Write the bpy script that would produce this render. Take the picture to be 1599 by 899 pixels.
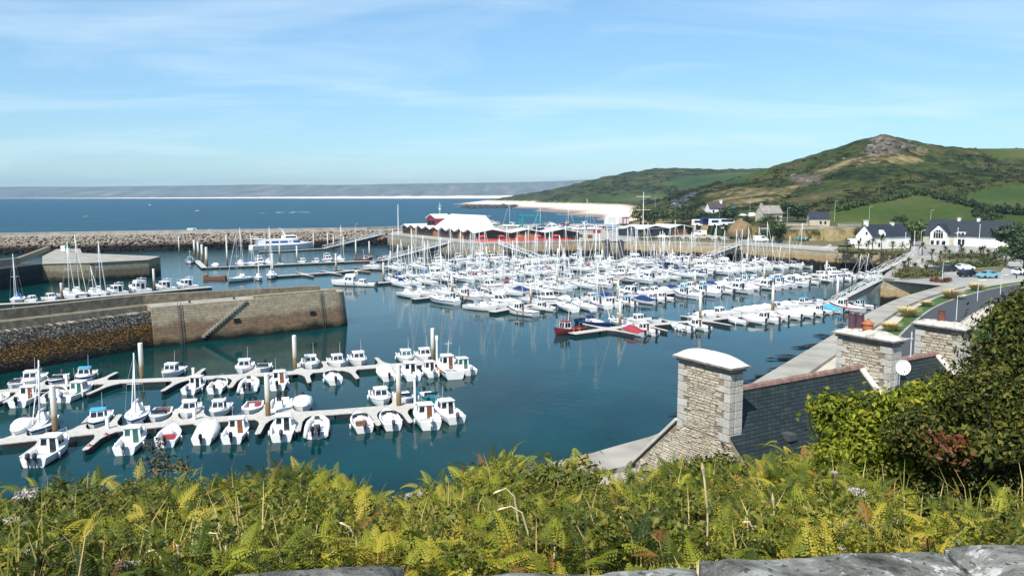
import bpy, bmesh, math, random
import numpy as np
from mathutils import Vector, Matrix, noise
C = bpy.context.scene.collection
S = bpy.context.scene
R = math.radians
for o in list(bpy.data.objects): bpy.data.objects.remove(o)
# ---------------------------------------------------------------- camera, sky, sun, exposure
EYE = 23.0; FOC = 1255.0; PIT = R(6.65)
cam = bpy.data.cameras.new('camera'); cam_o = bpy.data.objects.new('camera', cam); C.objects.link(cam_o)
cam_o.location = (0, 0, EYE); cam_o.rotation_euler = (R(90) - PIT, 0, 0)
cam.sensor_width = 36; cam.lens = 36 * FOC / 1599; cam.clip_start = .05; cam.clip_end = 40000
S.camera = cam_o
SUN_EL = R(52); SUN_DIR = Vector((-.46, -.89, 0)).normalized()      # horizontal direction towards the sun
w = bpy.data.worlds.new('World'); S.world = w; w.use_nodes = True
nt = w.node_tree; nt.nodes.clear()
def N(t, k, **kw):
    n = t.nodes.new(k)
    for a, b in kw.items(): setattr(n, a, b)
    return n
wo = N(nt, 'ShaderNodeOutputWorld'); bg = N(nt, 'ShaderNodeBackground'); sky = N(nt, 'ShaderNodeTexSky')
sky.sky_type = 'NISHITA'; sky.sun_disc = False; sky.sun_elevation = SUN_EL
sky.sun_rotation = math.atan2(SUN_DIR.x, SUN_DIR.y); sky.altitude = 0
sky.air_density = 1.0; sky.dust_density = .1; sky.ozone_density = 2.2
SKY_K = .112
bg.inputs['Strength'].default_value = SKY_K
tc = N(nt, 'ShaderNodeTexCoord'); sep = N(nt, 'ShaderNodeSeparateXYZ'); nt.links.new(tc.outputs['Generated'], sep.inputs[0])
zz = N(nt, 'ShaderNodeMath', operation='ADD'); zz.inputs[1].default_value = .12; nt.links.new(sep.outputs['Z'], zz.inputs[0])
mx = N(nt, 'ShaderNodeMath', operation='DIVIDE'); my = N(nt, 'ShaderNodeMath', operation='DIVIDE')
for m_, c_ in ((mx, 'X'), (my, 'Y')): nt.links.new(sep.outputs[c_], m_.inputs[0]); nt.links.new(zz.outputs[0], m_.inputs[1])
cmb = N(nt, 'ShaderNodeCombineXYZ'); nt.links.new(mx.outputs[0], cmb.inputs[0]); nt.links.new(my.outputs[0], cmb.inputs[1])
mp = N(nt, 'ShaderNodeMapping'); mp.inputs['Rotation'].default_value = (0, 0, R(-24)); mp.inputs['Scale'].default_value = (.75, 1.45, 1); mp.inputs['Location'].default_value = (3.3, 1.45, 0)
nt.links.new(cmb.outputs[0], mp.inputs[0])
cn = N(nt, 'ShaderNodeTexNoise'); cn.inputs['Scale'].default_value = .8; cn.inputs['Detail'].default_value = 8; cn.inputs['Roughness'].default_value = .56; cn.inputs['Distortion'].default_value = .8
nt.links.new(mp.outputs[0], cn.inputs['Vector'])
cr = N(nt, 'ShaderNodeValToRGB'); cr.color_ramp.elements[0].position = .47; cr.color_ramp.elements[0].color = (.05, .05, .05, 1)
cr.color_ramp.elements[1].position = .74; cr.color_ramp.elements[1].color = (.46, .46, .46, 1)
nt.links.new(cn.outputs['Fac'], cr.inputs[0])
mixc = N(nt, 'ShaderNodeMix', data_type='RGBA'); mixc.inputs[7].default_value = (6.2, 7.2, 7.7, 1)
nt.links.new(cr.outputs[0], mixc.inputs[0])
hs = N(nt, 'ShaderNodeHueSaturation'); hs.inputs['Saturation'].default_value = 1.0; hs.inputs['Value'].default_value = 1.0
tint = N(nt, 'ShaderNodeMix', data_type='RGBA', blend_type='MULTIPLY'); tint.inputs[0].default_value = 1
tr_ = N(nt, 'ShaderNodeValToRGB'); tr_.color_ramp.elements[0].position = 0; tr_.color_ramp.elements[0].color = (.52, .70, .86, 1); tr_.color_ramp.elements[1].position = .22; tr_.color_ramp.elements[1].color = (.75, .965, 1.04, 1)
nt.links.new(sep.outputs['Z'], tr_.inputs[0]); nt.links.new(tr_.outputs[0], tint.inputs[7])
nt.links.new(sky.outputs[0], tint.inputs[6]); nt.links.new(tint.outputs[2], mixc.inputs[6]); nt.links.new(mixc.outputs[2], hs.inputs['Color'])
nt.links.new(hs.outputs[0], bg.inputs[0]); nt.links.new(bg.outputs[0], wo.inputs[0])
sd = bpy.data.lights.new('sun', 'SUN'); sd.energy = 4.9; sd.angle = R(.5); sd.color = (1, .95, .86)
so = bpy.data.objects.new('sun', sd); C.objects.link(so)
sv = Vector((SUN_DIR.x * math.cos(SUN_EL), SUN_DIR.y * math.cos(SUN_EL), math.sin(SUN_EL)))
so.rotation_euler = sv.to_track_quat('Z', 'Y').to_euler(); so.location = sv * 300
S.view_settings.view_transform = 'Standard'; S.view_settings.look = 'None'; S.view_settings.gamma = 1
S.view_settings.use_curve_mapping = False
S.view_settings.exposure = .45
S.cycles.max_bounces = 6; S.cycles.volume_bounces = 0; S.cycles.transparent_max_bounces = 6
# ---------------------------------------------------------------- helpers
def at(px, py, z):
    """ground position (x, y) of a pixel of the photograph on the level z"""
    u = (px - 799.5) / FOC; v = -(py - 449.5) / FOC
    dy = math.cos(PIT) + v * math.sin(PIT); dz = -math.sin(PIT) + v * math.cos(PIT)
    t = (z - EYE) / dz
    return Vector((u * t, dy * t, z))
def at_y(px, py, Y):
    """point on the sight line of a pixel at depth Y"""
    u = (px - 799.5) / FOC; v = -(py - 449.5) / FOC
    dy = math.cos(PIT) + v * math.sin(PIT); dz = -math.sin(PIT) + v * math.cos(PIT)
    t = Y / dy
    return Vector((u * t, Y, EYE + dz * t))
def proj(X, Y, Z):
    z = Z - EYE; f = Y * math.cos(PIT) - z * math.sin(PIT); up = Y * math.sin(PIT) + z * math.cos(PIT)
    return 799.5 + FOC * X / f, 449.5 - FOC * up / f

def tag(o, label=None, cat=None, group=None, kind=None):
    if label: o['label'] = label
    if cat: o['category'] = cat
    if group: o['group'] = group
    if kind: o['kind'] = kind
    return o
def empty(name, loc=(0, 0, 0), rz=0, label=None, cat=None, group=None):
    o = bpy.data.objects.new(name, None); C.objects.link(o); o.location = loc; o.rotation_euler = (0, 0, rz)
    o.empty_display_size = .3
    return tag(o, label, cat, group)
class MB:
    def __init__(s): s.v = []; s.f = []; s.m = []
    def add(s, vs, fs, mi=0):
        b = len(s.v); s.v += [tuple(v) for v in vs]; s.f += [tuple(b + i for i in f) for f in fs]; s.m += [mi] * len(fs); return s
    def box(s, c, d, rz=0, mi=0, taper=1.0, ry=0):
        x, y, z = d[0] / 2, d[1] / 2, d[2] / 2
        vs = [Vector((sx * x * (taper if sz > 0 else 1), sy * y * (taper if sz > 0 else 1), sz * z)) for sz in (-1, 1) for sy in (-1, 1) for sx in (-1, 1)]
        M = Matrix.Translation(c) @ Matrix.Rotation(rz, 4, 'Z') @ Matrix.Rotation(ry, 4, 'Y')
        return s.add([M @ v for v in vs], [(0, 2, 3, 1), (4, 5, 7, 6), (0, 1, 5, 4), (2, 6, 7, 3), (0, 4, 6, 2), (1, 3, 7, 5)], mi)
    def bar(s, a, b, wd, ht=None, mi=0):
        a = Vector(a); b = Vector(b); d = b - a; L = d.length
        if L < 1e-6: return s
        q = d.to_track_quat('X', 'Z'); ht = ht or wd
        M = Matrix.Translation((a + b) / 2) @ q.to_matrix().to_4x4()
        vs = [M @ Vector((sx * L / 2, sy * wd / 2, sz * ht / 2)) for sz in (-1, 1) for sy in (-1, 1) for sx in (-1, 1)]
        return s.add(vs, [(0, 2, 3, 1), (4, 5, 7, 6), (0, 1, 5, 4), (2, 6, 7, 3), (0, 4, 6, 2), (1, 3, 7, 5)], mi)
    def tube(s, pts, r, n=6, mi=0, cap=True):
        pts = [Vector(p) for p in pts]; rs = r if isinstance(r, (list, tuple)) else [r] * len(pts)
        rings = []
        for i, p in enumerate(pts):
            d = (pts[min(i + 1, len(pts) - 1)] - pts[max(i - 1, 0)])
            q = d.to_track_quat('Z', 'Y') if d.length > 1e-9 else Vector((0, 0, 1)).to_track_quat('Z', 'Y')
            rings.append([p + q @ Vector((rs[i] * math.cos(2 * math.pi * k / n), rs[i] * math.sin(2 * math.pi * k / n), 0)) for k in range(n)])
        vs = [v for ring in rings for v in ring]; fs = []
        for i in range(len(pts) - 1):
            for k in range(n):
                fs.append((i * n + k, i * n + (k + 1) % n, (i + 1) * n + (k + 1) % n, (i + 1) * n + k))
        if cap: fs.append(tuple(range(n))[::-1]); fs.append(tuple((len(pts) - 1) * n + k for k in range(n)))
        return s.add(vs, fs, mi)
    def lathe(s, prof, c=(0, 0, 0), n=12, mi=0, sx=1, sy=1):
        vs = [(c[0] + sx * r * math.cos(2 * math.pi * k / n), c[1] + sy * r * math.sin(2 * math.pi * k / n), c[2] + z) for r, z in prof for k in range(n)]
        fs = [(i * n + k, i * n + (k + 1) % n, (i + 1) * n + (k + 1) % n, (i + 1) * n + k) for i in range(len(prof) - 1) for k in range(n)]
        fs.append(tuple(range(n))[::-1]); fs.append(tuple((len(prof) - 1) * n + k for k in range(n)))
        return s.add(vs, fs, mi)
    def prism(s, poly, z0, z1, mi=0, mtop=None, bottom=True):
        """poly: counter-clockwise xy list"""
        a = sum(poly[i][0] * poly[(i + 1) % len(poly)][1] - poly[(i + 1) % len(poly)][0] * poly[i][1] for i in range(len(poly)))
        if a < 0: poly = poly[::-1]
        n = len(poly); vs = [(p[0], p[1], z0) for p in poly] + [(p[0], p[1], z1) for p in poly]
        s.add(vs, [(i, (i + 1) % n, n + (i + 1) % n, n + i) for i in range(n)], mi)
        b = len(s.v) - 2 * n
        s.f.append(tuple(b + n + i for i in range(n))); s.m.append(mi if mtop is None else mtop)
        if bottom: s.f.append(tuple(b + i for i in range(n))[::-1]); s.m.append(mi)
        return s
    def extr(s, prof, axis_a, axis_b, mi=0):
        """prof: closed list of points (Vectors) on one end, swept by vector from a to b"""
        d = Vector(axis_b) - Vector(axis_a); n = len(prof)
        vs = [Vector(p) for p in prof] + [Vector(p) + d for p in prof]
        fs = [(i, (i + 1) % n, n + (i + 1) % n, n + i) for i in range(n)] + [tuple(range(n))[::-1], tuple(range(n, 2 * n))]
        return s.add(vs, fs, mi)
    def loft(s, rings, mi=0, cap0=True, cap1=True, closed=True):
        n = len(rings[0]); vs = [v for r_ in rings for v in r_]; fs = []
        for i in range(len(rings) - 1):
            for k in range(n if closed else n - 1):
                fs.append((i * n + k, i * n + (k + 1) % n, (i + 1) * n + (k + 1) % n, (i + 1) * n + k))
        if cap0: fs.append(tuple(range(n))[::-1])
        if cap1: fs.append(tuple((len(rings) - 1) * n + k for k in range(n)))
        return s.add(vs, fs, mi)
    def build(s, name, mats, parent=None, smooth=False, fix=True, bevel=0):
        me = bpy.data.meshes.new(name); me.from_pydata(s.v, [], s.f)
        mats = mats if isinstance(mats, (list, tuple)) else [mats]
        for m in mats: me.materials.append(m)
        me.polygons.foreach_set('material_index', s.m)
        if fix:
            bm = bmesh.new(); bm.from_mesh(me); bmesh.ops.recalc_face_normals(bm, faces=bm.faces)
            if bevel: bmesh.ops.bevel(bm, geom=[e for e in bm.edges if len(e.link_faces) == 2 and e.calc_face_angle(0) > .6], offset=bevel, segments=1, affect='EDGES', clamp_overlap=True)
            bm.to_mesh(me); bm.free()
        if smooth is True: me.polygons.foreach_set('use_smooth', [True] * len(me.polygons))
        elif smooth: 
            me.polygons.foreach_set('use_smooth', [True] * len(me.polygons)); me.set_sharp_from_angle(angle=smooth)
        o = bpy.data.objects.new(name, me); C.objects.link(o)
        if parent: o.parent = parent
        return o
def np_mesh(name, V, F, mat, parent=None, attr=None, smooth=False):
    """V (n,3), F (m,k) with k fixed"""
    V = np.asarray(V, np.float32); F = np.asarray(F, np.int32); k = F.shape[1]
    me = bpy.data.meshes.new(name); me.vertices.add(len(V)); me.vertices.foreach_set('co', V.ravel())
    me.loops.add(F.size); me.loops.foreach_set('vertex_index', F.ravel())
    me.polygons.add(len(F)); me.polygons.foreach_set('loop_start', np.arange(0, F.size, k, dtype=np.int32))
    if attr is not None:
        for an, av in attr.items():
            a = me.attributes.new(an, 'FLOAT', 'POINT'); a.data.foreach_set('value', np.asarray(av, np.float32))
    me.update(); me.validate()
    me.materials.append(mat)
    if smooth: me.polygons.foreach_set('use_smooth', np.ones(len(me.polygons), bool))
    o = bpy.data.objects.new(name, me); C.objects.link(o)
    if parent: o.parent = parent
    return o
KIDS = {}
def kids(o): return [c for c in o.children]
def copy_tree(o, parent=None, tree=None):
    c = o.copy(); C.objects.link(c)
    if parent: c.parent = parent
    if 'group' in c.keys() and not parent: pass
    for ch in kids(o): copy_tree(ch, c)
    return c
# ---------------------------------------------------------------- materials
def mat(name, col, rough=.7, var=0., vscale=1., spec=.5, metal=0., bump=0., bscale=8., coord='Object', col2=None, det=4):
    m = bpy.data.materials.new(name); m.use_nodes = True; t = m.node_tree; b = t.nodes['Principled BSDF']
    b.inputs['Base Color'].default_value = (*col, 1); b.inputs['Roughness'].default_value = rough
    b.inputs['Specular IOR Level'].default_value = spec; b.inputs['Metallic'].default_value = metal
    if var or col2 or bump:
        co = N(t, 'ShaderNodeTexCoord')
    if var or col2:
        n = N(t, 'ShaderNodeTexNoise'); n.inputs['Scale'].default_value = vscale; n.inputs['Detail'].default_value = det
        t.links.new(co.outputs[coord], n.inputs['Vector'])
        r = N(t, 'ShaderNodeValToRGB'); c2 = col2 or tuple(max(0, x * (1 + var)) for x in col); c1 = col if col2 else tuple(x * (1 - var) for x in col)
        r.color_ramp.elements[0].position = .35; r.color_ramp.elements[1].position = .68
        r.color_ramp.elements[0].color = (*c1, 1); r.color_ramp.elements[1].color = (*c2, 1)
        t.links.new(n.outputs['Fac'], r.inputs[0]); t.links.new(r.outputs[0], b.inputs['Base Color'])
    if bump:
        n2 = N(t, 'ShaderNodeTexNoise'); n2.inputs['Scale'].default_value = bscale; n2.inputs['Detail'].default_value = 5
        t.links.new(co.outputs[coord], n2.inputs['Vector'])
        bp = N(t, 'ShaderNodeBump'); bp.inputs['Strength'].default_value = bump; bp.inputs['Distance'].default_value = .1
        t.links.new(n2.outputs['Fac'], bp.inputs['Height']); t.links.new(bp.outputs[0], b.inputs['Normal'])
    return m
def ramp(t, src, stops, interp='LINEAR'):
    r = N(t, 'ShaderNodeValToRGB'); cr_ = r.color_ramp; cr_.interpolation = interp
    while len(cr_.elements) < len(stops): cr_.elements.new(.5)
    for e, (p, c) in zip(cr_.elements, stops): e.position = p; e.color = (*c, 1) if len(c) == 3 else c
    t.links.new(src, r.inputs[0]); return r.outputs[0]
def mixcol(t, fac, a, b, mode='MIX'):
    n = N(t, 'ShaderNodeMix', data_type='RGBA', blend_type=mode)
    for s_, v in ((0, fac), (6, a), (7, b)):
        if isinstance(v, (int, float)): n.inputs[s_].default_value = v
        elif isinstance(v, tuple): n.inputs[s_].default_value = (*v, 1)
        else: t.links.new(v, n.inputs[s_])
    return n.outputs[2]
def noise_out(t, vec, scale, det=4, rough=.5, dist=0, out='Fac'):
    n = N(t, 'ShaderNodeTexNoise'); n.inputs['Scale'].default_value = scale; n.inputs['Detail'].default_value = det
    n.inputs['Roughness'].default_value = rough; n.inputs['Distortion'].default_value = dist
    t.links.new(vec, n.inputs['Vector']); return n.outputs[out]
def math_n(t, op, a, b=None, c=None):
    n = N(t, 'ShaderNodeMath', operation=op)
    for i, v in enumerate((a, b, c)):
        if v is None: continue
        if isinstance(v, (int, float)): n.inputs[i].default_value = v
        else: t.links.new(v, n.inputs[i])
    return n.outputs[0]
def base(name, rough=.8, spec=.3):
    m = bpy.data.materials.new(name); m.use_nodes = True; t = m.node_tree; b = t.nodes['Principled BSDF']
    b.inputs['Roughness'].default_value = rough; b.inputs['Specular IOR Level'].default_value = spec
    return m, t, b
def bump_to(t, b, h, strength=.5, dist=.05):
    bp = N(t, 'ShaderNodeBump'); bp.inputs['Strength'].default_value = strength; bp.inputs['Distance'].default_value = dist
    t.links.new(h, bp.inputs['Height']); t.links.new(bp.outputs[0], b.inputs['Normal'])

M = {}
M['white'] = mat('white_gelcoat', (.80, .80, .79), .32, var=.04, vscale=1.2)
M['cream'] = mat('cream_gelcoat', (.72, .67, .55), .4, var=.05)
M['deckgrey'] = mat('pale_deck', (.55, .56, .56), .6, var=.1, vscale=3)
M['glass'] = mat('dark_window', (.012, .018, .022), .08, spec=.8)
M['greenglass'] = mat('green_window', (.03, .11, .09), .1, spec=.8)
M['navy'] = mat('navy_paint', (.012, .03, .11), .35, var=.1)
M['blue'] = mat('blue_canvas', (.02, .13, .42), .7, var=.15, vscale=4)
M['lightblue'] = mat('pale_blue_canvas', (.05, .33, .55), .7, var=.15, vscale=4)
M['red'] = mat('red_paint', (.24, .014, .02), .45, var=.12)
M['redcanvas'] = mat('red_canvas', (.30, .03, .045), .75, var=.15, vscale=4)
M['orange'] = mat('orange_paint', (.62, .12, .02), .5)
M['teal'] = mat('teal_paint', (.01, .22, .24), .45, var=.1)
M['yellow'] = mat('yellow_paint', (.65, .42, .03), .5)
M['black'] = mat('black_rubber', (.015, .015, .017), .45)
M['grey'] = mat('grey_hypalon', (.30, .31, .33), .6, var=.1)
M['darkgrey'] = mat('dark_grey', (.06, .065, .07), .6, var=.15)
M['brown'] = mat('varnished_wood', (.16, .06, .025), .45, var=.25, vscale=5)
M['steel'] = mat('stainless_steel', (.62, .63, .64), .3, metal=.6)
M['alu'] = mat('white_aluminium', (.72, .73, .73), .4)
M['galv'] = mat('galvanised_steel', (.55, .57, .58), .5, var=.1, vscale=3)
M['purple'] = mat('purple_antifouling', (.12, .03, .08), .6)
M['canvas'] = mat('white_canvas', (.70, .70, .68), .8, var=.06, vscale=3)
M['asphalt'] = mat('asphalt', (.05, .055, .06), .85, var=.18, vscale=1.4, bump=.2, bscale=40)
M['concrete'] = mat('pale_concrete', (.25, .235, .20), .9, col2=(.37, .35, .30), vscale=.35, bump=.2, bscale=6)
M['path'] = mat('sandy_path', (.50, .45, .36), .9, var=.12, vscale=.5, bump=.1, bscale=14)
M['lawn'] = mat('lawn', (.045, .10, .012), .95, var=.3, vscale=1.3, bump=.6, bscale=25)
M['drygrass'] = mat('dry_tall_grass', (.36, .24, .09), .95, var=.25, vscale=2)
M['deck'] = mat('pontoon_planks', (.46, .44, .40), .85, var=.12, vscale=2.5)
M['float'] = mat('pontoon_float', (.02, .022, .024), .7, var=.3, vscale=2)
M['slate_far'] = mat('slate_roof', (.020, .026, .036), .6, var=.2, vscale=1.4)
M['whitewall'] = mat('white_render', (.78, .77, .73), .85, var=.04, vscale=.6)
M['creamwall'] = mat('cream_stone_wall', (.46, .42, .34), .9, var=.2, vscale=1.5, bump=.3, bscale=3)
M['timber'] = mat('brown_timber', (.075, .038, .022), .75, var=.3, vscale=1.2)
M['roofwhite'] = mat('pale_metal_roof', (.66, .66, .64), .5, var=.06, vscale=.4)
M['rust'] = mat('terracotta', (.36, .12, .05), .8, var=.15, vscale=4)
M['darkpot'] = mat('dark_glazed_clay', (.10, .055, .07), .35, var=.15, vscale=4)
M['bark'] = mat('bark', (.09, .065, .045), .95, var=.3, vscale=6, bump=.4, bscale=20)
M['carwhite'] = mat('white_car_paint', (.75, .76, .77), .2)
M['cardark'] = mat('dark_car_paint', (.015, .018, .025), .2, spec=.7)
M['carblue'] = mat('pale_blue_car_paint', (.16, .36, .45), .25)
M['carred'] = mat('red_car_paint', (.28, .02, .02), .3)
M['rope'] = mat('straw', (.50, .40, .20), .9, var=.2, vscale=6)

def pile_mat():
    m, t, b = base('concrete_pile', .75); co = N(t, 'ShaderNodeTexCoord'); s_ = N(t, 'ShaderNodeSeparateXYZ'); t.links.new(co.outputs['Object'], s_.inputs[0])
    n = noise_out(t, co.outputs['Object'], 2.2, 4)
    h = math_n(t, 'ADD', s_.outputs['Z'], math_n(t, 'MULTIPLY', n, 1.4))
    c = ramp(t, math_n(t, 'DIVIDE', h, 6.), [(.10, (.02, .022, .015)), (.16, (.11, .075, .035)), (.42, (.24, .17, .085)), (.62, (.60, .56, .48)), (.8, (.74, .72, .66))])
    t.links.new(c, b.inputs['Base Color']); return m
M['pile'] = pile_mat()

def quay_mat(name, top, mid, low, hmax, block=(1.3, .45), axis=(.76, .65, 0), joints=.35, patch=None, rubble=False, band=(.17, .33, .52)):
    """coursed stone: pale at the top, a brown tide band, black weed near the water"""
    m, t, b = base(name, .9, .2); co = N(t, 'ShaderNodeTexCoord'); s_ = N(t, 'ShaderNodeSeparateXYZ'); t.links.new(co.outputs['Object'], s_.inputs[0])
    dot = N(t, 'ShaderNodeVectorMath', operation='DOT_PRODUCT'); dot.inputs[1].default_value = axis; t.links.new(co.outputs['Object'], dot.inputs[0])
    cv = N(t, 'ShaderNodeCombineXYZ'); t.links.new(dot.outputs['Value'], cv.inputs[0]); t.links.new(s_.outputs['Z'], cv.inputs[1])
    n = noise_out(t, co.outputs['Object'], .35, 6, .6); n2 = noise_out(t, co.outputs['Object'], 1.6, 5, .65)
    h = math_n(t, 'DIVIDE', math_n(t, 'ADD', s_.outputs['Z'], math_n(t, 'MULTIPLY', math_n(t, 'SUBTRACT', n, .5), 2.6)), hmax)
    c = ramp(t, h, [(.05, (.012, .014, .010)), (band[0], low), (band[1], mid), (band[2], mid), (band[2] + .14, top), (1., top)])
    c = mixcol(t, .55, c, ramp(t, n2, [(.3, (.35, .34, .30)), (.5, (.8, .8, .8)), (.72, (1.25, 1.2, 1.1))]), 'MULTIPLY')
    if rubble:
        vo = N(t, 'ShaderNodeTexVoronoi'); vo.inputs['Scale'].default_value = 2.7; vo.feature = 'DISTANCE_TO_EDGE'
        ms = N(t, 'ShaderNodeMapping'); ms.inputs['Scale'].default_value = (.75, 1.25, 1); t.links.new(cv.outputs[0], ms.inputs[0]); t.links.new(ms.outputs[0], vo.inputs['Vector'])
        e = ramp(t, vo.outputs['Distance'], [(.0, (.10, .10, .10)), (.16, (1, 1, 1))])
        vo2 = N(t, 'ShaderNodeTexVoronoi'); vo2.inputs['Scale'].default_value = 2.7; t.links.new(ms.outputs[0], vo2.inputs['Vector'])
        c = mixcol(t, .8, c, ramp(t, vo2.outputs['Color'], [(.2, (.45, .42, .40)), (.8, (1.25, 1.2, 1.1))]), 'MULTIPLY')
        c = mixcol(t, 1., c, e, 'MULTIPLY'); bump_to(t, b, e, .9, .3)
    else:
        br = N(t, 'ShaderNodeTexBrick'); br.inputs['Scale'].default_value = 1.0; br.inputs['Brick Width'].default_value = block[0]; br.inputs['Row Height'].default_value = block[1]
        br.inputs['Mortar Size'].default_value = .03; br.inputs['Mortar Smooth'].default_value = .3
        br.inputs['Color1'].default_value = (1, 1, 1, 1); br.inputs['Color2'].default_value = (.72, .72, .72, 1); br.inputs['Mortar'].default_value = (.35, .35, .35, 1)
        t.links.new(cv.outputs[0], br.inputs['Vector'])
        c = mixcol(t, joints, c, br.outputs['Color'], 'MULTIPLY')
        bump_to(t, b, math_n(t, 'ADD', n2, math_n(t, 'MULTIPLY', br.outputs['Fac'], -.5)), .5, .12)
    t.links.new(c, b.inputs['Base Color']); return m
M['jetty'] = quay_mat('jetty_masonry', (.40, .335, .235), (.25, .17, .105), (.10, .085, .05), 5.8, axis=(.81, .59, 0), joints=.6, band=(.14, .26, .50))
M['jetty_rubble'] = quay_mat('jetty_rubble_stone', (.36, .33, .29), (.34, .19, .055), (.10, .085, .06), 6., axis=(.71, .70, 0), rubble=True)
M['quay'] = quay_mat('quay_masonry', (.42, .35, .24), (.40, .29, .15), (.018, .018, .016), 5.8, axis=(.9, .3, 0), band=(.40, .50, .62))
M['quaygrey'] = quay_mat('grey_quay_masonry', (.36, .34, .30), (.30, .25, .18), (.09, .08, .05), 5.8, axis=(-.5, .86, 0), joints=.5)
M['darkquay'] = quay_mat('weedy_shaded_quay_masonry', (.05, .05, .042), (.028, .03, .024), (.016, .018, .015), 6.5, axis=(0, 1, 0))  # weed on the sea wall; on the pier face, shade put into the stone colour
M['dock'] = quay_mat('old_dock_masonry', (.32, .28, .20), (.18, .155, .10), (.04, .042, .025), 5.0, axis=(1, 0, 0))

def boulder_mat():
    m, t, b = base('riprap_boulder', .95, .2); co = N(t, 'ShaderNodeTexCoord'); s_ = N(t, 'ShaderNodeSeparateXYZ'); t.links.new(co.outputs['Object'], s_.inputs[0])
    oi = N(t, 'ShaderNodeNewGeometry'); n = noise_out(t, co.outputs['Object'], .8, 5, .6)
    c = ramp(t, oi.outputs['Random Per Island'], [(0, (.13, .115, .095)), (.4, (.25, .21, .165)), (.75, (.36, .315, .255)), (1, (.19, .18, .16))])
    h = math_n(t, 'ADD', s_.outputs['Z'], math_n(t, 'MULTIPLY', n, 1.6))
    d = ramp(t, math_n(t, 'DIVIDE', h, 6), [(.48, (.05, .045, .04)), (.60, (.55, .46, .38)), (.72, (.95, .92, .9))])
    t.links.new(mixcol(t, 1., c, d, 'MULTIPLY'), b.inputs['Base Color']); return m
M['boulder'] = boulder_mat()

def leaf_mat(name, cols, rough=.55, spec=.35, trans=.0):
    m, t, b = base(name, rough, spec); g = N(t, 'ShaderNodeNewGeometry')
    k = len(cols); c = ramp(t, g.outputs['Random Per Island'], [(i / max(1, k - 1), cc) for i, cc in enumerate(cols)])
    co = N(t, 'ShaderNodeTexCoord'); n = noise_out(t, co.outputs['Object'], .9, 3)
    c = mixcol(t, .6, c, ramp(t, n, [(.3, (.5, .5, .5)), (.7, (1.3, 1.3, 1.2))]), 'MULTIPLY')
    t.links.new(c, b.inputs['Base Color'])
    if trans:
        tr = N(t, 'ShaderNodeBsdfTranslucent'); t.links.new(c, tr.inputs[0]); ms = N(t, 'ShaderNodeMixShader'); ms.inputs[0].default_value = trans
        t.links.new(b.outputs[0], ms.inputs[1]); t.links.new(tr.outputs[0], ms.inputs[2]); t.links.new(ms.outputs[0], t.nodes['Material Output'].inputs[0])
    return m
M['leafdark'] = leaf_mat('dark_tree_leaf', [(.018, .035, .012), (.03, .055, .015), (.05, .075, .02)])
M['leafmid'] = leaf_mat('mid_green_leaf', [(.03, .06, .012), (.05, .085, .018), (.09, .11, .025)])
M['leafolive'] = leaf_mat('olive_leaf', [(.06, .07, .02), (.10, .11, .03), (.16, .14, .05)])
M['palm'] = leaf_mat('palm_leaf', [(.05, .07, .02), (.09, .10, .03), (.15, .13, .04)])
M['bushdark'] = leaf_mat('hawthorn_leaf', [(.014, .024, .006), (.032, .05, .010), (.085, .10, .018), (.17, .15, .032), (.045, .065, .012)], rough=.7, spec=.15, trans=.15)
M['bushbright'] = leaf_mat('bright_shrub_leaf', [(.05, .085, .008), (.11, .15, .012), (.22, .24, .02), (.34, .32, .03)], rough=.65, spec=.2, trans=.22)
M['bramble'] = leaf_mat('bramble_leaf', [(.04, .065, .008), (.09, .12, .012), (.16, .17, .02), (.20, .16, .03)], trans=.2)
M['redleaf'] = leaf_mat('reddened_leaf', [(.14, .03, .012), (.17, .06, .02), (.09, .05, .015)], trans=.15)
M['deadleaf'] = leaf_mat('withered_weed', [(.05, .045, .03), (.09, .08, .045), (.05, .06, .025)])
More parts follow.
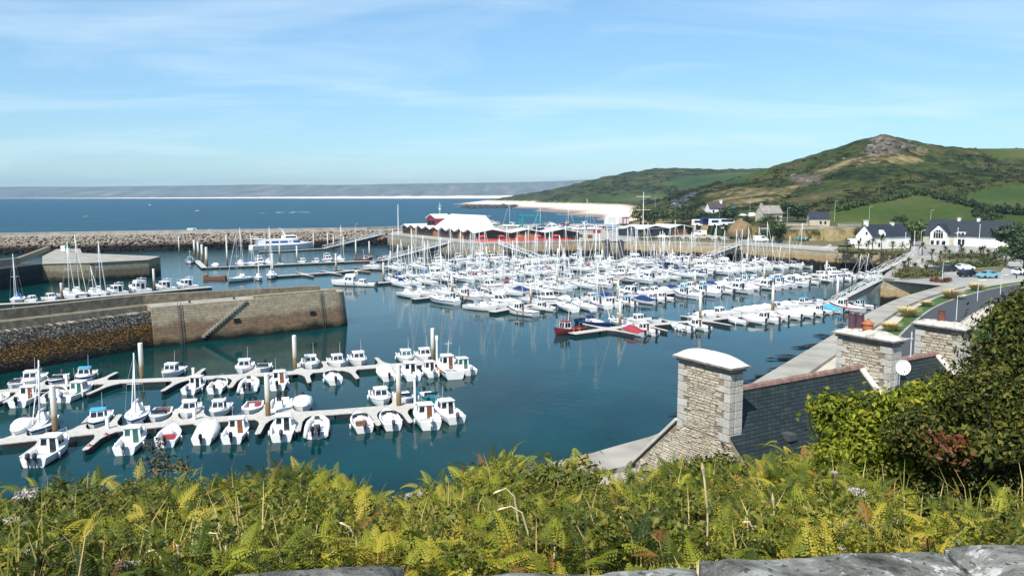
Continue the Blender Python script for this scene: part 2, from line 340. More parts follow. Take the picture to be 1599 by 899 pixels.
# ================================================================ SETTING: water, land, quays
def water_mat():
    m, t, b = base('sea_water', .08, .5); co = N(t, 'ShaderNodeTexCoord'); s_ = N(t, 'ShaderNodeSeparateXYZ'); P = co.outputs['Object']; t.links.new(P, s_.inputs[0])
    big = noise_out(t, P, .012, 4, .5); mid = noise_out(t, P, .06, 4, .6, .6)
    far = ramp(t, math_n(t, 'DIVIDE', s_.outputs['Y'], 900.), [(.33, (0, 0, 0)), (.50, (1, 1, 1))])       # open sea beyond the breakwater
    near = ramp(t, mid, [(.28, (.0003, .018, .019)), (.72, (.0018, .046, .047))])
    open_ = ramp(t, math_n(t, 'ADD', math_n(t, 'MULTIPLY', big, .6), math_n(t, 'MULTIPLY', mid, .4)), [(.35, (.0015, .033, .058)), (.65, (.003, .058, .092))])
    t.links.new(mixcol(t, far, near, open_), b.inputs['Base Color'])
    b.inputs['IOR'].default_value = 1.333
    rg = N(t, 'ShaderNodeMapRange'); rg.inputs[1].default_value = 150; rg.inputs[2].default_value = 420; rg.inputs[3].default_value = .07; rg.inputs[4].default_value = .36
    t.links.new(s_.outputs['Y'], rg.inputs[0]); t.links.new(rg.outputs[0], b.inputs['Roughness'])
    sp = N(t, 'ShaderNodeMapRange'); sp.inputs[1].default_value = 260; sp.inputs[2].default_value = 480; sp.inputs[3].default_value = .17; sp.inputs[4].default_value = .085
    t.links.new(s_.outputs['Y'], sp.inputs[0]); t.links.new(sp.outputs[0], b.inputs['Specular IOR Level'])
    mp_ = N(t, 'ShaderNodeMapping'); mp_.inputs['Scale'].default_value = (1, .6, 1); mp_.inputs['Rotation'].default_value = (0, 0, .5); t.links.new(P, mp_.inputs[0])
    w1 = noise_out(t, mp_.outputs[0], 1.5, 3, .55, .4); w2 = noise_out(t, mp_.outputs[0], .25, 3, .5)
    gust = ramp(t, noise_out(t, P, .018, 2), [(.40, (.25, .25, .25)), (.62, (1, 1, 1))])
    hgt = math_n(t, 'MULTIPLY', math_n(t, 'ADD', math_n(t, 'MULTIPLY', w1, .035), math_n(t, 'MULTIPLY', w2, .10)), gust)
    bp = N(t, 'ShaderNodeBump'); bp.inputs['Strength'].default_value = .55; bp.inputs['Distance'].default_value = 1.
    t.links.new(hgt, bp.inputs['Height']); t.links.new(bp.outputs[0], b.inputs['Normal']); return m
M['water'] = water_mat()
b = MB(); b.add([(-6500, -120, 0), (6500, -120, 0), (6500, 7200, 0), (-6500, 7200, 0)], [(0, 1, 2, 3)]); tag(b.build('sea', M['water'], fix=False), kind='structure')
QZ = 5.8; GZ = 4.8
PX = lambda pts, z: [at(a, c, z) for a, c in pts]
edge = [Vector((-75, 8, QZ)), Vector((-30, 29, QZ))] + PX([(905, 722), (960, 705), (1050, 680), (1165, 610), (1310, 522), (1352, 494), (1399, 470), (1449, 455), (1480, 447)], QZ)
corner = at(1376, 437, QZ)
edge2 = [corner, at(1384, 427, QZ), at(1424, 399, QZ), at(1290, 392, QZ), at(1160, 382, QZ), at(975, 377, QZ), at(940, 376, QZ), at(742, 381, QZ), at(605, 366, QZ)]
land = edge + edge2
# flat quay ground: one sheet bounded by the quay edge and running in under the rising land
poly = [(p.x, p.y) for p in land] + [(-58, 430), (20, 470), (150, 470), (420, 400), (420, 60), (120, -60), (-80, -60)]
# near shore strip lies lower, behind the sea wall
def ground_mat():
    m, t, b = base('quay_paving', .9, .2); co = N(t, 'ShaderNodeTexCoord'); P = co.outputs['Object']
    n = noise_out(t, P, .045, 4, .55); n2 = noise_out(t, P, .8, 4, .6)
    c = ramp(t, n, [(.35, (.40, .37, .32)), (.5, (.33, .32, .29)), (.62, (.24, .25, .25))])
    c = mixcol(t, .35, c, ramp(t, n2, [(.3, (.6, .6, .6)), (.7, (1.25, 1.25, 1.2))]), 'MULTIPLY'); t.links.new(c, b.inputs['Base Color']); return m
M['paving'] = ground_mat()
b = MB(); b.add([(x, y, QZ) for x, y in poly], [tuple(range(len(poly)))]); 
me_ = b.build('quay_ground', M['paving'], fix=True); tag(me_, kind='structure')

def wall_strip(name, pts, z0, z1, thick, m, label, cap=None, capm='concrete', batter=0., side=1, cat='wall', group=None, cap_h=.25, cap_over=.1):
    """a masonry wall along pts; its mass lies to the side of the line"""
    o = empty(name, (0, 0, 0), 0, label, cat, group); b = MB(); n = len(pts); off = []
    for i in range(n):
        d = (pts[min(i + 1, n - 1)] - pts[max(i - 1, 0)]); d.z = 0; d.normalize(); off.append(Vector((-d.y, d.x, 0)) * side)
    def ring(i, a, z): p = pts[i] + off[i] * a; return (p.x, p.y, z)
    rows = [[ring(i, -batter, z0), ring(i, 0, z1 - (cap_h if cap else 0)), ring(i, thick, z1 - (cap_h if cap else 0)), ring(i, thick, z0)] for i in range(n)]
    b.loft(rows); b.build('masonry', M[m], o)
    if cap:
        c = MB(); c.loft([[ring(i, -cap_over, z1 - cap_h), ring(i, -cap_over, z1), ring(i, cap, z1), ring(i, cap, z1 - cap_h)] for i in range(n)]); c.build('coping', M[capm], o)
    return o
def dens(pts, step=4.):
    r_ = []
    for a, c in zip(pts[:-1], pts[1:]):
        k = max(1, int((c - a).length / step)); r_ += [a.lerp(c, i / k) for i in range(k)]
    return r_ + [pts[-1]]
def smooth_poly(pts, it=2):
    for _ in range(it):
        q = [pts[0]]
        for a, c in zip(pts[:-1], pts[1:]): q += [a.lerp(c, .25), a.lerp(c, .75)]
        pts = q + [pts[-1]]
    return pts
near_e = smooth_poly(edge, 2)
wall_strip('sea_wall', near_e, -2, QZ + .35, 3.0, 'darkquay', 'broad concrete-topped sea wall curving along the near side of the harbour', cap=3.0, capm='concrete', batter=1.6, side=-1, cap_h=.7)
wall_strip('quay_wall', [edge[-1] + Vector((2.5, 3, 0)), corner], -2, QZ + .06, 2.5, 'quay', 'short tan quay wall under the nearest gangway at the right', cap=2.4, side=-1)
wall_strip('quay_wall', edge2[0:3], -2, QZ + .06, 2.5, 'quay', 'quay wall running back between the two nearest gangways', cap=2.4, side=-1)
wall_strip('quay_wall', edge2[2:4], -2, QZ + .06, 2.5, 'quay', 'tan quay wall below the palm garden and white gabled house', cap=2.4, side=-1)
wall_strip('quay_wall', edge2[3:6], -2, QZ + .06, 2.5, 'quay', 'long tan quay wall between the dark dock posts and the blue beached boat', cap=2.4, side=-1)
wall_strip('quay_wall', edge2[5:7], -2, QZ - .5, 2.5, 'dock', 'dark recessed slip wall between the two tall fender posts', cap=2.4, side=-1)
wall_strip('quay_wall', edge2[6:8], -2, QZ + .06, 2.5, 'quay', 'tan quay wall below the red terrace barrier', cap=2.4, side=-1)
wall_strip('quay_wall', edge2[7:9], -2, QZ + .06, 2.5, 'quaygrey', 'grey coursed quay wall below the zigzag-roofed harbour office', cap=2.4, side=-1)
for px in (946, 969):
    p = at(px, 400, 0); p = Vector((edge2[6].lerp(edge2[5], .25 if px < 955 else .85)));
    b = MB(); b.box((p.x, p.y - .7, 2.2), (1.0, 1.3, 8.4)); b.box((p.x - .75, p.y - .6, 2.2), (.5, 1.1, 8.3)); tag(b.build('fender_post', M['darkgrey']), 'dark timber fender post at the %s edge of the slip' % ('left' if px < 955 else 'right'), 'fender post', 'fender posts by the slip')
# seaweed at the foot of the sea wall
rnd = random.Random(3); V = []; F = []
for i in range(3600):
    k = rnd.random() * (len(near_e) - 1); a = near_e[int(k)].lerp(near_e[int(k) + 1], k % 1) if int(k) + 1 < len(near_e) else near_e[-1]
    if a.y < 40: continue
    d = (near_e[min(int(k) + 1, len(near_e) - 1)] - near_e[int(k)]).normalized(); q = Vector((-d.y, d.x, 0))
    off_ = 1.2 + 9.5 * rnd.random() ** 1.5
    c = a + q * off_
    if noise.noise(Vector((c.x * .22, c.y * .22, 0))) * .5 + noise.noise(Vector((c.x * .7, c.y * .7, 5))) * .35 < -.22 + .042 * off_: continue
    c.z = .02 + rnd.random() * .12; rr = .35 + rnd.random() * .8; b0 = len(V); an = rnd.random() * 6
    V += [(c.x + rr * math.cos(an + j * 1.2566) * (1 + .4 * rnd.random()) * 1.6, c.y + rr * .5 * math.sin(an + j * 1.2566), c.z + .08 * rnd.random()) for j in range(5)] + [(c.x, c.y, c.z + .25)]
    F += [(b0 + j, b0 + (j + 1) % 5, b0 + 5) for j in range(5)]
M['weed'] = mat('wet_seaweed', (.012, .013, .010), .5, var=.5, vscale=1.)
tag(np_mesh('seaweed', V, F, M['weed']), 'dark wet seaweed at the foot of the near sea wall', 'seaweed', kind='stuff')

# ---- the near jetty on the left
jt = PX([(-60, 500), (0, 494), (240, 473), (440, 452), (535, 447)], 5.3)
A_, B_ = at(548, 508, 0), at(0, 585, 0); corner_j = at(241, 542, 0); nose = A_
jd = (A_ - corner_j); jd.z = 0; jd.normalize(); jn = Vector((jd.y, -jd.x, 0))     # towards the camera
front0 = B_ + (B_ - corner_j).normalized() * 25
M['jettytop'] = mat('jetty_parapet_stone', (.11, .095, .065), .95, col2=(.22, .19, .135), vscale=1.4, bump=.4, bscale=3.)
jetty = empty('jetty', (0, 0, 0), 0, 'long tan stone jetty with a rounded end reaching in from the left', 'jetty')
def jring(p, z, off): q = p - jn * off; return (q.x, q.y, z)
JW = 7.0; JT = 6.0
b = MB(); k = 14; ps = [corner_j.lerp(nose - jd * 2.5, i / 6) for i in range(7)]
rows = [[jring(p, -2, -.6), jring(p, JT, .55), jring(p, JT, JW), jring(p, -2, JW + .6)] for p in ps]
for i in range(1, 8):                                   # rounded nose
    a = math.pi / 2 * i / 7; c_ = nose - jd * 2.5
    rows.append([tuple(Vector(jring(c_ + jd * (3.2 * math.sin(a)), -2, -.6 + (JW / 2 + .3) * (1 - math.cos(a))))), tuple(Vector(jring(c_ + jd * (2.6 * math.sin(a)), JT, .55 + (JW / 2 - .6) * (1 - math.cos(a))))), tuple(Vector(jring(c_ + jd * (2.6 * math.sin(a)), JT, JW - (JW / 2 - .6) * (1 - math.cos(a))))), tuple(Vector(jring(c_ + jd * (3.2 * math.sin(a)), -2, JW + .6 - (JW / 2 + .3) * (1 - math.cos(a)))))])
b.loft(rows); b.build('masonry', M['jetty'], jetty)
b = MB(); ps2 = [front0.lerp(corner_j, i / 6) for i in range(7)]
b.loft([[jring(p, -2, -.2), jring(p, JT - .7, 1.0), jring(p, JT - .7, JW), jring(p, -2, JW + .6)] for p in ps2]); b.build('rubble_facing', M['jetty_rubble'], jetty)
b = MB(); allp = [front0.lerp(corner_j, i / 4) for i in range(5)] + [corner_j.lerp(nose - jd * 3.2, i / 6) for i in range(1, 7)]      # back parapet
pz = lambda i: JT + .75 + 1.1 * (1 - i / 10)
b.loft([[jring(p, JT - 1.1, JW - 1.9), jring(p, pz(i), JW - 1.7), jring(p, pz(i), JW - .2), jring(p, JT - 1.1, JW - .1)] for i, p in enumerate(allp)]); b.build('parapet', M['jettytop'], jetty)
b = MB(); b.loft([[jring(p, JT - 1.1, JW - 4.2), jring(p, JT + .05 + .6 * max(0, 1 - i / 4), JW - 4.0), jring(p, JT + .05 + .6 * max(0, 1 - i / 4), JW - 1.8), jring(p, JT - 1.1, JW - 1.8)] for i, p in enumerate(allp[:5])]); b.build('ledge', M['jettytop'], jetty)
b = MB(); c0 = nose - jd * 17
b.loft([[jring(p, JT, .65), jring(p, JT + .55, .7), jring(p, JT + .55, 1.5), jring(p, JT, 1.55)] for p in [c0.lerp(nose - jd * 2.4, i / 5) for i in range(6)]]); b.build('kerb_wall', M['jetty'], jetty)
b = MB(); b.loft([[jring(p, JT + .002, 1.0), jring(p, JT + .03, 1.02), jring(p, JT + .03, JW - 2.7), jring(p, JT + .002, JW - 2.72)] for p in [corner_j.lerp(c0, i / 4) for i in range(5)]]); b.build('walkway', M['concrete'], jetty)
b = MB(); s0 = nose - jd * 18.5; s1 = nose - jd * 26; n_ = 16                     # stairs going down the face
for i in range(n_):
    p = s0.lerp(s1, i / n_); z = JT - 5.2 * (i / n_); q = p - jn * (-.6 + 1.15 * (z + 2) / 7.6) + jn * .12; ql = (s1 - s0).length / n_
    b.box((q.x, q.y, z - .2), (ql * 1.02, .5, .4), math.atan2(jd.y, jd.x))
b.build('stairs', M['concrete'], jetty)
for px, py in ((368, 502), (488, 491)):
    p = at(px, py, 2.6); kk = (p - corner_j).dot(jd); q = corner_j + jd * kk - jn * .10; b = MB(); b.box((q.x, q.y, 2.9), (.95, .4, .6), math.atan2(jd.y, jd.x)); b.build('culvert_mouth', M['black'], jetty)
for kk in (4., 27.5):
    q = corner_j + jd * kk; b = MB()
    for s_ in (-.22, .22): b.bar(q + jd * s_ + jn * .62 - Vector((0, 0, .3)), q + jd * s_ - jn * .42 + Vector((0, 0, JT + .5)), .06)
    for i in range(14): b.bar(q + jd * -.22 + jn * (.62 - 1.04 * i / 14) + Vector((0, 0, -.2 + .46 * i)), q + jd * .22 + jn * (.62 - 1.04 * i / 14) + Vector((0, 0, -.2 + .46 * i)), .045)
    b.build('ladder', M['darkgrey'], jetty)
for kk in (6., 13., 30.):
    q = corner_j + jd * kk - jn * 1.9; b = MB(); b.lathe([(.22, 0), (.17, .1), (.16, .38), (.26, .44), (.22, .54)], (q.x, q.y, JT), 10); b.build('mooring_bollard', M['darkgrey'], jetty)
q = at(84, 566, 0) + jn * .3
for s_ in (-.5, .45):
    b = MB(); b.box((q.x + jd.x * s_, q.y + jd.y * s_, 1.6), (.45, .5, 7.4), math.atan2(jd.y, jd.x)); b.build('fender_timber', M['darkgrey'], jetty)

# ---- the second pier behind, with the light
pier = empty('pier', (0, 0, 0), 0, 'far stone pier with a pale walled platform at the left', 'pier')
b = MB(); T = 5.0
pl = [at(66, 412, T), at(140, 410.5, T), at(232, 405.5, T), at(232, 405.5, T) + Vector((-2, 12, 0)), at(128, 395, T), at(125, 388, T), at(88, 389, T), at(66, 400, T)]
b.prism([(p.x, p.y) for p in pl], -2, T); b.build('platform', [M['dock']], pier)
b = MB(); b.prism([(p.x * .999, p.y * .999) for p in pl], T + .004, T + .03); b.build('paving', M['concrete'], pier)
b = MB(); p0, p1 = at(-90, 431, T), at(66, 412, T); n_ = Vector((-(p1 - p0).y, (p1 - p0).x, 0)).normalized()
b.prism([(p0.x, p0.y), (p1.x, p1.y), (p1.x + n_.x * 7, p1.y + n_.y * 7), (p0.x + n_.x * 7, p0.y + n_.y * 7)], -2, T - .02); b.build('masonry', M['darkquay'], pier)
b = MB(); c_ = p1 + n_ * 7; d_ = p0 + n_ * 7
wl = [d_, c_, at(76, 392, T)]
for a, e in zip(wl[:-1], wl[1:]): b.bar((a.x, a.y, T + .75), (e.x, e.y, T + .75), .9, 1.5)
b.build('parapet', M['dock'], pier)
p = at(107, 394, T); hb = empty('harbour_light', (p.x, p.y, T), 0, 'small green and white harbour light on the far pier', 'beacon')
b = MB(); b.lathe([(.62, 0), (.62, 1.35)], n=12); b.build('tower', M['white'], hb); b = MB(); b.lathe([(.65, 1.35), (.65, 2.5), (.8, 2.52), (.8, 2.62), (.3, 2.65), (.3, 3.0), (.06, 3.1)], n=12); M['green'] = mat('green_paint', (.01, .16, .07), .5); b.build('lantern', M['green'], hb)
p = at(100, 394, T); b = MB(); b.box((p.x, p.y, T + 1.2), (1.3, 1.3, 1.5)); b.box((p.x, p.y, T + 1.98), (1.5, 1.5, .12)); tag(b.build('service_hut', M['whitewall']), 'tiny white hut beside the green harbour light', 'hut')

# ---- breakwater: boulder slope, road on top, wall
bw_top = PX([(-60, 368), (0, 367), (300, 364), (460, 362), (600, 361), (625, 361)], 6.4)
bt = [Vector((-240, 296, 6.4)), Vector((-196, 318, 6.4)), Vector((-138, 342, 6.4)), Vector((-98, 357, 6.4)), Vector((-63, 372, 6.4)), Vector((-40, 395, 6.4))]
bk = empty('breakwater', (0, 0, 0), 0, 'long boulder-faced breakwater with a pale road along its top', 'breakwater')
btd = dens(bt, 12); nn = []
for i in range(len(btd)):
    d = (btd[min(i + 1, len(btd) - 1)] - btd[max(0, i - 1)]).normalized(); nn.append(Vector((d.y, -d.x, 0)))
b = MB(); b.loft([[(p + n_ * 11 + Vector((0, 0, -8.4))), (p + n_ * .3 + Vector((0, 0, -.3))), (p - n_ * 12 + Vector((0, 0, -.3))), (p - n_ * 17 + Vector((0, 0, -8.4)))] for p, n_ in zip(btd, nn)]); b.build('core', M['boulder'], bk)
b = MB(); b.loft([[(p + n_ * .2 + Vector((0, 0, -.3))), (p + n_ * .2), (p - n_ * 8.5), (p - n_ * 8.5 + Vector((0, 0, -.3)))] for p, n_ in zip(btd, nn)]); b.build('road_deck', M['concrete'], bk)
b = MB(); b.loft([[(p - n_ * 8.6 + Vector((0, 0, -.3))), (p - n_ * 8.7 + Vector((0, 0, 1.1))), (p - n_ * 10.4 + Vector((0, 0, 1.1))), (p - n_ * 10.6 + Vector((0, 0, -.3)))] for p, n_ in zip(btd, nn)]); b.build('wave_wall', M['concrete'], bk)
ico = bmesh.new(); bmesh.ops.create_icosphere(ico, subdivisions=1, radius=1); icoV = np.array([v.co[:] for v in ico.verts]); icoF = np.array([[v.index for v in f.verts] for f in ico.faces]); ico.free()
rn = np.random.default_rng(5)
def boulders(name, n, posf, smin, smax, m, parent=None):
    V = []; F = []
    for i in range(n):
        p = posf(); s_ = rn.uniform(smin, smax) * np.array([1.25, 1, .8]) * rn.uniform(.75, 1.25, 3)
        q = icoV * (1 + rn.uniform(-.22, .22, (len(icoV), 1))) * s_; a = rn.uniform(0, 6.28); c_, s2 = math.cos(a), math.sin(a)
        q = q @ np.array([[c_, -s2, 0], [s2, c_, 0], [0, 0, 1]]); t_ = rn.uniform(-.5, .5); q = q @ np.array([[1, 0, 0], [0, math.cos(t_), -math.sin(t_)], [0, math.sin(t_), math.cos(t_)]])
        F.append(icoF + len(V) * len(icoV)); V.append(q + p)
    return np_mesh(name, np.concatenate(V), np.concatenate(F), m, parent)
def bw_pos():
    k = rn.random() * (len(btd) - 1.001); i = int(k); p = btd[i].lerp(btd[i + 1], k - i); n_ = nn[i]; u = rn.random(); q = p + n_ * (.6 + 10.6 * u); return np.array([q.x, q.y, 6.2 - 6.6 * u + rn.uniform(-.1, .25)])
tag(boulders('boulders', 5600, bw_pos, .38, .75, M['boulder'], bk), kind='stuff')

# ---- land: terrain fitted through points on the sight lines of the photograph
cp = []
def C_(px, py, Y): p = at_y(px, py, Y); cp.append((p.x, p.y, p.z))
def G_(x, y, z): cp.append((x, y, z))
for x, y in ((60, 140), (100, 160), (85, 200), (120, 190), (160, 215), (90, 260), (40, 300), (0, 300), (-30, 330), (140, 240), (30, 340), (170, 160), (140, 130)): G_(x, y, 4.5)
for x, y in ((-60, 420), (-20, 440), (60, 420)): G_(x, y, 4.)
for px, py, Y in ((1000, 352, 420), (1080, 352, 400), (1130, 356, 310), (1200, 357, 305), (1290, 357, 300), (1330, 352, 330)): C_(px, py, Y)
for px in (1130, 1200, 1290): C_(px, 374, 288)
for px, py, Y in ((1195, 343, 345), (1285, 350, 345), (1400, 345, 330), (1460, 348, 330), (1560, 350, 315), (1599, 372, 260), (1680, 360, 260),
    (1320, 322, 380), (1400, 310, 410), (1440, 302, 430), (1560, 322, 370), (1599, 330, 350), (1599, 290, 470), (1500, 305, 440), (1700, 300, 450),
    (1280, 333, 380), (1240, 325, 410), (1330, 300, 440), (1375, 260, 500), (1330, 275, 480), (1440, 270, 500), (1500, 275, 500), (1550, 270, 520),
    (1375, 214, 560), (1362, 222, 556), (1390, 216, 575), (1420, 219, 590), (1350, 232, 556), (1330, 240, 560), (1310, 244, 562), (1270, 257, 572), (1230, 266, 585), (1180, 275, 600), (1130, 285, 620), (1100, 296, 620),
    (1450, 226, 600), (1490, 231, 630), (1540, 232, 660), (1599, 232, 680), (1700, 234, 700), (1599, 258, 590), (1540, 250, 590),
    (1150, 322, 430), (1100, 322, 450), (1180, 300, 500), (1250, 295, 490), (1060, 319, 560), (1100, 309, 540), (1130, 300, 560),
    (1375, 240, 530), (1430, 240, 545), (1300, 262, 530)): C_(px, py, Y)
for px, Y in ((1375, 760), (1450, 800), (1300, 780), (1599, 900), (1200, 800)): p = at_y(px, 300, Y); G_(p.x, Y, 40 + (px > 1420) * 22)
for px, py, Y in ((875, 304, 1500), (900, 290, 1520), (940, 278, 1540), (990, 267, 1560), (1050, 265, 1560), (1090, 270, 1500), (1140, 268, 1500), (1200, 266, 1450),
    (900, 311, 1330), (950, 306, 1330), (1000, 300, 1330), (1000, 285, 1430), (1050, 290, 1350), (1050, 306, 1200), (1100, 285, 1300), (1150, 280, 1200), (1120, 290, 1000), (1080, 302, 900), (1040, 312, 800), (1040, 322, 620)): C_(px, py, Y)
for px, Y, z in ((1000, 2000, 62), (1100, 2000, 62), (1200, 1900, 64), (900, 2000, 40), (870, 2100, 12), (1400, 1500, 60), (1599, 1400, 62)): p = at_y(px, 300, Y); G_(p.x, Y, z)
# beach and the sea bed
for px, py in ((800, 322), (840, 326), (870, 332), (905, 337), (940, 341.5), (970, 345), (995, 350)): p = at(px, py, 0); G_(p.x, p.y, .0)
for px, py, z in ((830, 319, 3), (870, 324, 3), (910, 331, 3), (950, 336, 3.5), (990, 342, 4), (870, 317, 6), (930, 318, 9), (980, 320, 9), (960, 328, 5), (1010, 330, 8), (1000, 338, 6)): p = at(px, py, z); G_(p.x, p.y, z)
for px, Y in ((760, 1500), (800, 1250), (850, 950), (900, 720), (940, 560), (700, 1700), (750, 2200), (840, 2300), (780, 900), (860, 600), (700, 1200)): p = at_y(px, 320, Y); G_(p.x, Y, -4)
cp = np.array(cp); sc_ = np.array([400., 400.])
def tps(r2): return np.where(r2 > 1e-12, .5 * r2 * np.log(np.maximum(r2, 1e-12)), 0)
xy = cp[:, :2] / sc_; n = len(cp); K = tps(((xy[:, None] - xy[None]) ** 2).sum(-1)) + np.eye(n) * 2e-4; Pm = np.c_[np.ones(n), xy]
sol = np.linalg.solve(np.block([[K, Pm], [Pm.T, np.zeros((3, 3))]]), np.r_[cp[:, 2], np.zeros(3)])
def ter(X, Y):
    X = np.atleast_1d(np.asarray(X, float)); Y = np.atleast_1d(np.asarray(Y, float)); q = np.c_[X, Y] / sc_; out = np.empty(len(q))
    for s_ in range(0, len(q), 4000):
        k = tps(((q[s_:s_ + 4000, None] - xy[None]) ** 2).sum(-1)); out[s_:s_ + 4000] = k @ sol[:n] + sol[n] + q[s_:s_ + 4000] @ sol[n + 1:]
    return out
def inpoly(x, y, P):
    x = np.asarray(x); y = np.asarray(y); r_ = np.zeros(x.shape, bool); j = len(P) - 1
    for i in range(len(P)):
        xi, yi = P[i]; xj, yj = P[j]
        c = ((yi > y) != (yj > y)) & (x < (xj - xi) * (y - yi) / (yj - yi + 1e-12) + xi); r_ ^= c; j = i
    return r_
flat = [(p.x, p.y) for p in land] + [(-62, 400), (20, 400), (78, 380), (92, 300), (160, 292), (190, 250), (200, 180), (170, 120), (100, 20), (-80, -20)]
basin = [(p.x, p.y) for p in land] + [(-60, 360), (-250, 300), (-250, 0)]
us = np.arange(560, 1780, 4.5); ys = 150 * 1.0135 ** np.arange(0, 205)
U, YY = np.meshgrid((us - 799.5) / FOC, ys); XX = U * YY * 1.0; Xf, Yf = XX.ravel(), YY.ravel()
Z = ter(Xf, Yf)
pxs, pys = (lambda a: (a[0], a[1]))(proj(Xf, Yf, Z))
cls = np.zeros(len(Z))            # 0 heath, 1 meadow, 2 sand, 3 rock, 4 dry grass
PP = lambda L: inpoly(pxs, pys, L)
meadow = PP([(1255, 345), (1310, 327), (1375, 312), (1425, 300), (1455, 307), (1490, 316), (1520, 300), (1560, 291), (1620, 288), (1800, 280), (1800, 380), (1450, 360), (1300, 352)])
meadow |= PP([(1030, 288), (1075, 274), (1140, 270), (1210, 267), (1180, 278), (1100, 293), (1060, 296)])
meadow |= PP([(1520, 232), (1800, 232), (1800, 262), (1560, 248)])
meadow |= PP([(880, 311), (930, 306), (990, 303), (1030, 300), (1050, 309), (1000, 315), (890, 315)])
sand = (Z < 9.5) & (Yf > 560) & (pxs < 1035)
rock = PP([(1350, 240), (1360, 215), (1368, 206), (1392, 222), (1440, 228), (1445, 234), (1400, 238)]) | PP([(1232, 282), (1250, 270), (1280, 272), (1285, 284), (1250, 286)])
dry = PP([(1100, 305), (1150, 296), (1230, 290), (1280, 265), (1340, 244), (1450, 232), (1440, 252), (1330, 258), (1240, 300), (1150, 325), (1100, 330)])
bank = PP([(960, 345), (1100, 325), (1110, 350), (1350, 352), (1350, 380), (1080, 378)])
cls[dry | bank] = 4; cls[meadow] = 1; cls[sand] = 2; cls[rock] = 3
rough = np.array([noise.fractal(Vector((x * .03, y * .03, 0)), 1., 2., 5) for x, y in zip(Xf, Yf)])
rough2 = np.array([noise.noise(Vector((x * .011, y * .011, 3))) for x, y in zip(Xf, Yf)])
amp = np.where(cls == 0, 2.2, np.where(cls == 4, 1.2, np.where(cls == 3, 3.0, .25))) * np.clip((Z - 7) / 12, 0, 1) * np.clip(Yf / 500, .3, 2)
Z = Z + rough * amp + rough2 * amp * .8
crag = np.exp(-(((pxs - 1372) / np.where(pxs < 1372, 7., 40.)) ** 2)) * np.exp(-(((Yf - 560) / 18) ** 2)); Z += crag * 2.2 * (1 + .9 * rough)
fl = inpoly(Xf, Yf, flat); bs = inpoly(Xf, Yf, basin)
Z = np.where(fl, -4, Z); Z = np.where(bs, -4, Z); Z = np.where((pxs < 800) & (Yf < 600), -4, Z)
nx, ny = len(us), len(ys); I = np.arange(nx * ny).reshape(ny, nx)
Fq = np.stack([I[:-1, :-1], I[:-1, 1:], I[1:, 1:], I[1:, :-1]], -1).reshape(-1, 4)
keep = (Z[Fq].max(1) > -3.5); Fq = Fq[keep]
def land_mat():
    m, t, b = base('hill_ground', .95, .12); co = N(t, 'ShaderNodeTexCoord'); P = co.outputs['Object']
    at_ = lambda nm: (lambda n: (setattr(n, 'attribute_name', nm), n.outputs['Fac'])[1])(N(t, 'ShaderNodeAttribute'))
    n1 = noise_out(t, P, .035, 7, .62, .4); n2 = noise_out(t, P, .22, 5, .6); n3 = noise_out(t, P, .012, 4, .55)
    nn_ = math_n(t, 'ADD', math_n(t, 'MULTIPLY', n1, .6), math_n(t, 'MULTIPLY', n2, .4))
    heath = ramp(t, nn_, [(.39, (.008, .015, .005)), (.46, (.022, .035, .008)), (.53, (.052, .062, .015)), (.60, (.080, .066, .028)), (.69, (.17, .14, .06))])
    mead = ramp(t, math_n(t, 'ADD', math_n(t, 'MULTIPLY', n3, .7), math_n(t, 'MULTIPLY', n2, .3)), [(.36, (.026, .052, .010)), (.50, (.048, .075, .015)), (.60, (.085, .092, .024)), (.70, (.14, .125, .045))])
    sandc = ramp(t, n3, [(.3, (.60, .52, .43)), (.7, (.72, .64, .54))]); sd_ = N(t, 'ShaderNodeSeparateXYZ'); t.links.new(P, sd_.inputs[0])
    sandc = mixcol(t, ramp(t, math_n(t, 'DIVIDE', sd_.outputs['Z'], 4.), [(.30, (1, 1, 1)), (.8, (0, 0, 0))]), sandc, (.24, .18, .15))
    sandc = mixcol(t, ramp(t, math_n(t, 'ADD', math_n(t, 'DIVIDE', sd_.outputs['Z'], 12.), math_n(t, 'MULTIPLY', n2, .35)), [(.82, (0, 0, 0)), (.95, (1, 1, 1))]), sandc, (.25, .22, .10))
    rockc = ramp(t, nn_, [(.40, (.03, .03, .02)), (.5, (.10, .085, .06)), (.64, (.24, .20, .15))])
    dryc = ramp(t, nn_, [(.42, (.022, .028, .008)), (.49, (.07, .062, .022)), (.55, (.20, .16, .075)), (.66, (.32, .25, .14))])
    c = mixcol(t, at_('meadow'), heath, mead); c = mixcol(t, at_('dry'), c, dryc); c = mixcol(t, at_('rock'), c, rockc); c = mixcol(t, at_('sand'), c, sandc)
    t.links.new(c, b.inputs['Base Color'])
    hh = math_n(t, 'MULTIPLY', nn_, math_n(t, 'SUBTRACT', 1.0, at_('flatness'))); bump_to(t, b, hh, .8, 4.); return m
M['land'] = land_mat()
terr = np_mesh('hill_terrain', np.c_[Xf, Yf, Z], Fq, M['land'], attr={'meadow': cls == 1, 'sand': cls == 2, 'rock': cls == 3, 'dry': cls == 4, 'flatness': np.isin(cls, (1, 2)) * 1.}, smooth=True); tag(terr, kind='structure')
def gz(x, y):
    return float(ter(x, y)[0])
from mathutils.bvhtree import BVHTree
BV = BVHTree.FromPolygons([tuple(v) for v in np.c_[Xf, Yf, Z]], [tuple(f) for f in Fq])
def drop(x, y, zmin=QZ):
    h = BV.ray_cast(Vector((x, y, 300)), Vector((0, 0, -1)))
    return max(zmin, h[0].z) if h[0] else zmin
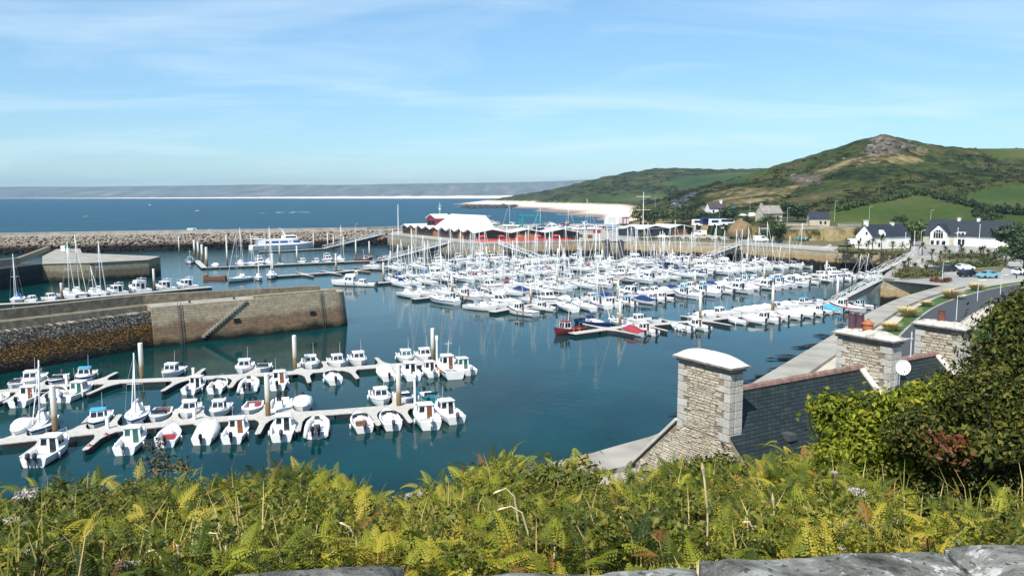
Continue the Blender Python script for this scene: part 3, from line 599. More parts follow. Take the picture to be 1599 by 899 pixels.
def hit(px, py):
    """where the sight line of a pixel meets the land (or the quay level)"""
    o_ = Vector((0, 0, EYE)); d = (at_y(px, py, 100.) - o_).normalized(); h = BV.ray_cast(o_, d)
    q = None
    if d.z < -1e-4:
        t_ = (QZ - EYE) / d.z; q = o_ + d * t_
    if h[0] is None: return q
    return h[0] if q is None or (h[0] - o_).length < (q - o_).length else q
V = []; F = []; rk = np.random.default_rng(4)
for px, py, s_ in [(1368, 219, 6.0), (1362, 226, 5.0), (1376, 216, 4.5), (1356, 232, 4.5), (1385, 222, 4.), (1370, 234, 4.5), (1380, 231, 3.5), (1400, 226, 3.6), (1412, 228, 4.), (1426, 227, 3.), (1348, 238, 3.), (1392, 236, 3.), (1300, 250, 2.6), (1240, 272, 4.), (1252, 277, 3.), (1262, 280, 3.4), (1275, 281, 2.6), (1340, 247, 2.4), (1318, 246, 2.4), (1420, 219, 2.5), (1395, 217, 3.)]:
    h = hit(px, py + 3) 
    if h is None: continue
    q = icoV * (1 + rk.uniform(-.28, .28, (len(icoV), 1))) * s_ * .62 * np.array([1.3, 1., .8]); F.append(icoF + 12 * len(V) if False else icoF + sum(len(v) for v in V)); V.append(q + np.array(h))
tag(np_mesh('rock_outcrop', np.concatenate(V), np.concatenate(F), M['boulder2'] if 'boulder2' in M else M.setdefault('boulder2', mat('crag_rock', (.05, .045, .035), .95, col2=(.22, .19, .15), vscale=.35, bump=.5, bscale=1.2))), 'craggy brown rock outcrop on the hill summit', 'rocks', kind='stuff')
# reef and foam beyond the harbour
b = MB(); 
def reef_pos():
    u = rn.random(); p = at(725 + 85 * u, 324.5 - 1.0 * u + rn.normal(0, .55), 0); return np.array([p.x, p.y, rn.uniform(-.6, .5)])
M['reef'] = mat('dark_reef_rock', (.035, .033, .03), .8, var=.3, vscale=.2)
tag(boulders('rock_reef', 260, reef_pos, 2.0, 6., M['reef']), 'low dark rock reef off the end of the beach', 'rocks', kind='stuff')
M['foam'] = mat('sea_foam', (.75, .78, .8), .9)
V = []; F = []
def foam(px, py, l, n_=1):
    for _ in range(n_):
        p = at(px + rn.uniform(-l, l), py + rn.uniform(-.5, .5), 0); w_ = rn.uniform(.5, 1) * p.y * .0022; b0 = len(V)
        for j in range(9): V.append((p.x + w_ * 2.2 * math.cos(j * .7) * rn.uniform(.6, 1.2), p.y + w_ * 1.2 * math.sin(j * .7) * rn.uniform(.6, 1.2), .06))
        for j in range(1, 8): F.append((b0, b0 + j, b0 + j + 1))
foam(445, 332, 12, 10); foam(470, 331.5, 18, 14); foam(415, 332.5, 10, 3); foam(136, 337.5, 4, 3); foam(790, 322, 20, 12); foam(730, 322.5, 18, 8); foam(583, 330, 3, 1)
for px, py in ((850, 329.5), (880, 335), (905, 338.5), (935, 342), (965, 346)): foam(px, py, 14, 9)
tag(np_mesh('sea_foam', V, F, M['foam']), kind='stuff')
# far coast across the bay
xs = np.arange(-4600, 1500, 36.); yy = np.concatenate([np.arange(4250, 4700, 45.), np.arange(4700, 7000, 120.)]); XX, YY = np.meshgrid(xs, yy)
sky_x = np.array([-200, 0, 150, 300, 420, 530, 640, 760, 850, 920, 1000, 1100]); sky_y = np.array([293, 292, 291.5, 290.5, 288.5, 290, 287, 286, 283.5, 280.5, 282, 288])
shore0 = 4330 + 90 * np.sin(XX / 900) + XX * .0
top = 23 + (303.2 - np.interp(799.5 + FOC * XX / 5600., sky_x, sky_y)) / FOC * 5600
hn = np.array([noise.fractal(Vector((x * .0016, y * .0016, 1)), 1., 2., 5) for x, y in zip(XX.ravel(), YY.ravel())]).reshape(XX.shape)
k = np.clip((YY - shore0 - 130) / 1150, 0, 1); k = k * k * (3 - 2 * k)
Zc = np.where(YY < shore0, -2, np.minimum((YY - shore0) * .05, 6)) + k * (top - 6) * np.where(YY > 5700, np.clip(1 - (YY - 5700) / 1500, 0, 1), 1) + hn * 7 * k * (1 - .8 * np.exp(-((YY - 5600) / 200) ** 2))
nx, ny = len(xs), len(yy); I = np.arange(nx * ny).reshape(ny, nx); Fq = np.stack([I[:-1, :-1], I[:-1, 1:], I[1:, 1:], I[1:, :-1]], -1).reshape(-1, 4)
def coast_mat():
    m, t, b = base('far_coast_ground', .95, .1); co = N(t, 'ShaderNodeTexCoord'); P = co.outputs['Object']; s_ = N(t, 'ShaderNodeSeparateXYZ'); t.links.new(P, s_.inputs[0])
    mq = N(t, 'ShaderNodeMapping'); mq.inputs['Scale'].default_value = (1, .22, 1.2); t.links.new(P, mq.inputs[0]); n1 = noise_out(t, mq.outputs[0], .011, 8, .66, .3); n2 = noise_out(t, P, .012, 3, .6)
    c = ramp(t, n1, [(.36, (.11, .135, .12)), (.5, (.15, .17, .155)), (.58, (.185, .19, .18)), (.70, (.27, .255, .24))])
    hx = N(t, 'ShaderNodeMapRange'); hx.inputs[1].default_value = -2600; hx.inputs[2].default_value = 300; hx.inputs[3].default_value = 1.2; hx.inputs[4].default_value = 24.; t.links.new(s_.outputs['X'], hx.inputs[0])
    sm = ramp(t, math_n(t, 'ADD', math_n(t, 'DIVIDE', s_.outputs['Z'], hx.outputs[0]), math_n(t, 'MULTIPLY', n2, .5)), [(.9, (1, 1, 1)), (1.1, (0, 0, 0))])
    t.links.new(mixcol(t, sm, c, (.74, .66, .56)), b.inputs['Base Color']); return m
tag(np_mesh('far_coast_hills', np.c_[XX.ravel(), YY.ravel(), Zc.ravel()], Fq, coast_mat(), smooth=True), kind='structure')
# the air over the bay
hz = bpy.data.materials.new('sea_haze'); hz.use_nodes = True; t = hz.node_tree; t.nodes.remove(t.nodes['Principled BSDF'])
pv = N(t, 'ShaderNodeVolumePrincipled'); pv.inputs['Color'].default_value = (.40, .68, 1, 1); pv.inputs['Density'].default_value = .00009; pv.inputs['Anisotropy'].default_value = .2
t.links.new(pv.outputs[0], t.nodes['Material Output'].inputs['Volume'])
b = MB(); b.box((0, 3500, 67), (13200, 7600, 158)); ho = tag(b.build('haze', hz), kind='stuff')
# ================================================================ BOATS
def hull_pts(L, B, H, tc, zf, stern=.86, bow=.42, flare=.80, n=11):
    ts = sorted(set([i / n for i in range(n + 1)] + [tc])); st = []
    def prof(t):
        k = max(0., (t - .42) / .58); hb = B / 2 * (1 - k ** 2.3) * (stern + (1 - stern) * min(1, t / .35))
        return max(hb, .015), H * (1 + bow * t ** 2.2 - .06 * math.sin(math.pi * t)), .22 * H * t ** 3
    for t in ts:
        hb, zs, zc = prof(t); x = -L / 2 + L * t; rake = .10 * L * t ** 4
        st.append((t, x, hb, zs, zc, rake))
    return st
def make_hull(root, L, B, H, tc, zf, m_hull, m_boot, m_deck, stern=.86, bow=.42, flare=.80, stripe=None):
    st = hull_pts(L, B, H, tc, zf, stern, bow, flare); b = MB()
    # outside skin: keel, chine, stripe line, sheer
    for side in (-1, 1):
        rows = []
        for t, x, hb, zs, zc, rk in st:
            rows.append([(x - rk * .9, 0, -.28), (x - rk * .7, side * hb * flare * .92, -.02 + zc * .3), (x - rk * .5, side * hb * (flare + .05), .13 + zc * .5), (x - rk * .12, side * hb * .975, zs * .74), (x, side * hb, zs - .05), (x + .01, side * (hb + .025), zs)])
        n = 6; vs = [v for r_ in rows for v in r_]; fs = []; base_i = len(b.v)
        for k in range(n - 1):
            fk = [(i * n + k, i * n + k + 1, (i + 1) * n + k + 1, (i + 1) * n + k) for i in range(len(rows) - 1)]
            b.add([], [], 0); fs.append(fk)
        b.v += vs
        for k, fk in enumerate(fs):
            mi = 1 if k < 2 else (3 if (k == 3 and stripe) else 0)
            for f in fk: b.f.append(tuple(base_i + i for i in f)); b.m.append(mi)
    t, x, hb, zs, zc, rk = st[0]
    b.add([(x, -hb * flare * .92, -.02), (x, hb * flare * .92, -.02), (x, hb * (flare + .05), .13), (x, hb * .975, zs * .74), (x, hb, zs - .05), (x, hb + .025, zs), (x, -hb - .025, zs), (x, -hb, zs - .05), (x, -hb * .975, zs * .74), (x, -hb * (flare + .05), .13)], [tuple(range(10))], 0)
    # gunwale, inner wall and deck
    wr = min(.13, B * .07)
    for side in (-1, 1):
        for (t0, x0, h0, z0, _, _), (t1, x1, h1, z1, _, _) in zip(st[:-1], st[1:]):
            i0, i1 = max(h0 - wr, .0), max(h1 - wr, .0)
            b.add([(x0, side * (h0 + .025), z0), (x1, side * (h1 + .025), z1), (x1, side * i1, z1 + .012), (x0, side * i0, z0 + .012)], [(0, 1, 2, 3)], 0)
            if t1 <= tc + 1e-6:
                b.add([(x0, side * i0, z0 + .012), (x1, side * i1, z1 + .012), (x1, side * i1 * .95, zf), (x0, side * i0 * .95, zf)], [(0, 1, 2, 3)], 0)
                b.add([(x0, side * i0 * .95, zf), (x1, side * i1 * .95, zf), (x1, 0, zf), (x0, 0, zf)], [(0, 1, 2, 3)], 2)
            else:
                c0, c1 = .05 * B * (1 - t0), .05 * B * (1 - t1)
                b.add([(x0, side * i0, z0 + .012), (x1, side * i1, z1 + .012), (x1, 0, z1 + .012 + c1), (x0, 0, z0 + .012 + c0)], [(0, 1, 2, 3)], 0)
            if abs(t1 - tc) < 1e-6:
                b.add([(x1, side * i1, z1 + .012), (x1, 0, z1 + .06), (x1, 0, zf), (x1, side * i1 * .95, zf)], [(0, 1, 2, 3)], 0)
    t, x, hb, zs, zc, rk = st[0]; i0 = hb - wr
    b.add([(x + .02, -i0, zs), (x + .02, i0, zs), (x + .02, i0 * .95, zf), (x + .02, -i0 * .95, zf)], [(0, 1, 2, 3)], 0)
    b.add([(x, -hb, zs), (x, hb, zs), (x + .14, hb - wr, zs + .012), (x + .14, -hb + wr, zs + .012)], [(0, 1, 2, 3)], 0)
    b.build('hull', [m_hull, m_boot, m_deck, stripe or m_hull], root, smooth=R(38))
    return st
def sheer(st, t):
    for a, c in zip(st[:-1], st[1:]):
        if a[0] <= t <= c[0]:
            k = (t - a[0]) / max(1e-6, c[0] - a[0]); return a[1] + (c[1] - a[1]) * k, a[2] + (c[2] - a[2]) * k, a[3] + (c[3] - a[3]) * k
def outboard(root, x, z, s=1., m='black', y=0):
    b = MB()
    prof = [(.0, .0), (.13, .02), (.17, .12), (.16, .32), (.10, .42), (.0, .44)]
    b.lathe([(r * s, zz * s) for r, zz in prof], (x - .24 * s, y, z + .22 * s), 10, 0, 1.35, .9)
    b.box((x - .16 * s, y, z + .1 * s), (.16 * s, .15 * s, .5 * s), 0, 0); b.box((x - .2 * s, y, z - .38 * s), (.12 * s, .07 * s, .6 * s), 0, 1)
    return b.build('outboard_motor', [M[m], M['darkgrey']], root, smooth=R(40))
def rail(root, st, t0=.62, h=.45, r=.02, name='bow_rail'):
    b = MB(); top = {-1: [], 1: []}
    for s_ in (-1, 1):
        t = t0
        while t <= .97:
            x, hb, z = sheer(st, t); p = Vector((x, s_ * max(hb - .07, .02), z)); q = p + Vector((0, 0, h if t > t0 else .05)); top[s_].append(q)
            if t > t0: b.tube([p, q], r * .9, 5)
            t += .085
    b.tube(top[-1] + [Vector((sheer(st, 1)[0] - .02, 0, sheer(st, 1)[2] + h + .03))] + top[1][::-1], r, 5)
    return b.build(name, M['steel'], root)
def fenders(root, st, ts, m='white'):
    for t in ts:
        for s_ in (-1, 1):
            x, hb, z = sheer(st, t); b = MB(); b.lathe([(.02, .3), (.09, .24), (.10, 0), (.09, -.24), (.02, -.3)], (x, s_ * (hb + .11), z - .35), 7)
            b.build('fender', M[m], root, smooth=True)
def box_cabin(root, x0, x1, wb, z0, h, m='white', roofm=None, rake=.35, win='glass', door='brown', over=.12, frame_name='wheelhouse', back_open=False):
    """a wheelhouse whose windows lie just proud of its faces"""
    b = MB(); wt = wb * .86; xr = x1 - rake * h; xa = x0 + .05 * h
    P = [(x0, wb / 2, z0), (x1, wb / 2 * .92, z0), (xr, wt / 2 * .92, z0 + h), (xa, wt / 2, z0 + h)]
    vs = P + [(p[0], -p[1], p[2]) for p in P]
    b.add(vs, [(0, 1, 2, 3), (4, 5, 6, 7), (1, 5, 6, 2), (0, 4, 7, 3), (2, 3, 7, 6)])
    xm = (xa + xr) / 2
    b.loft([[(xm + (xr - xa + over * 2.2) / 2 * cx * sc, wt / 2 * 1.08 * cy * sc, z0 + h + dz) for cx, cy in ((1, .72), (.8, 1), (-1, 1), (-1, -1), (.8, -1), (1, -.72))] for sc, dz in ((.97, -.01), (1.0, .03), (.97, .075), (.7, .11))], 1 if roofm else 0)
    cab = b.build(frame_name, [M[m]] + ([M[roofm]] if roofm else []), root, smooth=R(30))
    def lerp(a, c, k): return tuple(a[i] + (c[i] - a[i]) * k for i in range(3))
    def pane(a, b_, c, d, u0, u1, v0, v1, off, name='window', mm=win):
        q = [lerp(lerp(a, b_, u), lerp(d, c, u), v) for u, v in ((u0, v0), (u1, v0), (u1, v1), (u0, v1))]
        n = (Vector(q[1]) - Vector(q[0])).cross(Vector(q[3]) - Vector(q[0])).normalized()
        if n.dot(Vector(off)) < 0: n = -n
        w = MB(); f = [Vector(p) + n * .008 for p in q]; bk = [Vector(p) - n * .01 for p in q]
        w.add(f + bk, [(0, 1, 2, 3), (4, 7, 6, 5), (0, 4, 5, 1), (1, 5, 6, 2), (2, 6, 7, 3), (3, 7, 4, 0)]); w.build(name, M[mm], cab)
    A, Bq, Cq, D = P; A2, B2, C2, D2 = [(p[0], -p[1], p[2]) for p in P]
    pane(Bq, B2, C2, Cq, .07, .47, .42, .90, (1, 0, .2)); pane(Bq, B2, C2, Cq, .53, .93, .42, .90, (1, 0, .2))
    for (a, b_, c, d, s_) in ((A, Bq, Cq, D, 1), (A2, B2, C2, D2, -1)):
        pane(a, b_, c, d, .10, .48, .46, .88, (0, s_, 0)); pane(a, b_, c, d, .54, .86, .46, .88, (0, s_, 0))
    if not back_open:
        pane(A, A2, D2, D, .08, .40, .5, .9, (-1, 0, 0)); pane(A, A2, D2, D, .55, .88, .04, .92, (-1, 0, 0), 'door', door)
    else:
        pane(A, A2, D2, D, .08, .92, .04, .92, (-1, 0, 0), 'doorway', 'darkgrey')
    return cab
def aerial(root, x, y, z, h):
    b = MB(); b.tube([(x, y, z), (x - .12 * h, y, z + h)], [.018, .01], 5); b.build('aerial', M['alu'], root)

def cabin_boat(L=5.7, B=2.2, H=.74, hull='white', boot='darkgrey', roof=None, motor='black', win='glass', door='brown', stripe=None, twin=False, ant=True, deck='white'):
    r = empty('cabin_boat'); st = make_hull(r, L, B, H, .46, .28, M[hull], M[boot], M['deckgrey'], stripe=M[stripe] if stripe else None)
    x0 = -L / 2 + .44 * L; x1 = -L / 2 + .72 * L; z = sheer(st, .5)[2]
    box_cabin(r, x0, x1, B * .72, z - .5, 1.42, deck, roof, win=win, door=door)
    b = MB(); xf = -L / 2 + .93 * L
    b.loft([[(x1 - .25 + (xf - x1 + .25) * u, B * .36 * (1 - .72 * u ** 1.6) * c_, z - .02 + .34 * (1 - u * .62) * s_ + .12 * u) for c_, s_ in ((1, 0), (.92, .8), (.5, 1), (-.5, 1), (-.92, .8), (-1, 0))] for u in (0, .35, .7, .95, 1.0)])
    b.build('foredeck_cuddy', M[deck], r, smooth=R(35))
    for y in ((-.28, .28) if twin else (0,)): outboard(r, -L / 2, H - .25, 1.25, motor, y)
    rail(r, st); 
    b = MB(); b.box((-L / 2 + .55, 0, .5), (.45, B * .62, .42)); b.build('stern_bench', M['canvas'], r, bevel=.03)
    if ant: aerial(r, (x0 + x1) / 2 - .2, .4, z + 1.0, 1.6)
    fenders(r, st, (.3,), 'white')
    return r
def open_boat(L=5.0, B=2.05, H=.66, hull='white', boot='darkgrey', motor='black', seat='canvas', screen=True, stripe=None):
    r = empty('open_motorboat'); st = make_hull(r, L, B, H, .62, .24, M[hull], M[boot], M['deckgrey'], stripe=M[stripe] if stripe else None)
    b = MB(); b.box((.15, 0, .62), (.55, .62, .78), 0, 0, .85); b.build('console', M['white'], r, bevel=.05)
    if screen:
        b = MB(); xs = -L / 2 + .60 * L; z = sheer(st, .6)[2]
        b.add([(xs, -B * .40, z), (xs + .35, -B * .2, z), (xs + .35, B * .2, z), (xs, B * .40, z), (xs - .15, -B * .36, z + .42), (xs + .08, -B * .18, z + .46), (xs + .08, B * .18, z + .46), (xs - .15, B * .36, z + .42)], [(0, 1, 5, 4), (1, 2, 6, 5), (2, 3, 7, 6)])
        b.build('windscreen', M['glass'], r)
    for sx, sw in ((-L / 2 + .55, .66), (-.35, .55)):
        b = MB(); b.box((sx, 0, .44), (.42, B * sw, .36)); b.build('seat', M[seat], r, bevel=.04)
    outboard(r, -L / 2, H - .22, 1.15, motor); rail(r, st, .7, .3)
    fenders(r, st, (.35,), 'white')
    return r
def covered_boat(L=5.4, B=2.1, H=.68, hull='white', boot='darkgrey', cover='canvas', motor='black', stripe=None):
    r = empty('covered_motorboat'); st = make_hull(r, L, B, H, .5, .26, M[hull], M[boot], M['deckgrey'], stripe=M[stripe] if stripe else None)
    b = MB(); rings = []
    for t, h in ((.04, .10), (.12, .42), (.30, .62), (.48, .92), (.62, .86), (.78, .36), (.90, .10)):
        x, hb, z = sheer(st, t); rings.append([(x, (hb + .04) * math.cos(a), z - .05 + h * max(0, math.sin(a)) ** .8) for a in [math.pi * k / 8 for k in range(9)]])
    b.loft(rings); b.build('boat_cover', M[cover], r, smooth=R(35))
    outboard(r, -L / 2, H - .22, 1.15, motor); rail(r, st, .74, .3)
    return r
def rib(L=5.2, B=2.2, tube='grey', motor='black', twin=False):
    r = empty('inflatable_boat'); b = MB(); rr = .24; pts = []
    hw = B / 2 - rr
    for s_ in (1,):
        pts = [(-L / 2, hw, .34), (0, hw, .36), (L * .26, hw * .9, .42), (L * .42, hw * .5, .52), (L * .48, 0, .58), (L * .42, -hw * .5, .52), (L * .26, -hw * .9, .42), (0, -hw, .36), (-L / 2, -hw, .34)]
    b.tube(pts, [rr * .6] + [rr] * 7 + [rr * .6], 10); b.build('inflatable_tube', M[tube], r, smooth=R(40))
    b = MB(); b.add([(-L / 2 + .1, -hw, .12), (L * .30, -hw * .8, .2), (L * .44, 0, .35), (L * .30, hw * .8, .2), (-L / 2 + .1, hw, .12), (-L / 2 + .1, 0, -.2), (L * .3, 0, -.12)], [(0, 1, 2, 3, 4), (0, 5, 6, 1), (1, 6, 2), (2, 6, 3), (3, 6, 5, 4), (0, 4, 5)])
    b.box((-L / 2 + .2, 0, .38), (.1, B * .6, .55)); b.build('rigid_floor', M['white'], r)
    b = MB(); b.box((-.1, 0, .6), (.55, .6, .9), 0, 0, .8); b.add([(.2, -.28, 1.05), (.2, .28, 1.05), (.05, .24, 1.45), (.05, -.24, 1.45)], [(0, 1, 2, 3)], 1); b.build('console', [M['white'], M['glass']], r)
    b = MB(); b.box((-.85, 0, .5), (.55, .6, .6)); b.build('seat', M['darkgrey'], r, bevel=.06)
    for y in ((-.3, .3) if twin else (0,)): outboard(r, -L / 2 + .1, .5, 1.3, motor, y)
    return r
def sail_yacht(L=8.2, B=2.75, H=.92, hull='white', boot='darkgrey', cover='canvas', mast=10.5, stripe=None, lean=0., furl='canvas'):
    r = empty('sailing_yacht'); st = make_hull(r, L, B, H, .34, .42, M[hull], M[boot], M['deckgrey'], stern=.72, bow=.28, flare=.74, stripe=M[stripe] if stripe else None)
    b = MB(); x0 = -L / 2 + .35 * L; x1 = -L / 2 + .80 * L; z = sheer(st, .5)[2]
    rings = [[(x0 + (x1 - x0) * u, B * .33 * (1 - .6 * u ** 2) * c_, z + .42 * (1 - .72 * u) * s_) for c_, s_ in ((1, 0), (.93, .85), (.6, 1), (-.6, 1), (-.93, .85), (-1, 0))] for u in (0, .3, .6, .85, 1.0)]
    b.loft(rings); cr_ = b.build('coachroof', M['white'], r, smooth=R(35))
    for s_ in (-1, 1):
        w = MB(); w.add([(x0 + .25, s_ * (B * .33 * .975 + .0), z + .14), (x0 + 1.7, s_ * (B * .33 * .92), z + .12), (x0 + 1.6, s_ * (B * .33 * .89), z + .25), (x0 + .25, s_ * (B * .33 * .955), z + .31)], [(0, 1, 2, 3)])
        w.v = [(v[0], v[1] + s_ * .02, v[2]) for v in w.v]; w.build('window', M['glass'], cr_)
    xm = -L / 2 + .58 * L; top = Vector((xm - lean, 0, mast)); b = MB(); b.tube([(xm, 0, z + .2), top], [.085, .06], 7)
    for k in (.5,):
        p = Vector((xm, 0, z)).lerp(top, k); b.tube([p - Vector((0, .75, 0)), p + Vector((0, .75, 0))], .03, 4)
    mo = b.build('mast', M['alu'], r, smooth=True)
    b = MB(); b.tube([(xm - .1, 0, z + 1.15), (-L / 2 + .22 * L, 0, z + 1.1)], .055, 6); b.build('boom', M['alu'], r)
    b = MB(); b.tube([(xm - .12, 0, z + 1.32), (xm - .9, 0, z + 1.28), (-L / 2 + .24 * L, 0, z + 1.2)], [.17, .15, .08], 8); b.build('sail_cover', M[cover], r, smooth=True)
    b = MB(); bx = sheer(st, .985); b.tube([(bx[0], 0, bx[2]), top - Vector((0, 0, .4))], .045, 5); b.build('furled_foresail', M[furl], r)
    b = MB(); p = Vector((xm, 0, z)).lerp(top, .5)
    b.tube([(-L / 2 + .1, 0, H), top], .012, 4)
    for s_ in (-1, 1): b.tube([(xm - .1, s_ * B * .46, z), p + Vector((0, s_ * .75, 0)), top - Vector((0, 0, .3))], .012, 4)
    b.build('rigging', M['steel'], r)
    rail(r, st, .8, .55); 
    b = MB(); b.add([(x0 - .1, -B * .26, z + .3), (x0 - .1, B * .26, z + .3), (x0 + .65, B * .26, z + .42), (x0 + .65, -B * .26, z + .42), (x0, -B * .22, z + .95), (x0, B * .22, z + .95), (x0 + .25, B * .22, z + .92), (x0 + .25, -B * .22, z + .92)], [(4, 5, 6, 7), (2, 3, 7, 6), (1, 2, 6, 5), (3, 0, 4, 7)])
    b.build('spray_hood', M[cover], r)
    return r
def motor_cruiser(L=9., B=3.1, H=1.15, hull='white', boot='navy', stripe=None, fly=True, arch=True):
    r = empty('motor_cruiser'); st = make_hull(r, L, B, H, .32, .55, M[hull], M[boot], M['deckgrey'], stern=.92, bow=.35, stripe=M[stripe] if stripe else None)
    z = sheer(st, .5)[2]; x0 = -L / 2 + .30 * L; x1 = -L / 2 + .66 * L
    box_cabin(r, x0, x1, B * .80, z - .35, 1.55, rake=.75, frame_name='saloon', door='glass', over=.3)
    b = MB(); xf = -L / 2 + .95 * L
    b.loft([[(x1 - .4 + (xf - x1 + .4) * u, B * .38 * (1 - .75 * u ** 1.7) * c_, z - .02 + .5 * (1 - u * .7) * s_ + .1 * u) for c_, s_ in ((1, 0), (.92, .8), (.5, 1), (-.5, 1), (-.92, .8), (-1, 0))] for u in (0, .3, .65, .92, 1.0)])
    b.build('foredeck_cuddy', M['white'], r, smooth=R(35))
    if fly:
        b = MB(); zf = z + 1.28; P = [(x0 - .5, B * .36), (x1 - 1.5, B * .36), (x1 - 1.0, B * .2), (x1 - 1.0, -B * .2), (x1 - 1.5, -B * .36), (x0 - .5, -B * .36)]
        b.prism(P, zf, zf + .14); b.loft([[(p[0], p[1], zf + .14) for p in P], [(p[0] - .12, p[1] * .95, zf + .55) for p in P]], cap0=False, cap1=False); b.box((x0 + .5, 0, zf + .4), (.7, 1.3, .5)); b.build('flybridge', M['white'], r)
    if arch:
        b = MB(); zt = z + (2.35 if fly else 1.9); b.tube([(x0 - .1, B * .38, z + .6), (x0 - .5, B * .33, zt), (x0 - .5, -B * .33, zt), (x0 - .1, -B * .38, z + .6)], .07, 6); b.box((x0 - .5, 0, zt + .12), (.35, .35, .2)); b.build('radar_arch', M['white'], r)
    rail(r, st, .5, .6); fenders(r, st, (.25, .5), 'navy' if boot == 'navy' else 'white')
    return r
def fishing_boat(L=7.2, B=2.75, H=.95, hull='white', boot='red', house='white', roof=None, door='brown', mast=True, win='glass', gear='orange'):
    r = empty('fishing_boat'); st = make_hull(r, L, B, H, .52, .38, M[hull], M[boot], M['deckgrey'], stern=.9, bow=.7, stripe=M[boot])
    x0 = -L / 2 + .50 * L; z = sheer(st, .5)[2]
    box_cabin(r, x0, x0 + 1.6, B * .62, z - .5, 1.75, house, roof, rake=.12, win=win, door=door)
    if mast:
        b = MB(); b.tube([(x0 + .1, 0, z + 1.2), (x0 - .1, 0, z + 3.3)], .05, 6); b.tube([(x0 - .02, -.5, z + 2.9), (x0 - .02, .5, z + 2.9)], .03, 5); b.build('mast', M['alu'], r)
    b = MB(); b.box((-L / 2 + 1.2, .45, .58), (.6, .5, .4)); b.box((-L / 2 + 1.9, -.5, .55), (.5, .5, .35)); b.build('fish_box', M[gear], r)
    b = MB(); b.tube([(-L / 2 + .15, -B * .36, H), (-L / 2 + .15, -B * .36, H + .7), (-L / 2 + .15, B * .36, H + .7), (-L / 2 + .15, B * .36, H)], .03, 5); b.build('stern_gantry', M['steel'], r)
    rail(r, st, .66, .4); fenders(r, st, (.3, .5), 'orange')
    return r
def rowing_dinghy(L=3., B=1.35, hull='white', seat='brown'):
    r = empty('rowing_dinghy'); st = make_hull(r, L, B, .42, .93, .10, M[hull], M['darkgrey'], M['deckgrey'], bow=.5)
    for x in (-.7, .3):
        b = MB(); b.box((x, 0, .34), (.24, B * .84, .03)); b.build('thwart', M[seat], r)
    return r

PROTO = {}
DESC = {}
def proto(key, adj, cat, fn, **kw):
    PROTO[key] = [None, fn, kw]; DESC[key] = (adj, cat)
proto('cab_a', 'white cabin boat with brown door', 'motorboat', cabin_boat, win='glass', door='brown')
proto('cab_b', 'white glass-doored cabin boat', 'motorboat', cabin_boat, L=6.1, B=2.3, H=.78, door='glass', boot='navy', motor='darkgrey')
proto('cab_c', 'blue-roofed white cabin boat', 'motorboat', cabin_boat, L=5.8, roof='lightblue', stripe='navy', door='glass')
proto('cab_d', 'navy-hulled cabin boat', 'motorboat', cabin_boat, L=6.2, hull='navy', boot='darkgrey', door='glass')
proto('cab_e', 'white cabin boat with green windows', 'motorboat', cabin_boat, L=6.0, win='greenglass', door='greenglass', boot='teal', motor='grey')
proto('cab_f', 'white twin-engined cabin boat', 'motorboat', cabin_boat, L=6.5, B=2.4, H=.82, twin=True, door='glass', motor='darkgrey')
proto('cab_g', 'blue-striped white cabin boat', 'motorboat', cabin_boat, L=5.6, stripe='lightblue', boot='blue', door='brown', ant=False)
proto('cab_p', 'purple-bottomed white cabin boat', 'motorboat', cabin_boat, L=6.2, B=2.45, H=.84, boot='purple', stripe=None, door='brown', motor='white')
proto('open_a', 'open white motorboat', 'motorboat', open_boat)
proto('open_b', 'open blue-striped motorboat', 'motorboat', open_boat, L=5.3, stripe='navy', boot='navy', motor='darkgrey')
proto('open_c', 'open white motorboat with red seats', 'motorboat', open_boat, L=5.0, seat='redcanvas', boot='red', screen=False)
proto('open_d', 'open white motorboat with brown seats', 'motorboat', open_boat, L=5.2, seat='brown', boot='darkgrey', motor='darkgrey')
proto('open_g', 'open teal-hulled motorboat', 'motorboat', open_boat, L=4.9, hull='teal')
proto('cov_w', 'white-covered motorboat', 'motorboat', covered_boat)
proto('cov_b', 'blue-covered motorboat', 'motorboat', covered_boat, cover='blue', boot='navy')
proto('cov_n', 'navy-covered motorboat', 'motorboat', covered_boat, cover='navy', L=6.4, B=2.4, H=.8)
proto('cov_l', 'pale-blue-covered motorboat', 'motorboat', covered_boat, cover='lightblue', boot='blue')
proto('cov_r', 'dark-red-covered motorboat', 'motorboat', covered_boat, cover='redcanvas', boot='navy')
proto('rib_g', 'grey inflatable boat', 'inflatable boat', rib, twin=False)
proto('rib_w', 'white twin-engined inflatable boat', 'inflatable boat', rib, L=6.0, B=2.5, tube='canvas', twin=True)
proto('rib_k', 'black inflatable boat', 'inflatable boat', rib, L=4.6, tube='black', motor='grey')
proto('yac_b', 'blue-covered white sailing yacht', 'sailing yacht', sail_yacht, cover='blue')
proto('yac_c', 'grey-covered sailing yacht', 'sailing yacht', sail_yacht, L=8., B=2.7, mast=10., cover='grey', lean=-.2)
proto('yac_w', 'white sailing yacht', 'sailing yacht', sail_yacht, L=8.8, B=2.9, mast=12.5, cover='canvas', boot='navy', stripe=None)
proto('yac_n', 'navy-hulled sailing yacht', 'sailing yacht', sail_yacht, L=8.6, hull='navy', boot='red', cover='navy', mast=11.)
proto('yac_s', 'small sailing yacht with leaning mast', 'sailing yacht', sail_yacht, L=6.4, B=2.2, H=.70, mast=7.0, lean=.7, cover='canvas', stripe='blue')
proto('yac_l', 'blue-striped sailing yacht', 'sailing yacht', sail_yacht, L=9.6, B=3.1, H=1.0, mast=14., stripe='navy', cover='canvas', boot='navy', lean=.35)
proto('yac_r', 'red-covered sailing yacht', 'sailing yacht', sail_yacht, L=7.6, B=2.6, mast=9.5, cover='redcanvas', boot='red', lean=.5)
proto('cru_a', 'white flybridge cruiser', 'motor cruiser', motor_cruiser)
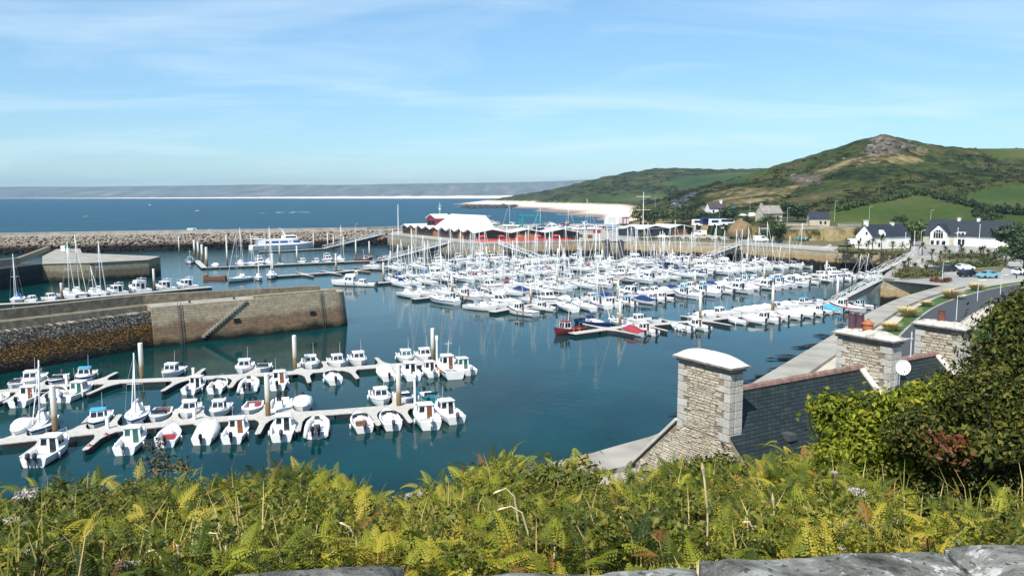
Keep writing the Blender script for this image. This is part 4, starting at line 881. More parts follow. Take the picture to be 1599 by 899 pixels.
proto('cru_b', 'low white motor cruiser', 'motor cruiser', motor_cruiser, L=8.2, B=2.9, H=1.05, fly=False, boot='darkgrey', stripe='navy')
proto('fis_w', 'white fishing boat with red waterline', 'fishing boat', fishing_boat, gear='orange')
proto('fis_b', 'blue-trimmed fishing boat', 'fishing boat', fishing_boat, boot='blue', roof='lightblue', door='glass', gear='yellow')
proto('fis_r', 'red-hulled fishing boat', 'fishing boat', fishing_boat, L=6.4, B=2.4, H=.8, hull='red', boot='darkgrey', house='white', roof='red', gear='orange')
proto('fis_d', 'brown-doored wheelhouse boat', 'fishing boat', fishing_boat, L=6.8, boot='darkgrey', door='brown', gear='grey')
proto('din_w', 'small white rowing dinghy', 'dinghy', rowing_dinghy)
proto('din_b', 'small blue rowing dinghy', 'dinghy', rowing_dinghy, hull='blue')
proto('mic_w', 'small white cabin boat', 'motorboat', cabin_boat, L=4.9, B=2.0, H=.65, ant=False, door='glass', motor='grey')
proto('opn_s', 'small open motorboat', 'motorboat', open_boat, L=4.1, B=1.7, H=.55, screen=False, motor='grey')
def boat(key, x, y, ang, label, group, z=0., rx=0., ry=0.):
    p = PROTO[key]
    if p[0] is None: p[0] = p[1](**p[2]); o = p[0]
    else: o = copy_tree(p[0])
    o.location = (x, y, z); o.rotation_euler = (rx, ry, ang); tag(o, label, DESC[key][1], group)
    return o
ORD = ['outermost', 'second', 'third', 'fourth', 'fifth', 'sixth', 'seventh', 'eighth', 'ninth', 'tenth', 'eleventh', 'twelfth', 'thirteenth', 'fourteenth', 'fifteenth', 'sixteenth', 'seventeenth', 'eighteenth', 'nineteenth', 'twentieth'] + ['twenty-' + a for a in ('first', 'second', 'third', 'fourth', 'fifth', 'sixth', 'seventh', 'eighth', 'ninth')] + ['thirtieth'] + ['thirty-' + a for a in ('first', 'second', 'third', 'fourth', 'fifth', 'sixth', 'seventh', 'eighth', 'ninth')] + ['fortieth'] + ['forty-' + a for a in ('first', 'second', 'third', 'fourth', 'fifth', 'sixth', 'seventh', 'eighth', 'ninth')]
LEN = {k: v[2].get('L', {'cabin_boat': 5.7, 'open_boat': 5., 'covered_boat': 5.4, 'rib': 5.2, 'sail_yacht': 8.2, 'motor_cruiser': 9., 'fishing_boat': 7.2, 'rowing_dinghy': 3.}[v[1].__name__]) for k, v in PROTO.items()}
BEAM = {k: v[2].get('B', {'cabin_boat': 2.2, 'open_boat': 2.05, 'covered_boat': 2.1, 'rib': 2.2, 'sail_yacht': 2.75, 'motor_cruiser': 3.1, 'fishing_boat': 2.75, 'rowing_dinghy': 1.35}[v[1].__name__]) for k, v in PROTO.items()}

# ---------------------------------------------------------------- pontoons, piles, gangways
def pontoon(pts, label, fingers=(), wdt=1.9, name='floating_pontoon', group='floating pontoons', zt=.58):
    """pts: axis polyline (Vectors); fingers: (point, direction angle, length)"""
    o = empty(name, (0, 0, 0), 0, label, 'pontoon', group); b = MB(); f = MB()
    n = len(pts); L_, R_ = [], []
    for i, p in enumerate(pts):
        d = (pts[min(i + 1, n - 1)] - pts[max(i - 1, 0)]); d.z = 0; d.normalize(); q = Vector((-d.y, d.x, 0)) * wdt / 2
        L_.append((p.x + q.x, p.y + q.y)); R_.append((p.x - q.x, p.y - q.y))
    poly = L_ + R_[::-1]; b.prism(poly, zt - .09, zt); b.build('deck', M['deck'], o)
    for i in range(n - 1):
        a, c = pts[i], pts[i + 1]; d = c - a; ln = d.length; k = max(1, int(ln / 4.2)); 
        for j in range(k):
            m_ = a + d * ((j + .5) / k); f.box((m_.x, m_.y, .155), (ln / k * .90, wdt * .985, .60), math.atan2(d.y, d.x))
    f.build('float', M['float'], o)
    for p, an, ln in fingers:
        d = Vector((math.cos(an), math.sin(an))); q = Vector((-d.y, d.x)); s0 = wdt / 2 * .9
        P = [p.xy + d * s0 + q * 1.05, p.xy + d * (s0 + .9) + q * .55, p.xy + d * (s0 + 2) + q * .30, p.xy + d * ln + q * .26, p.xy + d * (ln + .25), p.xy + d * ln - q * .26, p.xy + d * (s0 + 2) - q * .30, p.xy + d * (s0 + .9) - q * .55, p.xy + d * s0 - q * 1.05]
        g = MB(); g.prism([(v.x, v.y) for v in P], zt - .09, zt - .004); fo = g.build('finger', M['deck'], o)
        g = MB(); g.prism([((p.xy + (v - p.xy) * .97).x, (p.xy + (v - p.xy) * .97).y) for v in P], -.12, zt - .09); g.build('float', M['float'], fo)
    return o
NPILE = [0]
def pile(px, ybase, ytop, label, z0=0., r=.27):
    p = at(px, ybase, z0); top = at_y(px, ytop, p.y).z
    b = MB(); b.tube([(0, 0, -3), (0, 0, top - .06)], r, 12); b.lathe([(r * 1.02, -.06), (r * 1.02, .0), (r * .7, .06)], (0, 0, top), 12)
    o = b.build('mooring_pile', M['pile'], smooth=R(40)); o.location = (p.x, p.y, 0)
    tag(o, label, 'mooring pile', 'concrete mooring piles'); return o
def gangway(a, c, label, wd=1.6, h=1.3):
    """truss gangway from a (quay) to c (pontoon)"""
    a = Vector(a); c = Vector(c); o = empty('gangway', (0, 0, 0), 0, label, 'gangway', 'gangways down to the pontoons'); d = c - a; L = d.length; q = Vector((-d.y, d.x, 0)).normalized() * wd / 2; up = Vector((0, 0, h))
    b = MB(); b.bar(a, c, wd * .96, .08); b.build('walkway', M['deck'], o)
    k = max(5, int(L / 2.2))
    for s_ in (-1, 1):
        b = MB(); A = a + q * s_; D = c + q * s_
        b.bar(A, D, .12, .22); b.bar(A + up, D + up, .10)
        for i in range(k + 1):
            p = A.lerp(D, i / k); b.bar(p, p + up, .07)
            if i < k: r_ = A.lerp(D, (i + 1) / k); b.bar(p if i % 2 else p + up, r_ + up if i % 2 else r_, .12)
        b.build('truss', M['galv'], o)
    b = MB(); 
    def sec(k, dp): p = a.lerp(c, k); return [p + q * .9 + Vector((0, 0, -.06)), p - q * .9 + Vector((0, 0, -.06)), p - q * .5 + Vector((0, 0, -.06 - dp)), p + q * .5 + Vector((0, 0, -.06 - dp))]
    b.loft([sec(0, .5), sec(.2, 1.5), sec(.45, 1.5), sec(.97, .3)]); b.build('underbeam_and_shadow', M['darkgrey'], o)  # girder hung deep and dark, its bulk also standing in for the shadow beneath
    return o
# ================================================================ MARINA
def row(pts):
    P_ = [at(a, c, .5) for a, c in pts]
    for p in P_: p.z = 0
    return P_
def along(P_, s):
    for a, c in zip(P_[:-1], P_[1:]):
        L = (c - a).length
        if s <= L or c is P_[-1]: d = (c - a) / L; return a + d * s, d
        s -= L
def length(P_): return sum((c - a).length for a, c in zip(P_[:-1], P_[1:]))
def s_at_px(P_, px):
    L = length(P_); best = (1e9, 0)
    for i in range(400):
        s = L * i / 399; q, d = along(P_, s); e = abs(proj(q.x, q.y, .5)[0] - px)
        if e < best[0]: best = (e, s)
    return best[1]
LET = 'near'; 
def moor(P_, s, side, key, lean=0., gap=.45):
    """position and heading of a boat lying bow-in to a pontoon; side -1 = towards the camera"""
    q, d = along(P_, s); nrm = Vector((d.y, -d.x, 0)) * (1 if side < 0 else -1); nrm.rotate(Matrix.Rotation(lean, 3, 'Z')); 
    c = q + nrm * (1.0 + gap + LEN[key] / 2); return c, math.atan2(-nrm.y, -nrm.x), math.atan2(nrm.y, nrm.x)
rb = random.Random(11)
G_NEAR = 'boats on the two nearest pontoons'; G_MAIN = 'boats in the main marina'
def put(P_, s, side, key, label, group, lean=0., flip=False):
    c, a, _ = moor(P_, s, side, key, lean); a += rb.uniform(-.05, .05) + (math.pi if flip else 0)
    return boat(key, c.x, c.y, a, label, group, z=rb.uniform(-.04, .04), rx=rb.uniform(-.02, .02))
def adj(key): return DESC[key][0]
def named_row(P_, items, side, where, group, fing, leanf, from_end):
    """items: (px, key); px = column of the boat in the photograph, nearest end of the pontoon last or first"""
    its = sorted(items, key=lambda i: i[0], reverse=from_end)
    for n_, it in enumerate(its):
        s = s_at_px(P_, it[0] ); ln = leanf(s)
        put(P_, s, side, it[1], '%s, %s from open-water end, %s side of %s' % (adj(it[1]), ORD[n_] if n_ else 'first', 'near' if side < 0 else 'far', where), group, ln, flip=len(it) > 2)
A = row([(-60, 617), (0, 612), (140, 598), (325, 590), (460, 582), (605, 571), (688, 566)])
B = row([(-60, 698), (0, 690), (165, 672), (320, 656), (422, 650), (520, 644), (655, 633)])
LA, LB = length(A), length(B)
lean_n = lambda Lr: (lambda s: R(-22 * max(0, 1 - s / (Lr * .75))))
fA = lambda s: lean_n(LA)(s); fB = lambda s: lean_n(LB)(s)
leanA = fA; leanAf = lambda s: -0 + fA(s)
near_A_far = [(12, 'open_a'), (34, 'cab_f'), (78, 'open_b'), (124, 'cab_c'), (250, 'cab_a'), (376, 'cab_b'), (408, 'open_a'), (491, 'cab_b'), (534, 'cab_a'), (569, 'cab_f'), (641, 'cab_e'), (672, 'cab_b')]
near_A_near = [(20, 'opn_s'), (66, 'cab_a'), (106, 'open_a'), (156, 'cab_e'), (322, 'mic_w'), (352, 'open_b'), (396, 'rib_w'), (440, 'cab_a'), (512, 'open_a'), (590, 'cov_w'), (632, 'cab_b'), (662, 'mic_w'), (688, 'fis_d')]
near_B_far = [(12, 'cov_w'), (38, 'yac_s'), (138, 'cab_c'), (200, 'yac_s'), (242, 'open_d'), (292, 'cab_a'), (330, 'mic_w'), (385, 'open_c'), (432, 'rib_w'), (471, 'cov_w'), (604, 'cab_b'), (642, 'open_a')]
near_B_near = [(112, 'cab_f'), (226, 'cab_e'), (276, 'open_c'), (342, 'cov_w'), (384, 'cab_a'), (448, 'cab_b'), (496, 'rib_w'), (556, 'open_d'), (598, 'open_b'), (650, 'cab_p')]
named_row(A, near_A_far, 1, 'second-nearest pontoon', G_NEAR, None, lambda s: fA(s) * .6, True)
named_row(A, near_A_near, -1, 'second-nearest pontoon', G_NEAR, None, fA, True)
named_row(B, near_B_far, 1, 'nearest pontoon', G_NEAR, None, lambda s: fB(s) * .6, True)
named_row(B, near_B_near, -1, 'nearest pontoon', G_NEAR, None, fB, True)
def fingers(P_, pxs, side, lf, ln=6.0):
    out = []
    for px in pxs:
        s = s_at_px(P_, px); q, d = along(P_, s); n_ = Vector((d.y, -d.x, 0)) * (1 if side < 0 else -1); n_.rotate(Matrix.Rotation(lf(s), 3, 'Z')); out.append((q, math.atan2(n_.y, n_.x), ln))
    return out
pontoon(A, 'second-nearest long floating pontoon, below the stone jetty', fingers(A, [42, 134, 182, 284, 372, 476, 546, 612], -1, fA) + fingers(A, [55, 150, 300, 392, 470, 514, 600, 655], 1, lambda s: fA(s) * .6, 5.5))
pontoon(B, 'nearest long floating pontoon, just above the bracken', fingers(B, [82, 168, 318, 416, 470, 578, 625], -1, fB) + fingers(B, [20, 118, 168, 268, 312, 410, 450, 625], 1, lambda s: fB(s) * .6, 5.5))
# the cross-ends of the two nearest pontoons carry one more boat each
qe, de = along(A, LA); ne = Vector((de.y, -de.x, 0))
boat('cab_e', qe.x + de.x * 2.2 + ne.x * 3.6, qe.y + de.y * 2.2 + ne.y * 3.6, math.atan2(-ne.y, -ne.x) + .12, 'white cabin boat with green windows lying across the end of the second-nearest pontoon', G_NEAR)
qe, de = along(B, LB); ne = Vector((de.y, -de.x, 0))
boat('cab_b', qe.x + de.x * 2.2 + ne.x * 3.4, qe.y + de.y * 2.2 + ne.y * 3.4, math.atan2(-ne.y, -ne.x) + .1, 'white cabin boat with black outboard lying across the end of the nearest pontoon', G_NEAR)
boat('open_g', qe.x + de.x * 1.9 - ne.x * 3.4, qe.y + de.y * 1.9 - ne.y * 3.4, math.atan2(ne.y, ne.x) + .05, 'open teal-hulled motorboat beside the outer end of the nearest pontoon', G_NEAR)
for P_, nm in ((A, 'second-nearest'), (B, 'nearest')):        # the white service posts at the outer ends
    q, d = along(P_, length(P_) - .5); b = MB(); b.box((q.x, q.y, 2.1), (.22, .22, 3.1)); b.box((q.x, q.y, 3.9), (.34, .34, .6)); tag(b.build('lamp_post', M['white']), 'white lamp post at the end of the %s pontoon' % nm, 'lamp post', 'lamp posts on the pontoons')
    for k, px in enumerate((165, 300) if nm == 'nearest' else (100, 300)):
        q, d = along(P_, s_at_px(P_, px)); b = MB(); b.box((q.x, q.y + .5, 1.1), (.26, .26, 1.1)); b.box((q.x, q.y + .5, 1.7), (.32, .32, .12)); tag(b.build('service_bollard', M['white']), 'white service bollard on the %s stretch of the %s pontoon' % (('left', 'middle')[k], nm), 'bollard', 'service bollards')
for px, py, lb in ((166, 682, 'red mooring buoy under the left finger of the nearest pontoon'), (140, 700, 'small red buoy off the tip of a finger of the nearest pontoon')):
    p = at(px, py, .3); b = MB(); b.lathe([(.03, -.38), (.25, -.28), (.36, 0), (.25, .28), (.06, .36), (.05, .46)], (p.x, p.y, .3), 12); tag(b.build('mooring_buoy', M['red'], smooth=True), lb, 'buoy', 'red mooring buoys')
for px, yt, yb, lb in ((222, 536, 597, 'on the left stretch of the second-nearest pontoon'), (461, 524, 582, 'on the middle of the second-nearest pontoon'), (676, 513, 567, 'near the outer end of the second-nearest pontoon'),
    (87, 602, 682, 'on the left stretch of the nearest pontoon'), (419, 583, 657, 'on the middle of the nearest pontoon'), (623, 569, 641, 'near the outer end of the nearest pontoon')):
    pile(px, yb, yt, 'pale concrete mooring pile ' + lb)

# ---- main marina rows, front to back
ROWS = [
 ('front marina row', [(893, 521), (968, 511), (1093, 501), (1206, 488), (1307, 474), (1336, 471)], 0),
 ('second marina row', [(768, 487), (829, 476), (965, 468), (1085, 453), (1193, 442), (1290, 433), (1362, 428)], 1),
 ('third marina row', [(645, 467), (760, 455), (870, 444), (978, 434), (1075, 424), (1166, 416), (1243, 412)], 2),
 ('fourth marina row', [(588, 442), (700, 433), (803, 425), (900, 417), (1031, 408), (1095, 403.5)], 3),
 ('back marina row', [(430, 431), (527, 425), (600, 417), (690, 412), (750, 408.5), (845, 403.5), (922, 401.5)], 4)]
KEYS = [
 ['open_a', 'open_b', 'cab_a', 'cov_w', 'cab_g', 'open_a', 'mic_w', 'cab_b', 'cov_b', 'open_c', 'rib_g', 'cab_c', 'opn_s', 'open_d', 'cab_a', 'fis_w', 'cov_w', 'cab_d'],
 ['cab_a', 'cru_b', 'open_a', 'cab_b', 'cab_f', 'yac_w', 'cov_n', 'cab_g', 'yac_s', 'cru_b', 'cab_e', 'yac_w', 'cov_w', 'cab_c', 'yac_c', 'cab_a', 'cru_a', 'mic_w', 'fis_b', 'cov_w'],
 ['yac_w', 'yac_w', 'cab_f', 'yac_l', 'cru_a', 'yac_c', 'yac_w', 'yac_s', 'yac_w', 'fis_w', 'cru_b', 'yac_r', 'yac_l', 'yac_l', 'cov_n', 'cab_a', 'yac_c', 'cab_a'],
 ['yac_w', 'yac_l', 'yac_b', 'cru_a', 'yac_s', 'yac_w', 'yac_l', 'yac_n', 'yac_l', 'yac_c', 'cru_b', 'yac_w', 'yac_s', 'yac_r', 'yac_b', 'cab_b'],
 ['yac_w', 'cru_b', 'yac_s', 'cab_f', 'yac_l', 'cru_a', 'yac_b', 'cab_a', 'yac_w', 'fis_w']]
SKIP = {0: {(-1, 0), (-1, 1), (-1, 2), (-1, 3), (1, 0), (1, 1)}, 3: set(), 4: set()}
FIX = {(1, -1, 0): 'fis_d', (1, -1, 1): 'cab_f', (1, -1, 2): 'cab_b', (0, 1, 2): 'yac_n', (0, 1, 3): 'yac_s', (0, 1, 4): 'cab_b', (2, -1, 0): 'yac_l', (2, -1, 1): 'cab_f', (2, -1, 2): 'fis_d', (1, -1, 9): 'cov_n', (0, -1, 17): 'cov_l', (0, -1, 18): 'fis_w', (3, -1, 0): 'yac_b', (2, 1, 0): 'yac_w', (2, 1, 1): 'yac_w'}
NB = 0
for where, pts, ri in ROWS:
    P_ = row(pts); L = length(P_); fing = []
    for side in (-1, 1):
        s = 1.8 if ri else 2.0; n_ = 0; k = 0; fc = 0; rr = random.Random(ri * 10 + side); ordn = 0
        while s < L - (4 if ri != 4 else 3):
            key = FIX.get((ri, side, k)) or rr.choice(KEYS[ri])
            step = BEAM[key] + .62 + rr.random() * .35
            skip = (side, k) in SKIP.get(ri, ()) or rr.random() < (.06, .05, .07, .10, .30)[ri]
            if ri == 4 and s < 34: skip = True
            if ri == 4 and side > 0 and s > 75: skip = skip or rr.random() < .5
            if ri == 3 and s < 5: skip = skip or (side > 0) or k == 1
            if not skip and (ri, side) != (0, -1) or (not skip and s > 8):
                lab = '%s, %s from open-water end, %s side of %s' % (adj(key), ORD[ordn] if ordn else 'first', 'near' if side < 0 else 'far', where)
                put(P_, s + BEAM[key] / 2, side, key, lab, G_MAIN, lean=.0, flip=rr.random() < .12 and key[:3] in ('yac', 'cru')); ordn += 1; NB += 1
            s += step; k += 1; fc += 1
            if fc % 2 == 0:
                q, d = along(P_, min(s, L - 1)); nv = Vector((d.y, -d.x, 0)) * (1 if side < 0 else -1); fing.append((q, math.atan2(nv.y, nv.x), 6.2 if ri < 2 else 7.)); s += .75
    pontoon(P_, 'long floating pontoon of the ' + where, fing)
# named boats of the front row's outer end
P0 = row(ROWS[0][1]); q, d = along(P0, 0.); n_ = Vector((d.y, -d.x, 0))
boat('fis_r', q.x + d.x * 1.6 - n_.x * 2.7, q.y + d.y * 1.6 - n_.y * 2.7, math.atan2(-d.y, -d.x), 'red-hulled boat with red cabin roof at the outer end of the front marina row', G_MAIN)
put(P0, 9.5, -1, 'cov_r', 'dark-red-covered motorboat near the outer end of the front marina row', G_MAIN)
put(P0, 13.0, -1, 'cab_g', 'blue-striped white cabin boat right beside the dark-red-covered boat', G_MAIN)
put(P0, 20.5, -1, 'open_b', 'open blue-striped motorboat right of the front row gap, dark outboard', G_MAIN)
# piles of the main marina
for rn_, lst in (('front row', [(968, 470, 512), (1093, 456, 502), (1206, 446, 488.5), (1307, 432, 474)]), ('second row', [(829, 443, 476), (965, 438, 469), (1085, 428, 453), (1193, 416, 442.5), (1290, 408, 434), (1377, 402, 426)]),
    ('third row', [(706, 425, 461), (870, 416, 445), (978, 408, 435), (1075, 401, 424), (1166, 396, 416), (1249, 391, 412)]), ('fourth row', [(599, 410, 440), (690, 404, 433), (803, 399, 426), (940, 390, 414), (1031, 387, 408)]),
    ('back row', [(525, 396, 425), (610, 392, 416), (760, 385, 408), (872, 388, 403)])):
    for k, (px, yt, yb) in enumerate(lst):
        pile(px, yb, yt, 'concrete mooring pile, %s from the open-water end of the marina\'s %s' % (ORD[k] if k else 'first', rn_))
# gangways
def gw(a, c, label): gangway(at(a[0], a[1], QZ + .1), at(c[0], c[1], .75), label)
gw((1375, 436), (1300, 474), 'steel truss gangway down to the front marina row, nearest of all gangways')
gw((1428, 399), (1362, 429), 'steel truss gangway down to the second marina row below the palm garden')
gw((1297, 388), (1243, 412.5), 'steel truss gangway down to the third marina row, right of the blue beached boat')
gw((1157, 382), (1095, 404), 'steel truss gangway down to the fourth marina row')
gw((778, 380.5), (845, 404), 'steel truss gangway sloping right below the red terrace barrier')
gw((704, 378), (596, 407), 'long steel gangway sloping left below the harbour office')
gw((598, 365.5), (505, 388), 'long steel gangway down to the ferry berth')
gw((300, 366), (206, 388), 'long steel gangway from the breakwater to the fishing boat berth')

# ---- outer basin: L-shaped pontoon, ferry berth, cluster behind the jetty
O1 = row([(307, 407), (319, 418), (415, 414), (470, 411.5), (555, 408), (616, 406)])
pontoon(O1, 'angled floating pontoon with five piles at its left bend', [])
for k, (px, yt, yb) in enumerate(((304, 375, 399), (310, 378, 402), (316, 382, 407), (323, 386, 415))): pile(px, yb, yt, 'thick concrete pile, %s from the back in the row of four by the bent pontoon' % ('first', 'second', 'third', 'fourth')[k], r=.42)
for px, yt, yb, lb in ((280, 369, 395, 'standing alone in the water left of the bent pontoon'), (355, 367, 412, 'tallest on the front of the bent pontoon'), (437, 381, 405, 'in front of the ferry'), (415, 372, 397, 'left in front of the ferry hull'), (464, 384, 411, 'on the bent pontoon below the ferry'), (490, 365, 389, 'beside the ferry bow'), (512, 364, 389, 'right of the ferry bow'), (521, 367, 390, 'behind the moored white boats right of the ferry'), (537, 370, 393, 'near the long gangway foot'), (556, 374, 404, 'on the bent pontoon left of the red boat'), (577, 377, 404, 'behind the red boat'),
    (426, 396, 431, 'on the left end of the back marina row'), (97, 442, 468, 'behind the jetty, beside the brown cabin boat'), (241, 420, 452, 'behind the jetty among the cruisers'), (195, 372, 389, 'by the fishing boat berth below the breakwater')):
    pile(px, yb, yt, 'concrete mooring pile ' + lb)
O2 = row([(404, 393), (455, 391), (508, 388)]); pontoon(O2, 'ferry berth pontoon below the breakwater', [])
O3 = row([(150, 392), (215, 388)]); pontoon(O3, 'small floating pontoon at the foot of the far left gangway', [])
LJ = row([(-20, 476), (60, 472), (160, 463), (250, 455), (330, 448)])
pontoon(LJ, 'floating pontoon half hidden behind the stone jetty', [])
G_J = 'boats behind the stone jetty'; G_O = 'boats in the outer basin'
for px, side, key, lb in ((22, 1, 'yac_b', 'white sailing yacht farthest left behind the stone jetty'), (60, 1, 'mic_w', 'small white cabin boat behind the jetty at left'), (90, 1, 'cab_a', 'white cabin boat with brown door behind the jetty'), (122, 1, 'yac_w', 'white sailing yacht first right of the brown-doored cabin boat behind the jetty'), (140, 1, 'yac_l', 'tall-masted blue-striped yacht behind the jetty'), (158, 1, 'yac_s', 'small yacht with leaning mast behind the jetty'), (172, 1, 'yac_w', 'white sailing yacht left of the low cruiser behind the jetty'), (196, 1, 'cru_b', 'low white cruiser behind the middle of the jetty'), (232, 1, 'cru_a', 'large white flybridge cruiser moored behind the jetty'), (272, 1, 'cru_b', 'low white cruiser right of the flybridge cruiser behind the jetty'), (306, 1, 'cru_b', 'low white cruiser with radar arch, last behind the jetty at right')):
    put(LJ, s_at_px(LJ, px), side, key, lb, G_J, flip=key[:3] == 'cru')
for px, side, key, lb in ((382, 1, 'yac_w', 'white yacht with tall mast at the left end of the bent pontoon'), (398, 1, 'yac_b', 'blue-covered yacht second from the left on the bent pontoon'), (412, 1, 'cru_b', 'low white cruiser on the bent pontoon'), (428, 1, 'yac_w', 'white yacht right of the cruiser on the bent pontoon'), (446, 1, 'open_a', 'open white motorboat on the bent pontoon'), (478, 1, 'cab_f', 'white twin-engined cabin boat below the ferry'), (500, 1, 'cab_a', 'white cabin boat right of the ferry'), (520, 1, 'cru_b', 'low white cruiser right of the ferry'), (540, 1, 'yac_w', 'white yacht behind the red fishing boat'), (340, 1, 'cov_w', 'white-covered boat beside the tall pile of the bent pontoon')):
    put(O1, s_at_px(O1, px), side, key, lb, G_O)
def lie(px, py, key, deg, lb): p = at(px, py, 0); boat(key, p.x, p.y, R(deg), lb, G_O)
lie(568, 408, 'fis_r', 30, 'red-hulled fishing boat moored alone by the long gangway foot')
lie(297, 411, 'fis_b', -65, 'blue-trimmed fishing boat beside the four thick piles')
lie(170, 392.5, 'fis_w', 20, 'white fishing boat below the breakwater at far left')
lie(374, 439, 'yac_w', -115, 'white yacht at the left end of the back marina row'); lie(404, 437, 'yac_s', -70, 'small yacht second at the left end of the back marina row'); lie(424, 434, 'yac_w', -75, 'white sailing yacht third at the left end of the back marina row')
lie(543, 446, 'cru_a', 170, 'white flybridge cruiser moored just behind the jetty nose'); lie(568, 447, 'cab_f', 165, 'white twin-engined boat right of the cruiser behind the jetty nose')
lie(600, 404, 'rib_g', 30, 'grey inflatable boat below the grey quay wall')
lie(1330, 484, 'din_w', 35, 'small white rowing dinghy at the gangway foot of the front marina row')
p = at(337, 436, 0); b = MB(); b.box((p.x, p.y, .35), (6, 2.6, .9)); b.box((p.x - 2.6, p.y, .95), (.5, 2.2, .3)); b.box((p.x + 2.2, p.y, .9), (.8, 1.6, .2)); tag(b.build('work_raft', M['brown']), 'dark brown work raft floating alone behind the jetty', 'raft')
for px, py, lb in ((308, 330, 'white speck of a motorboat far out on the open sea'), (234, 321, 'distant small white boat left of the farther sea boat')):
    p = at(px, py, 0); boat('cab_f' if px == 308 else 'cru_b', p.x, p.y, R(10), lb, 'boats out on the open sea')
# ferry
p = at(402, 391.5, 0); q = at(494, 388, 0); fd = q - p; fl_ = 27.; an = math.atan2(fd.y, fd.x); c = (p + q) / 2 + Vector((-math.sin(an), math.cos(an), 0)) * 5.5
fe = empty('passenger_ferry', (0, 0, 0), 0, 'large white passenger ferry with blue-tinted side windows below the breakwater', 'ferry')
b = MB(); T_ = [(-fl_ / 2, 3.2, 1.9), (-fl_ / 4, 3.4, 1.9), (fl_ * .15, 3.4, 2.0), (fl_ * .34, 2.4, 2.3), (fl_ * .46, .9, 2.7), (fl_ * .5, .05, 2.9)]
b.loft([[(x, -hb, z), (x - .3, -hb * .8, .0), (x - .3, 0, -.5), (x - .3, hb * .8, .0), (x, hb, z)] for x, hb, z in T_]); b.build('hull', M['white'], fe, smooth=R(40))
b = MB(); T_ = [(-fl_ * .40, 2.9), (fl_ * .1, 2.9), (fl_ * .30, 2.3), (fl_ * .40, 1.2)]
b.loft([[(x, -hb, 1.85), (x - (.4 if i > 1 else 0), -hb * .92, 4.2 - (.5 * i if i > 1 else 0)), (x - (.4 if i > 1 else 0), hb * .92, 4.2 - (.5 * i if i > 1 else 0)), (x, hb, 1.85)] for i, (x, hb) in enumerate(T_)]); sa = b.build('saloon', M['white'], fe)
M['bluewin'] = mat('blue_tinted_window', (.01, .06, .25), .1, spec=.8)
for x0, x1, m_ in ((-.30, -.24, 'glass'), (-.21, -.10, 'bluewin'), (-.08, .04, 'bluewin'), (.07, .24, 'bluewin')):
    for s_ in (-1, 1):
        b = MB(); x0_, x1_ = x0 * fl_, x1 * fl_; hb0 = 2.9 if x0 < .1 else 2.9 - .6 * (x0 - .1) / .2; hb1 = 2.9 if x1 < .1 else 2.9 - .6 * (x1 - .1) / .2
        b.add([(x0_, s_ * (hb0 * .972 + .03), 2.7), (x1_, s_ * (hb1 * .972 + .03), 2.7), (x1_, s_ * (hb1 * .945 + .03), 3.55), (x0_, s_ * (hb0 * .945 + .03), 3.55)], [(0, 1, 2, 3)]); b.build('window', M[m_], sa)
b = MB(); b.box((fl_ * .10, 0, 4.95), (6.0, 4.2, 1.6), 0, 0, .85); wh = b.build('wheelhouse', M['white'], fe)
for s_ in (-1, 1):
    b = MB(); b.box((fl_ * .10, s_ * 1.98, 5.05), (4.4, .12, .6)); b.build('window', M['glass'], wh)
b = MB(); b.tube([(fl_ * .04, 0, 5.6), (-.2, 0, 7.8), (-1.0, 0, 8.6), (-1.8, 0, 8.7)], [.35, .25, .16, .1], 8); b.build('mast', M['white'], fe)
b = MB(); b.tube([(-fl_ * .41, 2.6, 1.9), (-fl_ * .41, 2.6, 5.2), (-fl_ * .46, 2.0, 5.6)], .12, 6); b.tube([(-fl_ * .41, -2.6, 1.9), (-fl_ * .41, -2.6, 5.2), (-fl_ * .46, -2.0, 5.6)], .12, 6); b.box((-fl_ * .40, 0, 4.5), (4, 5.2, .14)); b.build('aft_canopy', M['white'], fe)
fe.location = (c.x, c.y, 0); fe.rotation_euler = (0, 0, an)
# ================================================================ BUILDINGS ON THE FAR SIDE
def panel(P, mat_, name, parent, off=.03, thick=.04):
    """thin slab on the quad P (outer side by its winding), proud of the wall by off"""
    n = (Vector(P[1]) - Vector(P[0])).cross(Vector(P[3]) - Vector(P[0])).normalized(); b = MB()
    f = [Vector(p) + n * off for p in P]; k = [Vector(p) - n * thick for p in P]
    b.add(f + k, [(0, 1, 2, 3), (7, 6, 5, 4), (0, 4, 5, 1), (1, 5, 6, 2), (2, 6, 7, 3), (3, 7, 4, 0)]); return b.build(name, M[mat_], parent)
class Bld:
    """local frame: u along the front (left to right as seen), v = depth away, z up"""
    def __init__(s, o, u): s.o = Vector(o); s.u = Vector((u[0], u[1], 0)).normalized(); s.v = Vector((-s.u.y, s.u.x, 0))
    def p(s, a, b_, z): q = s.o + s.u * a + s.v * b_; return (q.x, q.y, s.o.z + z)
    def rect(s, a0, a1, z0, z1, v=0.): return [s.p(a0, v, z0), s.p(a1, v, z0), s.p(a1, v, z1), s.p(a0, v, z1)]
    def side(s, b0, b1, z0, z1, a=0.): return [s.p(a, b1, z0), s.p(a, b0, z0), s.p(a, b0, z1), s.p(a, b1, z1)]
